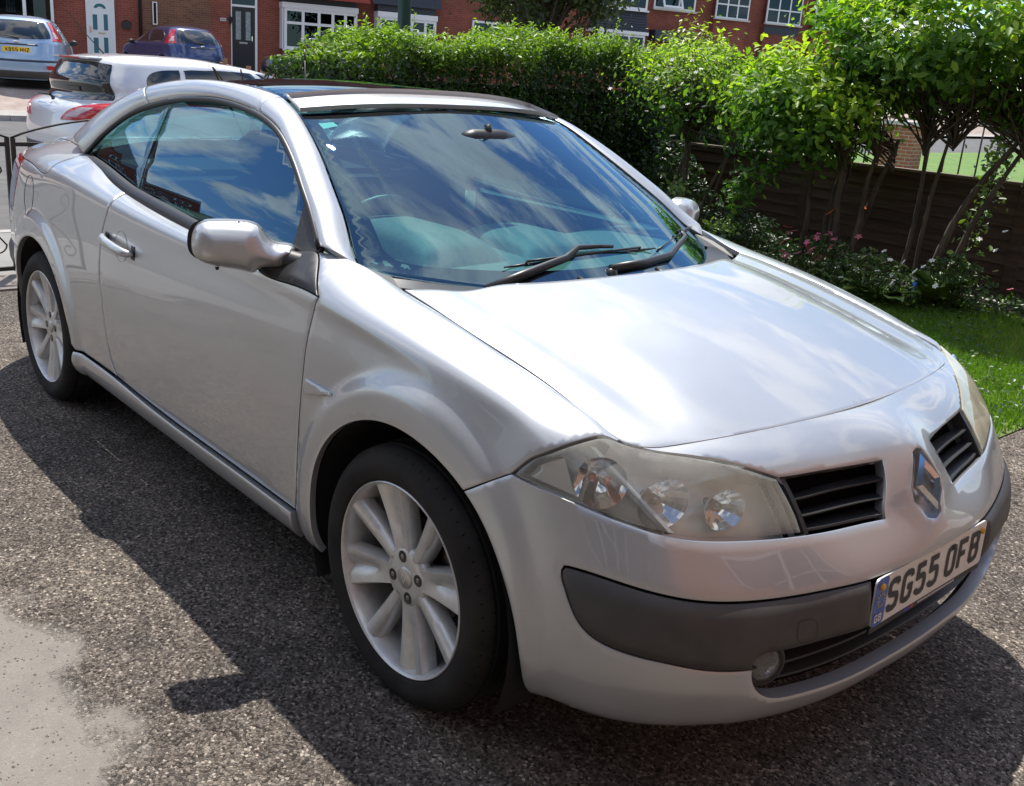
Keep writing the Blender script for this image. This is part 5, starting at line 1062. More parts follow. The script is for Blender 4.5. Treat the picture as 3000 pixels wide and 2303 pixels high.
MB().box((3.76*KS, -.048, SZ(0, 1.75)[1]), (4.0*KS, -.041, SZ(0, 1.80)[1])).obj('letter_plate', CHROME, DB); MB().box((4.125*KS, -.08, SZ(0, 1.84)[1]), (4.14*KS, -.04, SZ(0, 1.98)[1])).obj('door_handle', CHROME, DB)
NP = MB().box((3.22*KS, -.02, SZ(0, 2.35)[1]), (3.39*KS, -.001, SZ(0, 2.44)[1])).obj('house_number_sign', STONE, HB)
for k, xx in enumerate((3.26, 3.30, 3.34)): MB().lathe([(.010, 0), (.020, 0)], 12, c=(xx*KS+.01, -.022, SZ(0, 2.395)[1])).obj('digit', PLB, NP)
LN = thing('wall_lantern', tuple(O2), 'black carriage lantern on the brick left of the black door', 'lantern', rot=(0, 0, az))
lx = 3.49*KS; MB().tube([(lx, 0, SZ(0, 2.46)[1]), (lx, -.12, SZ(0, 2.52)[1]), (lx, -.16, SZ(0, 2.50)[1])], .014, 6).obj('bracket', LEAD, LN); MB().tube([(lx, -.16, SZ(0, 2.28)[1]), (lx, -.16, SZ(0, 2.32)[1]), (lx, -.16, SZ(0, 2.45)[1]), (lx, -.16, SZ(0, 2.50)[1])], [.03, .05, .085, .02], 6).obj('lamp_cage', LEAD, LN)
def bay(H, s0, s1, zs, zt, nl, skirt=None, curtain=(), tiles=TILE, proj=.55, low=True, transom=None):
    """canted bay with white lights, fascia and a cladding band or roof above"""
    a, b = s0*KS, s1*KS; B = put('bay_window', None, H)
    window(B, s0+.05, s1-.0, zs, zt, nl, y=-proj+.07, fr=.10, curtain=curtain, transom=transom, sill=2)
    z0, z1 = SZ(0, zs)[1], SZ(0, zt)[1]
    MB().box((a+.05, -proj+.075, ZH), (b, 0, z0-.03)).obj('bay_wall', BR, B)
    MB().box((a-.02, -proj-.03, z1+.002), (b+.06, 0, z1+.20)).obj('fascia', WHITE, B)
    for x0, x1 in ((a+.0, a+.05), (b+.0, b+.05)): MB().box((x0, -proj+.07, z0), (x1, 0, z1)).obj('side_frame', WHITE, B)
    MB().box((a, -.45, z1+.202), (b, 0, z1+.45)).obj('soffit', SLATE, B)
    return B, z1
B1, z1 = bay(HB, 4.96, 7.22, 1.7, 2.86, [1.25, 1.25, 1.1, 1.0, .7], curtain=(0, 3), transom=2.45)
for k in range(4): MB().add([(4.7*KS, -.95+.14*k, z1+.42+.13*k), (7.55*KS, -.95+.14*k, z1+.42+.13*k), (7.55*KS, -.79+.14*k, z1+.57+.13*k), (4.7*KS, -.79+.14*k, z1+.57+.13*k), (4.7*KS, -.95+.14*k, z1+.39+.13*k), (7.55*KS, -.95+.14*k, z1+.39+.13*k)], [(0, 1, 2, 3), (0, 4, 5, 1)]).obj('roof_tiles', TILE, B1)
HC_ = house('c', 7.75, 15.0, 'brick terraced house with dark slate cladding over its white bay window')
B2, z1 = bay(HC_, 7.9, 9.8, 1.7, 2.84, [1.2, 1, 1, .6], curtain=(0,), transom=2.45)
for k in range(7): MB().add([(7.7*KS, -.62-.03*k*0+.05*k, z1+.46+.17*k), (9.95*KS, -.62+.05*k, z1+.46+.17*k), (9.95*KS, -.56+.05*k, z1+.64+.17*k), (7.7*KS, -.56+.05*k, z1+.64+.17*k), (7.7*KS, -.60+.05*k, z1+.45+.17*k), (9.95*KS, -.60+.05*k, z1+.45+.17*k)], [(0, 1, 2, 3), (0, 4, 5, 1)]).obj('slate_course', SLATE, B2)
window(HC_, 11.2, 12.6, 2.0, 3.0, [1, 1], fr=.08)
HD_ = house('d', 15.05, 20.2, 'red brick house with grey slate skirt between white bay windows, right of tree')
B3 = put('bay_window', None, HD_); z0, z1 = SZ(0, 3.09)[1], SZ(0, 3.76)[1]
for k in range(8):
    t0, t1 = k/8, (k+1)/8; yb, yt = -.62+.12*t0, -.60+.12*t1; za, zb = z0+(z1-z0)*t0, z0+(z1-z0)*t1+.012
    i0, i1 = .12*t0, .12*t1
    MB().add([(15.46*KS+i0, yb-.014, za), (17.56*KS-i0*.3, yb-.014, za), (17.56*KS-i1*.3, yt, zb), (15.46*KS+i1, yt, zb), (15.46*KS+i0, yb+.01, za), (17.56*KS-i0*.3, yb+.01, za), (15.46*KS+i0, 0, za), (15.46*KS+i1, 0, zb)], [(0, 1, 2, 3), (0, 4, 5, 1), (0, 3, 7, 6)]).obj('slate_course', SLATE, B3)
MB().box((15.42*KS, -.68, z0-.13), (17.6*KS, 0, z0)).obj('cornice', WHITE, B3); window(B3, 15.6, 17.5, 1.9, 2.98, [1, 1.1, 1], y=-.55, fr=.09); window(B3, 15.63, 17.5, 3.80, 4.9, [1, 1.2, 1.0], y=-.48, fr=.09, sill=2, curtain=(2,))
MB().box((15.62*KS, -.475, z1), (17.5*KS, 0, 7.2)).obj('bay_core', BR, B3); MB().box((15.62*KS, -.545, ZH), (17.5*KS, 0, z0-.14)).obj('bay_core', BR, B3)
W4 = window(HD_, 17.99, 19.72, 3.95, 5.0, [1.6, 1.0], fr=.08, curtain=(0,))
OPW = MB(); za, zb = SZ(0, 3.99)[1], SZ(0, 4.6)[1]
for x0, x1, e, g in ((18.2, 18.27, za, zb), (18.95, 19.02, za, zb), (18.27, 18.95, za, za+.09), (18.27, 18.95, zb-.09, zb)): OPW.add([(x0*KS, -.1-(zb-e)*.45, e), (x1*KS, -.1-(zb-e)*.45, e), (x1*KS, -.1-(zb-g)*.45, g), (x0*KS, -.1-(zb-g)*.45, g), (x0*KS, -.15-(zb-e)*.45, e), (x1*KS, -.15-(zb-e)*.45, e), (x1*KS, -.15-(zb-g)*.45, g), (x0*KS, -.15-(zb-g)*.45, g)], [(0, 1, 2, 3), (4, 5, 6, 7), (0, 1, 5, 4), (1, 2, 6, 5), (2, 3, 7, 6), (3, 0, 4, 7)])
OPW.obj('open_casement', WHITE, W4); MB().box((17.95*KS, -.5, SZ(0, 2.86)[1]), (19.2*KS, 0, SZ(0, 3.22)[1])).obj('porch_canopy', SLATE, HD_)
HE = house('e', 20.2, 27.5, 'red brick house at the far right with leaded white bay windows above the shrubs')
B5 = put('bay_window', None, HE)
for a_, b_ in ((20.45, 21.9), (22.7, 24.3), (24.95, 26.4)): window(B5, a_, b_, 3.83, 5.0, [1, 1, 1], y=-.3, fr=.06, transom=4.3, curtain=(0, 1, 2)); MB().box((a_*KS, -.295, ZH), (b_*KS, 0, SZ(0, 3.83)[1]-.07)).obj('bay_core', BR, B5)
MB().box((22.7*KS, -.32, SZ(0, 3.45)[1]), (24.3*KS, -.296, SZ(0, 3.78)[1]-.05)).obj('lead_apron', SLATE, B5)
# low front wall and timber posts between the far drives
TIM = noise_mat('fence_timber', (.20, .12, .075), (.30, .19, .12), scale=12, rough=.85)
FF = thing('post_and_rail_fence', (0, 0, 0), 'low brown post and rail fence crossing behind the white car', 'fence')
for k in range(6):
    t = k/5; p = np.array([-24.5, 14.4, 0])*(1-t)+np.array([-29.5, 15.0+2.6, 0])*t; zz_ = .30+.35*t
    p = np.array([-21.5-1.9*k, 10.6+.25*k, 0]); zz_ = .02+.085*1.9*k*.9
    MB().box((p[0]-.05, p[1]-.05, zz_-.1), (p[0]+.05, p[1]+.05, zz_+1.0)).obj('post', TIM, FF)
    if k < 5: q = np.array([-21.5-1.9*(k+1), 10.6+.25*(k+1), 0]); z2 = .02+.085*1.9*(k+1)*.9; MB().tube([(p[0], p[1], zz_+.82), (q[0], q[1], z2+.82)], .045, 4).obj('rail', TIM, FF); MB().tube([(p[0], p[1], zz_+.42), (q[0], q[1], z2+.42)], .045, 4).obj('rail', TIM, FF)
# ------------------------------------------------------------------ houses beside the drive (seen only as reflections in the bodywork)
BRN = bt('orange_brick', (.33, .11, .055), (.42, .16, .08), 1, mortar=(.42, .36, .30), mort=.010)
OWN = thing('brick_house', (0, 0, 0), 'orange brick house wall at the head of the drive, in front of the silver car', 'house')
MB().box((4.6, -2.6, -.02), (9, 9, 5.6)).obj('wall', BRN, OWN); MB().add([(4.2, -1.6, 5.6), (4.2, 9.4, 5.6), (7, 9.4, 7.8), (7, -1.6, 7.8)], [(0, 1, 2, 3)]).obj('roof', SLATE, OWN)
def wframe(parent, org, ax, w, z0, z1, cols, rows, nrm):
    o_ = Vector(org); ax = Vector(ax); nr = Vector(nrm); m = MB(); f = .06
    def bx(a, b, c, d, t=.05, off=0):
        P = [o_+ax*x+nr*(off+y)+Vector((0, 0, z)) for x in (a, b) for y in (0, t) for z in (c, d)]; m.add([tuple(p) for p in P], [(0, 1, 3, 2), (4, 6, 7, 5), (0, 4, 5, 1), (2, 3, 7, 6), (0, 2, 6, 4), (1, 5, 7, 3)])
    bx(0, w, z0, z0+f); bx(0, w, z1-f, z1); bx(0, f, z0+f, z1-f); bx(w-f, w, z0+f, z1-f)
    for k in range(1, cols): bx(w*k/cols-f/2, w*k/cols+f/2, z0+f, z1-f)
    for k in range(1, rows): z = z0+(z1-z0)*k/rows; bx(f, w-f, z-f/3, z+f/3, .045)
    F = m.obj('window', WHITE, parent); g = MB(); P = [o_+ax*x+nr*.01+Vector((0, 0, z)) for x, z in ((f, z0+f), (w-f, z0+f), (w-f, z1-f), (f, z1-f))]; g.add([tuple(p) for p in P], [(0, 1, 2, 3)]).obj('pane', mat('reflect_pane', (.02, .025, .03), .08), F)
wframe(OWN, (4.6, .6, 0), (0, 1, 0), 2.0, .9, 2.2, 3, 2, (-1, 0, 0)); wframe(OWN, (4.6, 4.6, 0), (0, 1, 0), 2.2, .8, 2.2, 4, 2, (-1, 0, 0))
NEI = thing('neighbour_house', (0, 0, 0), 'unseen brown brick semi with white bay windows, set close to block low sky', 'house')  # out of view; stands close and tall to keep low sky off the flank
MB().box((-3.0, -14, -.02), (11.5, -5.6, 5.0)).obj('wall', bt('neighbour_brick', (.16, .10, .07), (.21, .14, .10), 1), NEI); MB().add([(-3.4, -5.2, 4.9), (11.9, -5.2, 4.9), (11.9, -9.8, 7.8), (-3.4, -9.8, 7.8)], [(0, 1, 2, 3)]).obj('roof', mat('brown_tile', (.10, .075, .06), .8), NEI)
MB().box((-.2, -10.2, 6.6), (.7, -9.4, 8.6)).obj('chimney', BR2, NEI)
for x in (-2.2, 1.6, 5.4): wframe(NEI, (x, -5.6, 0), (1, 0, 0), 1.8, .9, 2.2, 3, 2, (0, 1, 0)); wframe(NEI, (x, -5.6, 0), (1, 0, 0), 1.8, 3.3, 4.5, 3, 2, (0, 1, 0))
RAILB = thing('boundary_railing', (0, 0, 0), 'low iron railing on a kerb along the open side of the drive', 'railing')
m = MB(); m.box((-5, -4.6, 0), (5, -4.45, .25)); m.obj('plinth', KERBM, RAILB)
MB().tube([(-5, -4.52, .95), (5, -4.52, .95)], .015, 6).obj('top_rail', LEAD, RAILB)
bm0 = MB().tube([(0, 0, .25), (0, 0, 1.05)], .009, 5); bme = mesh('bar', bm0.V, bm0.F, [LEAD]);
for k in range(60): put('bar', bme, RAILB, (-5+.168*k, -4.52, 0))
# ------------------------------------------------------------------ iron gates at the mouth of the drive
IRON = noise_mat('black_iron', (.012, .011, .010), (.035, .022, .016), scale=25, rough=.55)
def scroll(c, r, a0, a1, n=16, k=1.0):
    return [(0, c[0]+(r*(1-.62*k*t))*math.cos(a0+(a1-a0)*t), c[1]+(r*(1-.62*k*t))*math.sin(a0+(a1-a0)*t)) for t in np.linspace(0, 1, n)]
def gate(y0, y1, lab, hinge):
    G = thing('iron_gate', (-5.03, 0, 0), lab, 'gate', 'pair of scrolled iron drive gates')
    MB().box((-.012, y0, .02), (.012, y0+.025, .86)).obj('stile', IRON, G); MB().box((-.012, y1-.025, .02), (.012, y1, .86)).obj('stile', IRON, G)
    MB().box((-.012, y0+.025, .81), (.012, y1-.025, .835)).obj('rail', IRON, G); MB().box((-.012, y0+.025, .025), (.012, y1-.025, .05)).obj('rail', IRON, G)
    w = y1-y0; P = [(0, y0+w*t, .86+.13*math.sin(math.pi*min(1, t*1.0))**.8+.0) for t in np.linspace(0, 1, 20)]; MB().tube(P, .007, 6).obj('arched_bar', IRON, G, smooth=True)
    nb = 3
    for k in range(nb):
        yc = y0+w*(k+.5)/nb; r = w/nb*.42
        for zc, s_ in ((.60, 1), (.25, -1)):
            for q in (-1, 1):
                pts = [(0, yc+q*r*.05, zc-s_*.17), (0, yc+q*r*.55, zc-s_*.06), (0, yc+q*r*.95, zc+s_*.06)]+[(0, yc+q*(r*.95-.06+.06*math.cos(a)*(1-a/9)), zc+s_*(.06+.06*math.sin(a)*(1-a/9))) for a in np.linspace(0, 5.5, 16)]
                MB().tube(pts, .0055, 5).obj('scroll', IRON, G, smooth=True)
        MB().tube([(0, y0+w*(k+1)/nb, .05), (0, y0+w*(k+1)/nb, .81)], .007, 6).obj('bar', IRON, G) if k < nb-1 else None
    return G
gate(-1.95, -.275, 'black iron drive gate leaf with scrolls, at the left edge beside the silver car tail', 0); gate(-.265, 1.15, 'black iron drive gate leaf closed behind the boot of the silver car', 1)
# ------------------------------------------------------------------ timber fence
FW = noise_mat('brown_fence_board', (.040, .021, .013), (.085, .046, .028), scale=3.5, detail=8, rough=.75, stretch=(.7, 4, 9), bump_s=.3, bump_d=.004)
FN = thing('timber_fence', (0, 0, 0), 'low brown overlapping-board fence running behind the flower bed', 'fence')
for px in (-4.95, -3.12, -1.29, .54, 2.37):
    MB().box((px-.045, 5.74, 0), (px+.045, 5.83, .98)).obj('post', FW, FN)
for i, px in enumerate((-4.95, -3.12, -1.29, .54)):
    x0, x1 = px+.047, px+1.83-.047
    for k in range(9):
        z0 = .03+k*.093; j = random.uniform(-.004, .004); V = []
        n = 12
        for q in range(n+1):
            x = x0+(x1-x0)*q/n; w = .004*math.sin(q*1.7+k*2.1+i)+.003*math.sin(q*.6+k)
            V += [(x, 5.748+j, z0+w), (x, 5.742+j, z0-.004+w), (x, 5.768+j, z0+.118+w*.5), (x, 5.775+j, z0+.118+w*.5)]
        MB().add(V, [(4*q+a, 4*q+(a+1) % 4, 4*q+4+(a+1) % 4, 4*q+4+a) for q in range(n) for a in range(4)]+[(0, 1, 2, 3), (4*n, 4*n+1, 4*n+2, 4*n+3)]).obj('board', FW, FN)
    MB().box((x0, 5.735, .865), (x1, 5.742, .905)).obj('batten', FW, FN)
    MB().box((x0-.03, 5.725, .905), (x1+.03, 5.80, .925)).obj('capping', noise_mat('worn_capping', (.12, .085, .06), (.22, .17, .13), scale=5, rough=.85), FN)
    for q in (.3, .7): MB().box((x0+(x1-x0)*q-.02, 5.772, .03), (x0+(x1-x0)*q+.02, 5.80, .90)).obj('back_batten', FW, FN)
# ------------------------------------------------------------------ leaves
RNG = np.random.default_rng(42)
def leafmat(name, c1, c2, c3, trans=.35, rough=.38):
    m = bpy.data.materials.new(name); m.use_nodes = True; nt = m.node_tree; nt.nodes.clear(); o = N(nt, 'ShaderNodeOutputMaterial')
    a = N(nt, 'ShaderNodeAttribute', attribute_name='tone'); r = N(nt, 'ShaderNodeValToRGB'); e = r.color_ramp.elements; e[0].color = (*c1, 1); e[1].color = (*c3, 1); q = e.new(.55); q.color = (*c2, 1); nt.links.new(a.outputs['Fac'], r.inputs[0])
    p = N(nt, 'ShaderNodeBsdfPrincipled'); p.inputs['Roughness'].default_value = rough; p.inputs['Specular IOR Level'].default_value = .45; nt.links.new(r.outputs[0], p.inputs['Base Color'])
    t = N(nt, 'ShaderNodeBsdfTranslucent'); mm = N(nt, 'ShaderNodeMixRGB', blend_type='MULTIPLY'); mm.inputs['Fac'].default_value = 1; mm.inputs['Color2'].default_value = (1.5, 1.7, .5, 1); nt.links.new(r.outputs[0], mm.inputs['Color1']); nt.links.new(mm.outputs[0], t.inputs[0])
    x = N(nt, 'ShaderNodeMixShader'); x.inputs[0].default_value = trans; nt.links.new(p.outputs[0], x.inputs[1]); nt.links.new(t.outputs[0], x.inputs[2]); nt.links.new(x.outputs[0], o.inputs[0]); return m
def leaves(name, P, Nrm, size, m, parent, tone, droop=.3, aspect=.45, spread=.7, stuff=True, shape=6):
    """many folded leaves at P, roughly facing Nrm; one mesh"""
    n = len(P); d = RNG.normal(size=(n, 3)); nn = Nrm+spread*d; nn /= np.linalg.norm(nn, axis=1, keepdims=True)
    t = RNG.normal(size=(n, 3)); t[:, 2] -= droop; t -= nn*(t*nn).sum(1, keepdims=True); t /= np.linalg.norm(t, axis=1, keepdims=True); b = np.cross(nn, t)
    s = (size*RNG.uniform(.6, 1.25, n))[:, None]; w = s*aspect
    base = P-t*s*.5; tip = P+t*s*.55-nn*s*.08; m1 = P-t*s*.10; l1 = m1+b*w*.5+nn*s*.07; r1 = m1-b*w*.5+nn*s*.07; m2 = P+t*s*.25; l2 = m2+b*w*.36+nn*s*.03; r2 = m2-b*w*.36+nn*s*.03
    V = np.stack([base, l1, r1, l2, r2, tip], 1).reshape(-1, 3); k = np.arange(n)[:, None]*6
    # two halves meeting on the midrib: quads base-l1-l2-tip and base-tip-r2-r1
    F = np.concatenate([k+np.array([0, 1, 3, 5]), k+np.array([0, 5, 4, 2])], 1).reshape(-1, 4)
    me = bpy.data.meshes.new(name); me.vertices.add(len(V)); me.vertices.foreach_set('co', V.ravel()); me.loops.add(F.size); me.loops.foreach_set('vertex_index', F.ravel().astype(np.int32)); me.polygons.add(len(F)); me.polygons.foreach_set('loop_start', np.arange(0, F.size, 4, dtype=np.int32)); me.polygons.foreach_set('loop_total', np.full(len(F), 4, np.int32))
    at = me.attributes.new('tone', 'FLOAT', 'POINT'); at.data.foreach_set('value', np.repeat(np.clip(tone, 0, 1), 6).astype(np.float32)); me.materials.append(m); me.update(calc_edges=True); me.validate()
    o = put(name, me, parent)
    if stuff: o['kind'] = 'stuff'
    return o
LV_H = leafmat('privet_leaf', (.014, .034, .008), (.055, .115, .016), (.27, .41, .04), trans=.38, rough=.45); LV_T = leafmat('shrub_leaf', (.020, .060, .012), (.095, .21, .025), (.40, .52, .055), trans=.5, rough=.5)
LV_D = leafmat('street_tree_leaf', (.020, .035, .008), (.05, .075, .016), (.13, .15, .03)); LV_C = leafmat('conifer_spray', (.06, .09, .02), (.11, .16, .035), (.17, .20, .05)); LV_G = leafmat('border_leaf', (.02, .05, .012), (.06, .12, .03), (.20, .30, .07))
BARK = noise_mat('bark', (.045, .033, .024), (.11, .085, .062), scale=20, rough=.9, stretch=(1, 1, .2), bump_s=.5, bump_d=.006)
# clipped hedge on the front boundary
HG = thing('privet_hedge', (-5.4, 3.9, 0), 'tall clipped green hedge behind the silver car with sunlit-coloured top leaves and new shoots', 'hedge')
def hz(y): return 1.52+.20*sstep(1.8, 4.0, y)+.05*np.sin(y*3.1)+.03*np.sin(y*7.7+1)
n = 62000; y = RNG.uniform(2.05, 7.6, n); top = hz(y); side = RNG.random(n)
face = RNG.random(n); x = np.empty(n); z = np.empty(n); nr = np.zeros((n, 3))
A = face < .50; Bm = (face >= .50) & (face < .80); Cm = (face >= .80) & (face < .86); Dm = face >= .86
bul = lambda yy, zz_: .05*np.sin(yy*4.3+zz_*3)+.04*np.sin(yy*9.1-zz_*5)
z[A] = RNG.uniform(.03, 1, A.sum())**.8*top[A]; x[A] = -4.72+bul(y[A], z[A])-np.abs(RNG.normal(0, .10, A.sum())); nr[A] = (.9, 0, .35)
x[Bm] = RNG.uniform(-6.0, -4.72, Bm.sum()); z[Bm] = top[Bm]+bul(y[Bm], x[Bm])-np.abs(RNG.normal(0, .07, Bm.sum()))+RNG.random(Bm.sum())**6*.10; nr[Bm] = (.2, 0, 1)
y[Cm] = 2.05-RNG.normal(0, .06, Cm.sum()); x[Cm] = RNG.uniform(-5.9, -4.75, Cm.sum()); z[Cm] = RNG.uniform(.05, 1, Cm.sum())*1.45; nr[Cm] = (.2, -1, .2)
x[Dm] = RNG.uniform(-5.9, -4.75, Dm.sum()); z[Dm] = RNG.uniform(.1, 1, Dm.sum())*top[Dm]; nr[Dm] = (.5, 0, .6)
thin = RNG.random(n) < .25*((np.abs(z-.9) < .5) & A); keep = ~thin
tone = .14+.62*sstep(-.32, .0, z-top)+RNG.normal(0, .14, n)  # top leaves coloured lighter as if sunlit, faces below darker
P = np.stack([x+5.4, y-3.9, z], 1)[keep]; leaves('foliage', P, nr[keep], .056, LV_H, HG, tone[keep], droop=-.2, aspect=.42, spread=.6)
# upright shoots
SP = []; ST2 = []; tn = []; sh = MB()
for k in range(420):
    yy = RNG.uniform(2.05, 7.4); xx = RNG.uniform(-5.6, -4.74); z0 = float(hz(np.array([yy]))[0])-.03; L = RNG.choice([.08, .12, .17, .26], p=[.45, .37, .16, .02]); dx, dy = RNG.normal(0, .12, 2)
    sh.tube([(xx+5.4, yy-3.9, z0-.05), (xx+5.4+dx*L, yy-3.9+dy*L, z0+L)], .0018, 3, cap=False)
    for q in range(int(L/.016)):
        t = (q+1)/(L/.016); a = q*2.4; SP.append((xx+5.4+dx*L*t+.016*math.cos(a), yy-3.9+dy*L*t+.016*math.sin(a), z0+L*t+.006)); ST2.append((math.cos(a)*-.5, math.sin(a)*-.5, .75)); tn.append(.78+.2*t)
sh.obj('shoots', mat('green_stem', (.08, .12, .03), .6), HG, fix=False, kind='stuff')
leaves('shoot_leaves', np.array(SP), np.array(ST2), .045, LV_H, HG, np.array(tn), droop=-1.2, aspect=.36, spread=.25)
m = MB()
for k in range(60):
    yy = RNG.uniform(1.4, 7.3); xx = RNG.uniform(-5.6, -5.0); m.tube([(xx+5.4, yy-3.9, 0), (xx+5.4+RNG.normal(0, .08), yy-3.9+RNG.normal(0, .1), .7), (xx+5.4+RNG.normal(0, .15), yy-3.9+RNG.normal(0, .25), 1.35)], [.018, .012, .006], 5, cap=False)
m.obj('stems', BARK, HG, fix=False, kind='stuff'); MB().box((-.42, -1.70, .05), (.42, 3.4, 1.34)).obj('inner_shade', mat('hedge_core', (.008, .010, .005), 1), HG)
# a tall privet sprig in front of the lamp post
# ------------------------------------------------------------------ multi-stemmed shrubs in the bed
def shrub(name, base, label, stems, crown, nleaf, size, m, tonebase=.45, twigs=260, cat='shrub', nclump=60, seed=1, holes=0):
    R_ = np.random.default_rng(seed); T = thing(name, base, label, cat); ends = []
    for i, (dx, dy, h, r, lean) in enumerate(stems):
        p0 = np.array([dx, dy, 0.]); pts = [tuple(p0)]; q = p0.copy(); d = np.array([lean[0], lean[1], 1.0]); nseg = 7
        for k in range(nseg):
            q = q+d/np.linalg.norm(d)*h/nseg+R_.normal(0, .008, 3); d = d+R_.normal(0, .06, 3); pts.append(tuple(q))
        MB().tube(pts, list(np.linspace(r, r*.45, nseg+1)), 7).obj('stem', BARK, T, smooth=True); ends.append(q)
    cx, cy, cz, rx, ry, rz = crown; tw = MB()
    cl = []
    while len(cl) < nclump:
        v = R_.normal(size=3); v /= np.linalg.norm(v); rr = R_.uniform(.55, 1.0); p = np.array([cx+v[0]*rx*rr, cy+v[1]*ry*rr, cz+v[2]*rz*rr]); cl.append((p, v))
    for k in range(twigs):
        e = ends[k % len(ends)]; c = cl[k % len(cl)][0]; mid = (e+c)/2+R_.normal(0, .09, 3); tw.tube([tuple(e-np.array([0, 0, R_.uniform(0, .25)])), tuple(mid), tuple(c+R_.normal(0, .08, 3))], [.007, .005, .002], 4, cap=False)
    o = tw.obj('branches', BARK, T, fix=False, kind='stuff')
    ci = R_.integers(0, nclump, nleaf); C0 = np.array([c[0] for c in cl])[ci]; V0 = np.array([c[1] for c in cl])[ci]
    cs = R_.uniform(.10, .24, nclump)[ci][:, None]
    P = C0+R_.normal(size=(nleaf, 3))*cs*np.array([rx, ry, rz])/max(rx, ry, rz)*.85
    rel = (P-np.array([cx, cy, cz]))/np.array([rx, ry, rz]); Nn = rel+np.array([0, 0, .8]); Nn /= np.linalg.norm(Nn, axis=1, keepdims=True)
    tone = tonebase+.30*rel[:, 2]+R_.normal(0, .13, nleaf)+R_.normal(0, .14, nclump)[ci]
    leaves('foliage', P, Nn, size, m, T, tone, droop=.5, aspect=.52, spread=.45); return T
shrub('rose_shrub', (-3.95, 5.05, 0), 'tangled multi-stemmed shrub with white blossom between the hedge and the big leafy shrub', [(-.12, 0, 1.25, .022, (.02, .05)), (-.03, .05, 1.3, .020, (.08, 0)), (.06, -.04, 1.25, .024, (-.05, .02)), (.14, .03, 1.3, .018, (.12, .06)), (.20, 0, 1.2, .016, (.2, 0))], (.0, .0, 1.45, .45, .50, .36), 3600, .046, LV_T, .56, 260, seed=3, nclump=70)
shrub('leafy_shrub', (-2.42, 5.05, 0), 'large leafy shrub on dark leaning stems right of the car, crown over the fence', [(-.16, -.05, 1.15, .026, (-.10, 0)), (-.06, .04, 1.2, .030, (.0, .04)), (.04, .0, 1.2, .036, (.05, .02)), (.13, .05, 1.2, .030, (.10, .0)), (.22, -.05, 1.2, .026, (.12, 0)), (.0, -.08, 1.0, .020, (-.12, .1))], (-.33, -.20, 1.38, .66, .50, .42), 6400, .068, LV_T, .60, 170, seed=5, nclump=70)
shrub('leafy_shrub', (-1.80, 5.22, 0), 'tall leafy shrub with bare stems rising from the pink and white flowers by the fence', [(-.08, 0, 1.35, .024, (.04, 0)), (.0, .05, 1.4, .022, (.08, .0)), (.12, -.03, 1.45, .036, (.20, .0)), (.22, .03, 1.45, .028, (.24, .02))], (.10, -.20, 1.86, 1.05, .62, .52), 9400, .070, LV_T, .58, 220, seed=9, nclump=95)
# drooping bough of the leafy shrub low over the fence
def spray(name, pts, label, n=500, size=.062, r=.14, m=LV_T, cat='branch', tone0=.35, seed=4):
    R_ = np.random.default_rng(seed); T = thing(name, pts[0], label, cat); P0 = np.array(pts)-np.array(pts[0]); MB().tube([tuple(p) for p in P0], list(np.linspace(.010, .003, len(pts))), 5).obj('stem', BARK, T, smooth=True)
    t = R_.random(n)**.6*(len(pts)-1); i = np.minimum(t.astype(int), len(pts)-2); f = (t-i)[:, None]; P = P0[i]*(1-f)+P0[i+1]*f+R_.normal(0, r, (n, 3))*np.array([1, 1, .7]); leaves('foliage', P, np.tile([.3, -.4, .8], (n, 1)), size, m, T, tone0+R_.normal(0, .18, n), droop=.5, aspect=.5, spread=.5); return T
spray('hanging_bough', [(-2.55, 4.9, .95), (-2.75, 4.65, .92), (-2.86, 4.5, .78), (-2.92, 4.42, .62)], 'low drooping leafy bough hanging in front of the dark fence', 260, .066, .085)
spray('climbing_bindweed', [(-1.55, 5.45, .05), (-1.50, 5.45, .5), (-1.42, 5.42, .95), (-1.36, 5.40, 1.25)], 'light green bindweed climbing the stems at the right of the shrubs', 320, .055, .06, LV_G, 'climber', .75, 8)
spray('low_branch', [(-3.3, 4.75, .05), (-3.32, 4.6, .30), (-3.1, 4.45, .42), (-2.85, 4.35, .40)], 'pale variegated sprig catching sun in the shade beside the bonnet', 130, .05, .05, LV_G, 'plant', .9, 12)
spray('low_branch', [(-3.75, 4.8, .05), (-3.72, 4.7, .45), (-3.62, 4.6, .68)], 'pale sunlit leaves on a low stem just right of the left door mirror', 110, .055, .055, LV_G, 'plant', .8, 13)
# border plants and flowers
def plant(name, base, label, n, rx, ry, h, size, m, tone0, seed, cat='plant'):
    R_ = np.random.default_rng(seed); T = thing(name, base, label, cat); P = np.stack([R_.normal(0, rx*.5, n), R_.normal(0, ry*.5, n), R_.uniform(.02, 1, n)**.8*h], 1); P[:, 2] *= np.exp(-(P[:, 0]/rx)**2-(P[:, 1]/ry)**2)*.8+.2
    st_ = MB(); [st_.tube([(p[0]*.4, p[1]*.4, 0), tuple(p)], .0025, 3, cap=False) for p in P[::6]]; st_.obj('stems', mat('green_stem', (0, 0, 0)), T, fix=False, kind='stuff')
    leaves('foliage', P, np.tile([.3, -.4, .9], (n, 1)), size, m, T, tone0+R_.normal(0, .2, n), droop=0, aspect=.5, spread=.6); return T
plant('geranium', (-2.36, 4.92, 0), 'bushy plant with clusters of pink flowers at the foot of the leafy shrub', 1100, .42, .30, .42, .035, LV_G, .50, 21)
plant('daisy_clump', (-1.95, 4.85, 0), 'sprawling clump with small white flowers in front of the shrub stems', 1300, .40, .30, .38, .034, LV_G, .62, 22)
plant('border_plant', (-1.45, 5.15, 0), 'dark green border plant with a few white flowers against the fence', 900, .34, .26, .42, .042, LV_G, .38, 23)
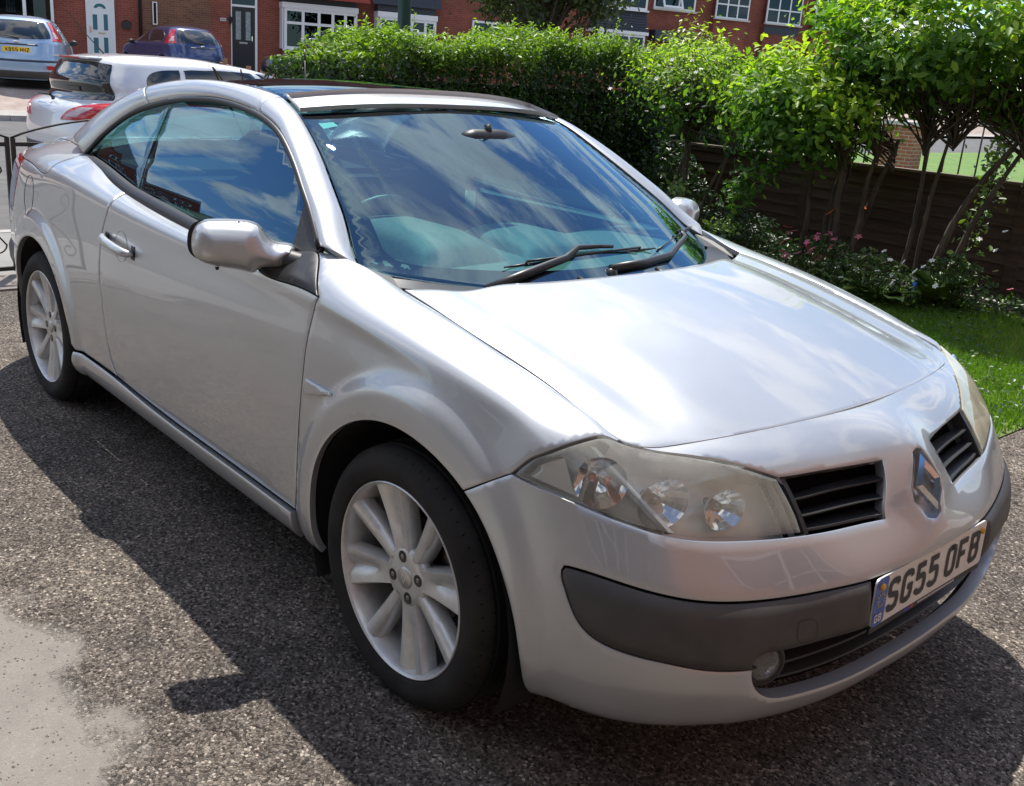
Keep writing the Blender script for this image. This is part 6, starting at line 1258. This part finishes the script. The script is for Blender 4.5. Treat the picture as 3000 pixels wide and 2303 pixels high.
plant('border_plant', (-3.3, 5.1, 0), 'dark shaded border plant under the shrubs behind the bonnet', 1500, .65, .35, .50, .05, LV_G, .05, 24)
plant('border_plant', (-.75, 5.45, 0), 'low spreading border plant with pink flowers at the fence foot on the right', 900, .60, .20, .20, .045, LV_G, .35, 25)
plant('border_plant', (.35, 5.35, 0), 'low leafy border plant at the far right under the fence', 700, .60, .20, .16, .045, LV_G, .40, 26)
plant('border_plant', (-4.3, 5.3, 0), 'tall foliage added against the fence, leaves coloured dark for the gloom there', 2200, .55, .35, 1.0, .055, LV_G, .0, 28)  # added plant; shade under the shrub is put into its leaf tone
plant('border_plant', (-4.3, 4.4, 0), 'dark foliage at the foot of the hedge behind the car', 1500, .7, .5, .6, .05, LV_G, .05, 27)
def bigleaf(base, label, n, L, seed):
    R_ = np.random.default_rng(seed); T = thing('broad_leaved_weed', base, label, 'plant')
    for k in range(n):
        a = R_.uniform(0, 6.28); el = R_.uniform(.5, 1.1); V = []; nn_ = 8
        for i in range(nn_+1):
            t = i/nn_; w = L*.22*math.sin(math.pi*t**.8)+.004; q = Vector((math.cos(a)*math.cos(el)*L*t, math.sin(a)*math.cos(el)*L*t, math.sin(el)*L*t-.5*L*t*t*.7+.02)); b = Vector((-math.sin(a), math.cos(a), 0)); rf = .012*math.sin(i*2.3); V += [tuple(q+b*w+Vector((0, 0, rf))), tuple(q-Vector((0, 0, .01))), tuple(q-b*w-Vector((0, 0, rf)))]
        me = mesh('leaf', V, [(3*i+j, 3*i+j+1, 3*i+4+j, 3*i+3+j) for i in range(nn_) for j in (0, 1)], [BIGL]); put('leaf', me, T)
BIGL = noise_mat('dock_leaf', (.09, .17, .03), (.20, .30, .06), scale=8, rough=.45)
bigleaf((-1.78, 4.72, .02), 'broad yellow-green leaves in the border just beyond the bonnet edge', 7, .42, 31); bigleaf((-1.50, 4.98, .05), 'tall crinkled green leaves in front of the fence beside the stems', 7, .46, 32)
# flowers, every bloom a thing
PET = {'pink': mat('pink_petal', (.62, .13, .26), .6), 'white': mat('white_petal', (.80, .80, .76), .6), 'orange': mat('orange_petal', (.75, .16, .02), .6)}
def bloom(kind, n, r):
    r *= 1.35
    m = MB()
    for k in range(n):
        a = 2*math.pi*k/n; c, s_ = math.cos(a), math.sin(a); m.add([(0, 0, 0), (r*.6*c-r*.3*s_, r*.6*s_+r*.3*c, .25*r), (r*c, r*s_, .12*r), (r*.6*c+r*.3*s_, r*.6*s_-r*.3*c, .25*r)], [(0, 1, 2, 3)])
    m.lathe([(0, .14*r), (r*.2, .08*r), (r*.22, 0)], 7, 'z', m=1); return mesh('flower_'+kind, m.V, m.F, [PET[kind], mat('flower_eye', (.6, .4, .05), .6)], smooth=False, mi=m.M)
BM = {'pink': bloom('pink', 5, .022), 'white': bloom('white', 6, .018), 'orange': bloom('orange', 8, .030)}
FR_ = random.Random(77); groups = {'pink': 'pink flowers in the bed beyond the bonnet', 'white': 'small white flowers in the border', 'orange': 'orange poppy heads in the border'}
def flower(kind, x, y, z, lab):
    o = thing('flower', (x, y, z), lab, 'flower', groups[kind], (FR_.uniform(.2, 1.0), FR_.uniform(-.3, .3), FR_.uniform(-2.2, .6)), BM[kind]); return o
for k in range(34): flower('pink', -2.40+FR_.gauss(0, .17), 4.84+FR_.gauss(0, .10), .30+FR_.uniform(-.12, .14), 'pink five-petalled flower in the clump at the foot of the shrub')
for k in range(8): flower('pink', -.75+FR_.gauss(0, .35), 5.38+FR_.gauss(0, .05), .16+FR_.uniform(-.05, .08), 'pink five-petalled flower in the low plants along the fence foot')
for k in range(30): flower('white', -1.85+FR_.gauss(0, .28), 4.80+FR_.gauss(0, .14), .27+FR_.uniform(-.13, .12), 'small white flower in the sprawling leafy clump by the shrub stems')
for k, (x, y, z) in enumerate(((-1.36, 5.3, .62), (-1.22, 5.32, .60), (-1.38, 5.3, .52), (-1.25, 5.3, .46), (-1.48, 5.2, .33), (-1.20, 5.25, .32))): flower('white', x, y, z, 'small white flower standing clear against the dark fence')
flower('orange', -2.42, 5.0, .57, 'orange poppy on a thin stalk above the pink flowers'); flower('orange', -2.20, 5.1, .63, 'second orange poppy, against the shrub stems')
# blossom scattered through the rose shrub
for k in range(40): flower('white', -3.9+FR_.gauss(0, .28), 4.75+FR_.gauss(0, .2), 1.5+FR_.gauss(0, .13), 'white blossom in the crown of the tangled shrub')
# ---- lawn blades
def blades(name, n, x0, x1, y0, y1, h, m, z=.006, dens=None, parent=None):
    x = RNG.uniform(x0, x1, n); y = RNG.uniform(y0, y1, n)
    if dens is not None: k = dens(x, y); x, y = x[k], y[k]; n = len(x)
    a = RNG.uniform(0, 6.28, n); hh = h*RNG.uniform(.4, 1.3, n); w = .0022+.002*RNG.random(n); le = RNG.normal(0, .35, (n, 2))*hh[:, None]
    b1 = np.stack([x-w*np.cos(a), y-w*np.sin(a), np.full(n, z)], 1); b2 = np.stack([x+w*np.cos(a), y+w*np.sin(a), np.full(n, z)], 1); tp = np.stack([x+le[:, 0], y+le[:, 1], z+hh], 1)
    V = np.stack([b1, b2, tp], 1).reshape(-1, 3); F = np.arange(3*n).reshape(-1, 3); me = bpy.data.meshes.new(name); me.vertices.add(len(V)); me.vertices.foreach_set('co', V.ravel()); me.loops.add(3*n); me.loops.foreach_set('vertex_index', F.ravel().astype(np.int32)); me.polygons.add(n); me.polygons.foreach_set('loop_start', np.arange(0, 3*n, 3, dtype=np.int32)); me.polygons.foreach_set('loop_total', np.full(n, 3, np.int32))
    at = me.attributes.new('tone', 'FLOAT', 'POINT'); tv = .5+.25*np.sin(x*2.1+np.sin(y*1.7)*2)+RNG.normal(0, .2, n); at.data.foreach_set('value', np.repeat(np.clip(tv, 0, 1), 3).astype(np.float32)); me.materials.append(m); me.update(calc_edges=True); o = put(name, me); o['kind'] = 'stuff'; o['label'] = 'short green lawn grass'; return o
GRASSM = leafmat('grass_blade', (.08, .18, .022), (.17, .29, .04), (.38, .38, .13), trans=.45)
blades('grass', 90000, -3.2, .08, 2.42, 5.5, .045, GRASSM, dens=lambda x, y: (y < 5.3+.15*np.sin(x*3))&(x < .03+.02*np.sin(y*9)+RNG.normal(0, .015, len(x))))
# clover and small weeds in the lawn edge
n = 5200; P = np.stack([RNG.uniform(-2.9, .02, n), RNG.uniform(2.6, 5.3, n), RNG.uniform(.02, .06, n)], 1); P = P[(np.sin(P[:, 0]*5+P[:, 1]*3)+RNG.normal(0, .6, n)) > .1]
cl = leaves('clover', P, np.tile([0, 0, 1.], (len(P), 1)), .028, LV_G, None, .45+RNG.normal(0, .2, len(P)), aspect=.8, spread=.3); cl['label'] = 'clover leaves among the lawn grass'
# loose grit on the tarmac
n = 2600; gx = RNG.uniform(-2.6, 1.2, n); gy = RNG.uniform(-2.0, -.95, n); base = MB()
oc = [(1, 0, 0), (0, 1, 0), (-1, 0, 0), (0, -1, 0), (0, 0, .8), (0, 0, -.3)]; of = [(0, 1, 4), (1, 2, 4), (2, 3, 4), (3, 0, 4), (1, 0, 5), (2, 1, 5), (3, 2, 5), (0, 3, 5)]
for k in range(n):
    r = .0018+.0032*RNG.random()**3; a = RNG.uniform(0, 6.28); base.add([(gx[k]+r*(u*math.cos(a)-v*math.sin(a))*1.2, gy[k]+r*(u*math.sin(a)+v*math.cos(a)), max(0, r*w*.8)+.0008) for u, v, w in oc], of)
o = base.obj('loose_grit', noise_mat('grit', (.10, .09, .08), (.38, .35, .31), scale=180, rough=.9), None, fix=False, kind='stuff'); o['label'] = 'loose stone grit on the tarmac drive'
# ------------------------------------------------------------------ street things
GP = thing('lamp_post', (-8.12, 4.93, -.11), 'dark green street lamp post rising behind the hedge', 'lamp post')
MB().tube([(0, 0, 0), (0, 0, 1.3)], .085, 14).obj('post_base', mat('green_post', (.005, .05, .045), .45), GP, smooth=True); MB().tube([(0, 0, 1.3), (0, 0, 6)], [.082, .05], 14).obj('column', mat('green_post', (0, 0, 0)), GP, smooth=True)
# street tree
def tree(name, base, label, h, crown, nleaf, size, m, seed, trunk_r=.16, tone0=.4, nclump=70):
    R_ = np.random.default_rng(seed); T = thing(name, base, label, 'tree'); MB().tube([(0, 0, 0), (.05, .02, h*.5), (.0, .1, h)], [trunk_r, trunk_r*.8, trunk_r*.5], 10).obj('trunk', BARK, T, smooth=True)
    cx, cy, cz, rx, ry, rz = crown; cl = []; br = MB()
    for k in range(nclump):
        v = R_.normal(size=3); v /= np.linalg.norm(v); p = np.array([cx, cy, cz])+v*np.array([rx, ry, rz])*R_.uniform(.5, 1); cl.append(p); br.tube([(0, .05, h*.75), tuple((p+np.array([0, 0, h]))/2+R_.normal(0, .2, 3)), tuple(p)], [.05, .03, .008], 5, cap=False)
    br.obj('branches', BARK, T, fix=False, kind='stuff'); cl = np.array(cl); ci = R_.integers(0, nclump, nleaf); P = cl[ci]+R_.normal(size=(nleaf, 3))*R_.uniform(.2, .5, nclump)[ci][:, None]
    rel = (P-np.array([cx, cy, cz]))/np.array([rx, ry, rz]); Nn = rel+np.array([0, 0, .6]); leaves('foliage', P, Nn/np.linalg.norm(Nn, axis=1, keepdims=True), size, m, T, tone0+.25*rel[:, 2]+R_.normal(0, .15, nleaf)+R_.normal(0, .12, nclump)[ci], droop=.3, aspect=.6, spread=.6); return T
tree('street_tree', (-20.6, 18.9, .05), 'dark round-headed street tree in front of the brick terrace behind the hedge', 2.7, (0, 0, 4.4, 2.6, 2.6, 2.0), 16000, .16, LV_D, 14, tone0=.40)
shrub('feathery_conifer', (-7.0, 8.7, -.05), 'feathery yellow-green conifer bush between the hedge and the far houses', [(0, 0, 1.6, .06, (0, 0))], (0, 0, 1.25, .62, .62, .85), 9000, .085, LV_C, .55, 120, cat='bush', seed=17, nclump=90)
# neighbour's railing, brick pier and red cover beyond the fence
NR = thing('iron_railing', (-6.95, 18.75, 0), 'short brown iron railing panel beyond the fence at the right', 'railing')
MB().tube([(-2.4, -.6, 1.1), (.1, .0, 1.05)], .022, 6).obj('top_rail', IRON, NR)
bm0 = MB().tube([(0, 0, .0), (0, 0, 1.06)], .018, 5); bme = mesh('bar', bm0.V, bm0.F, [IRON])
for k in range(9): put('bar', bme, NR, (-2.4+.31*k, -.6+.075*k, 0))
MB().tube([(.1, 0, 0), (.1, 0, 1.1)], .035, 8).obj('end_post', IRON, NR)
PI_ = thing('brick_pier', (-8.7, 18.4, 0), 'squat orange brick pier glimpsed through the shrub stems over the fence', 'pier'); MB().box((-.35, -.25, 0), (.35, .25, .95)).obj('pier_body', BRN, PI_); MB().box((-.40, -.30, .95), (.40, .30, 1.03)).obj('coping', STONE, PI_)
RC = thing('red_cover', (-3.55, 12.75, 0), 'crumpled bright red plastic cover at the right edge beyond the fence', 'cover'); V = []; nn_ = 16
for i in range(nn_+1):
    for j in range(nn_+1):
        u, v = i/nn_*2-1, j/nn_*2-1; r = max(abs(u), abs(v)); V.append((u*.45*(1+.0), v*.35, .55*max(0, 1-r**2.2)+.03*math.sin(7*u+3*v)+.02*math.cos(9*v)))
MB().add(V, [(i*(nn_+1)+j, i*(nn_+1)+j+1, (i+1)*(nn_+1)+j+1, (i+1)*(nn_+1)+j) for i in range(nn_) for j in range(nn_)]).obj('cover_sheet', mat('red_plastic', (.55, .02, .035), .35), RC, smooth=True)
BT = thing('water_bottle', (-1.52, 4.72, .0), 'small clear plastic bottle with blue cap lying among the flowers', 'bottle'); MB().lathe([(0, 0), (.03, .003), (.032, .02), (.032, .13), (.02, .17), (.013, .185), (.013, .20)], 16, 'z').obj('bottle_body', glass('clear_plastic', (.85, .9, .92), 1.45), BT, smooth=True); MB().lathe([(.015, .20), (.015, .222), (0, .223)], 14, 'z').obj('cap', mat('blue_cap', (.01, .12, .5), .4), BT, smooth=True)
# ------------------------------------------------------------------ parked cars across the way
def levels_grid(lv, e=.36, nu=30):
    """car body as stacked rounded outlines: rows (z, front x, rear x, half width)"""
    th = np.linspace(0, math.pi, nu); stn = []
    for t in th:
        c, s = math.cos(t), math.sin(t); r = []
        for z, f, b, w in lv:
            m_ = (f+b)/2; a = (f-b)/2; x = m_+a*math.copysign(abs(c)**e, c) if abs(c) > 1e-6 else m_; y = w*abs(s)**(e*1.0) if s > 1e-6 else 0.0
            # bow the nose and tail a little in plan
            x -= math.copysign(.10*(abs(y)/w)**2, c)*abs(c)**.3*(w/.88)
            r.append((x, y, z))
        stn.append(r)
    return stn
class LG:
    sgn = 1
    def __init__(s, lv, e=.36, disp=None):
        s.lv = np.array(lv, float); s.e = e; s.disp = disp; z = s.lv[:, 0]; s.kv = np.r_[0, np.cumsum(np.sqrt(np.diff(z)**2+.15*np.diff(s.lv[:, 1])**2+np.diff(s.lv[:, 3])**2))]; s.B = spline_basis(s.kv); s.top = s.kv[-1]
        tt = (1-np.cos(np.linspace(0, math.pi, 1601)))/2; tt = np.where(tt < .5, .5*(2*tt)**2.6, 1-.5*(2-2*tt)**2.6)*math.pi; cc_ = np.cos(tt); X = 2.1*np.sign(cc_)*np.abs(cc_)**e; Y = .88*np.abs(np.sin(tt))**e; d = np.r_[0, np.cumsum(np.hypot(np.diff(X), np.diff(Y)))]; s.tu = d/d[-1]; s.tt = tt
    def __call__(s, u, v):
        u = np.atleast_1d(u).astype(float); v = np.atleast_1d(v).astype(float); L = s.B(np.clip(v, 0, s.top))@s.lv; z, f, b, w = L.T
        th = np.interp(np.clip(u, 0, 1), s.tu, s.tt); c, sn = np.cos(th), np.maximum(np.sin(th), 0); sc = np.sign(c)
        x = (f+b)/2+(f-b)/2*sc*np.abs(c)**s.e; y = w*sn**s.e; x = x-sc*.10*(y/np.maximum(w, .01))**2*np.abs(c)**.3
        p = np.stack([x, y, z], 1); return s.disp(p) if s.disp else p
    def inv(s, q, plane):
        """u,v for a point given as (x,z) on the flank or (y,z) on the tail"""
        ax = 0 if plane == 'xz' else 1; best = None
        U = np.linspace(.10, .90, 80) if plane == 'xz' else np.linspace(.70, 1, 80); Vv = np.linspace(0, s.top, 60); A, B = np.meshgrid(U, Vv); G = s(A.ravel(), B.ravel()); d = (G[:, ax]-q[0])**2+(G[:, 2]-q[1])**2; i = d.argmin(); uv = np.array([A.ravel()[i], B.ravel()[i]])
        for _ in range(8):
            p = s(*uv)[0]; e = -1e-4; pu = s(uv[0]+e, uv[1])[0]; pv = s(uv[0], uv[1]+e)[0]; J = np.array([[pu[ax]-p[ax], pv[ax]-p[ax]], [pu[2]-p[2], pv[2]-p[2]]])/e
            dd = np.linalg.lstsq(J, np.array([q[0]-p[ax], q[1]-p[2]]), rcond=None)[0]; uv = uv+np.clip(dd, -.03, .03); uv[0] = min(max(uv[0], .02), 1); uv[1] = min(max(uv[1], 0), s.top)
        if plane == 'yz' and abs(q[0]) < 1e-9: uv[0] = 1.0
        return tuple(uv)
class US:
    """stretch u so both parameters are roughly metres"""
    sgn = 1
    def __init__(s, S, k=5.2): s.S = S; s.k = k
    def __call__(s, u, v): return s.S(np.atleast_1d(u)/s.k, v)
CARGLASS = mat('distant_glass', (.012, .016, .018), .03, coat=1.0)
TLRED = mat('distant_tail_red', (.50, .012, .016), .12, coat=1); TLCLR = mat('distant_tail_clear', (.55, .42, .42), .15, coat=1)
def simple_wheel(C_, x, y, r=.315):
    sd = 1 if y > 0 else -1; W = put('wheel', None, C_, (x, y, r), (0, 0, 0 if sd > 0 else math.pi))
    MB().lathe([(.20, -.19), (r-.02, -.19), (r, -.17), (r, -.03), (r-.025, -.005), (.235, .0), (.215, -.012)], 40).obj('tyre', RUBBER, W, smooth=True)
    R_ = MB().lathe([(.222, -.002), (.21, -.02), (.20, -.08), (0, -.09)], 40).obj('rim', mat('shadow_alloy', (.12, .12, .12), .5, .6), W, smooth=True)
    for k in range(5):
        a = 2*math.pi*k/5; c, s_ = math.cos(a), math.sin(a); MB().add([(c*r0-s_*w, y0, s_*r0+c*w) for r0, w, y0 in ((.03, -.035, -.01), (.03, .035, -.01), (.215, .022, -.012), (.215, -.022, -.012))]+[(c*r0-s_*w, y0-.03, s_*r0+c*w) for r0, w, y0 in ((.03, -.035, -.01), (.03, .035, -.01), (.215, .022, -.012), (.215, -.022, -.012))], [(0, 1, 2, 3), (0, 4, 5, 1), (1, 5, 6, 2), (2, 6, 7, 3), (3, 7, 4, 0)]).obj('spoke', ALLOY, R_)
def hatch(kind, loc, heading, P, label, plate=None, scale=1.0, wx=(1.28, -1.28)):
    C_ = thing(kind['name'], loc, label, 'car', rot=(0, 0, heading)); C_.scale = (scale,)*3
    lv = kind['lv']; sh = kind.get('shift', 0)
    def disp(p):
        p = p.copy()
        for w in wx:
            r = np.hypot(p[:, 0]-w, p[:, 2]-.315); p[:, 1] += .022*(1-sstep(.38, .45, r))*sstep(.5, .8, p[:, 1])*sstep(.12, .3, p[:, 2])
        return p
    S0 = LG(lv, disp=disp); S = US(S0); k = 5.2; T = S0.top
    q = lambda pts, pl: [(S0.inv(p, pl)[0]*k, S0.inv(p, pl)[1]) for p in pts]
    arches = []
    body = loop([[(0, .0), (k, .0)], [(k, .0), (k, T)], [(k, T), (0, T)], [(0, T), (0, .0)]], h=.05); holes = []
    for w in wx: holes.append(loop([q([(w+.355*math.cos(a), max(lv[0][0]+.012, .315+.355*math.sin(a))) for a in np.linspace(0, 2*math.pi, 30)[:-1]], 'xz')], h=.03))
    wins = [loop([q(s_, 'xz') for s_ in w], h=.03) for w in kind['side']]
    rear = loop([q(s_, 'yz') for s_ in kind['rear']], h=.03)
    lamp = loop([q(s_, 'yz') for s_ in kind['lamp']], h=.02) if kind.get('lamp') else None
    def both_open(pts): return pts
    o = finish('body', trim(S, body, holes, h=.04, gap=0, lip=0, flange=False), P, C_, both=True)
    for w in wins:
        for sd in (1, -1): finish('side_window', trim(S, w, h=.04, gap=0, lip=.004, drop=.004, depth=.006, offset=.005), CARGLASS, C_, side=sd)
    finish('rear_window', trim(S, rear, h=.04, gap=0, lip=.004, drop=.004, depth=.006, offset=.006, openu=k), CARGLASS, C_, both=True)
    if 'front' in kind: finish('windscreen', trim(S, loop([[(0, kind['front'][0]), (.38, kind['front'][0])], [(.38, kind['front'][0]), (.42, kind['front'][1])], [(.42, kind['front'][1]), (0, kind['front'][1])], [(0, kind['front'][1]), (0, kind['front'][0])]], h=.04), h=.05, gap=0, lip=.004, drop=.004, depth=.006, offset=.005, openu=0.), CARGLASS, C_, both=True)
    if lamp is not None:
        for sd in (1, -1):
            L = finish('tail_lamp', trim(S, lamp, h=.03, gap=0, lip=.004, drop=.004, depth=.006, offset=.008), TLRED, C_, side=sd)
            if kind.get('clear'): finish('clear_section', trim(S, loop([q(s_, 'yz') for s_ in kind['clear']], h=.02), h=.03, gap=0, lip=.002, drop=.002, depth=.003, offset=.011), TLCLR, L, side=sd)
    for nm, poly, m_ in kind.get('bands', ()):
        finish(nm, trim(S, loop([q(s_, 'yz') for s_ in poly], h=.03), h=.04, gap=0, lip=.003, drop=.003, depth=.004, offset=.006, openu=k), m_, C_, both=True)
    # roof cap
    L = lv[-1]; n = 24; us = np.linspace(0, k, n); E_ = S(us, np.full(n, T)); V = []; rings = [(1, 0), (.8, .022), (.5, .036), (.0, .042)]; cx = (L[1]+L[2])/2
    for s_, dz in rings: V += [(cx+(p[0]-cx)*s_, p[1]*s_, p[2]+dz) for p in E_]
    F = [(a*n+i, a*n+i+1, (a+1)*n+i+1, (a+1)*n+i) for a in range(3) for i in range(n-1)]; RV = finish('roof', (np.array(V), F), P, C_, both=True)
    for w in wx:
        for sd in (1, -1): simple_wheel(C_, w, .80*sd)
    MB().box((-1.9, -.74, .17), (1.85, .74, .45)).obj('underbody', DARK, C_)
    for w in wx:
        for sd in (1, -1): MB().box((w-.38, sd*.72-.10, .16), (w+.38, sd*.72+.05, .69)).obj('wheel_housing', DARK, C_)
    rx = lambda z: S0([1.0], [np.interp(z, [l[0] for l in lv], S0.kv)])[0][0]
    if plate:
        z = plate[1]; PP = put('number_plate', None, C_, (rx(z)-.012, 0, z), (0, 0, math.pi)); plate_board(PP, .52, .111, PLY)
        x_ = -.205
        for ch in plate[0]:
            if ch == ' ': x_ += .033; continue
            glyph(MB(), ch, x_, -.0395, .050, .079, .014).obj('letter', PLB, PP, fix=False); x_ += .061
    for sd in (1, -1):
        mz = kind.get('mz', .98); mxx = kind.get('mx', .75); o = MB().lathe([(0, .05), (.05, .045), (.085, .02), (.09, -.02), (.07, -.04), (0, -.045)], 16, 'x').obj('door_mirror', P if kind.get('mp') else BLACKP, C_, smooth=True); o.location = (mxx, .93*sd, mz); o.scale = (1, 1.1, .75)
    return C_, S, rx
# tall-tailed white hatchback on the road
MEG = dict(name='parked_hatchback', lv=[(.20, 1.92, -1.98, .78), (.34, 2.05, -2.07, .85), (.52, 2.09, -2.10, .875), (.70, 2.04, -2.10, .875), (.84, 1.92, -2.08, .87), (.93, 1.45, -2.05, .85), (.985, 1.18, -1.97, .815), (1.01, 1.10, -1.90, .80), (1.15, .78, -1.86, .735), (1.30, .36, -1.80, .66), (1.385, -.05, -1.74, .59), (1.412, -.30, -1.66, .52)],
 side=[[[(1.00, 1.01), (.62, 1.17), (.22, 1.30), (-.10, 1.335)], [(-.10, 1.335), (-.12, 1.00)], [(-.12, 1.00), (1.00, 1.01)]], [[(-.17, 1.335), (-.55, 1.345), (-.95, 1.33)], [(-.95, 1.33), (-1.05, 1.02)], [(-1.05, 1.02), (-.19, 1.00)], [(-.19, 1.00), (-.17, 1.335)]], [[(-1.00, 1.33), (-1.30, 1.29), (-1.36, 1.24), (-1.33, 1.06)], [(-1.33, 1.06), (-1.10, 1.03)], [(-1.10, 1.03), (-1.00, 1.33)]]],
 rear=[[(0, 1.365), (.40, 1.36), (.53, 1.345)], [(.53, 1.345), (.66, 1.02)], [(.66, 1.02), (0, 1.0)], [(0, 1.0), (0, 1.365)]],
 lamp=[[(.845, .99), (.60, .975), (.46, .93), (.36, .86), (.33, .82)], [(.33, .82), (.84, .845)], [(.84, .845), (.845, .99)]], clear=[[(.56, .945), (.47, .90), (.40, .85)], [(.40, .85), (.55, .86)], [(.55, .86), (.66, .95)], [(.66, .95), (.56, .945)]],
 bands=[('bumper_panel', [[(0, .58), (.50, .58), (.80, .60)], [(.80, .60), (.78, .42)], [(.78, .42), (0, .40)], [(0, .40), (0, .58)]], mat('hatch_bumper_grey', (.045, .045, .05), .5))], mx=.80, front=(.98, 1.40), mp=True)
WPAINT = paint('pale_silver_paint', (.70, .71, .74), metal=.25, rough=.32, flake=False)
hd = math.radians(96); hx, hy = math.cos(hd), math.sin(hd); corner = np.array([-7.75, 1.16]); cen = corner+np.array([hx, hy])*2.02+np.array([-hy, hx])*.82
MC, MS, rx_ = hatch(MEG, (cen[0], cen[1], -.07), hd, WPAINT, 'pale silver hatchback with tall upright tail on the road beyond the gate', plate=('KB55 HNZ', .49), wx=(1.31, -1.31))
SP_ = MB().box((-1.80, -.40, 1.388), (-1.66, .40, 1.402)); SP_.obj('tail_spoiler', WPAINT, MC); MB().box((-1.812, -.20, 1.384), (-1.801, .20, 1.398)).obj('high_brake_light', TLRED, MC)
MB().tube([(-1.45, .0, 1.44), (-1.62, .02, 1.62), (-1.78, .04, 1.82)], [.008, .004, .003], 6).obj('aerial', BLACKP, MC)
MB().tube([(-1.99, -.02, 1.00), (-2.03, -.05, 1.035), (-2.00, .28, 1.03)], [.022, .014, .010], 6).obj('rear_wiper', BLACKP, MC); MB().box((-1.58, -.862, .72), (-1.40, -.866, .90)).obj('fuel_flap', WPAINT, MC)
# smaller rounded hatchbacks on the far drives
FOC = dict(name='parked_hatchback', lv=[(.20, 2.0, -2.0, .78), (.34, 2.12, -2.11, .86), (.55, 2.16, -2.14, .89), (.72, 2.10, -2.10, .89), (.86, 1.95, -2.04, .88), (.95, 1.50, -2.00, .86), (1.00, 1.15, -1.97, .83), (1.16, .75, -1.85, .76), (1.32, .35, -1.66, .68), (1.43, -.05, -1.45, .58), (1.455, -.25, -1.30, .50)],
 side=[[[(1.02, 1.02), (.60, 1.20), (.15, 1.345), (-.20, 1.37)], [(-.20, 1.37), (-.22, 1.00)], [(-.22, 1.00), (1.02, 1.02)]], [[(-.28, 1.37), (-.70, 1.355), (-1.00, 1.30), (-1.22, 1.16)], [(-1.22, 1.16), (-1.15, 1.03)], [(-1.15, 1.03), (-.30, 1.01)], [(-.30, 1.01), (-.28, 1.37)]]],
 rear=[[(0, 1.385), (.40, 1.375), (.50, 1.36)], [(.50, 1.36), (.64, 1.08), (.64, 1.05)], [(.64, 1.05), (.4, 1.02), (0, 1.01)], [(0, 1.01), (0, 1.385)]],
 lamp=[[(.54, 1.38), (.62, 1.36)], [(.62, 1.36), (.80, 1.04), (.83, .98)], [(.83, .98), (.66, 1.0)], [(.66, 1.0), (.68, 1.08), (.54, 1.38)]], clear=[[(.66, 1.18), (.70, 1.17)], [(.70, 1.17), (.77, 1.05)], [(.77, 1.05), (.71, 1.05)], [(.71, 1.05), (.66, 1.18)]],
 bands=[('grab_strip', [[(0, .915), (.40, .912)], [(.40, .912), (.41, .88)], [(.41, .88), (0, .88)], [(0, .88), (0, .915)]], mat('strip_blue_grey', (.03, .04, .06), .4)), ('lower_line', [[(0, .60), (.85, .61)], [(.85, .61), (.85, .565)], [(.85, .565), (0, .555)], [(0, .555), (0, .60)]], mat('strip_blue_grey', (0, 0, 0))), ('bumper_base', [[(0, .37), (.82, .38)], [(.82, .38), (.80, .22)], [(.80, .22), (0, .22)], [(0, .22), (0, .37)]], GREYP)], front=(1.05, 1.45))
F1, FS, rx1 = hatch(FOC, (-23.45, 5.25, .42), math.radians(158), paint('ice_blue_paint', (.30, .42, .58), metal=.35, rough=.3, flake=False), 'light blue hatchback with yellow rear plate on the far drive at the left edge', plate=('KB55 HNZ', .79), scale=1.03)
MB().tube([(-1.985, -.05, 1.03), (-1.99, .30, 1.07)], [.02, .008], 6).obj('rear_wiper', BLACKP, F1); o = MB().lathe([(0, .02), (.05, .015), (.062, 0)], 24, 'x').obj('tailgate_badge', CHROME, F1, smooth=True); o.location = (rx1(.955)-.01, 0, .955); o.rotation_euler = (0, 0, math.pi); o.scale = (1, 1, .5)
for sd in (1, -1): MB().box((-2.13, sd*.66-.09, .42), (-2.10, sd*.66+.09, .50)).obj('reflector', TLRED, F1)
F2, FS, rx2 = hatch(FOC, (-27.85, 10.65, .63), math.radians(181), paint('dark_blue_paint', (.028, .05, .15), metal=.4, rough=.28, flake=False), 'dark blue hatchback parked close to the brick houses beyond the white car')
MB().tube([(-1.985, -.05, 1.03), (-1.99, .30, 1.07)], [.02, .008], 6).obj('rear_wiper', BLACKP, F2); o = MB().lathe([(0, .02), (.05, .015), (.062, 0)], 24, 'x').obj('tailgate_badge', CHROME, F2, smooth=True); o.location = (rx2(.955)-.01, 0, .955); o.rotation_euler = (0, 0, math.pi); o.scale = (1, 1, .5)
BLK = paint('black_paint', (.012, .012, .014), metal=0, rough=.25, flake=False)
F3, _, _ = hatch(FOC, (-25.7, 14.6, .56), math.radians(-75), BLK, 'black car with silver roof rails half hidden behind the left end of the hedge')
for sd in (1, -1): MB().tube([(.15, .56*sd, 1.44), (0, .565*sd, 1.50), (-.9, .565*sd, 1.50), (-1.1, .54*sd, 1.43)], .02, 6).obj('roof_rail', CHROME, F3, smooth=True)
F4, _, _ = hatch(FOC, (-20.6, 54, -.11), math.radians(75), paint('navy_paint', (.02, .03, .05), metal=.2, rough=.3, flake=False), 'dark car far down the road beyond the verge at the right edge')
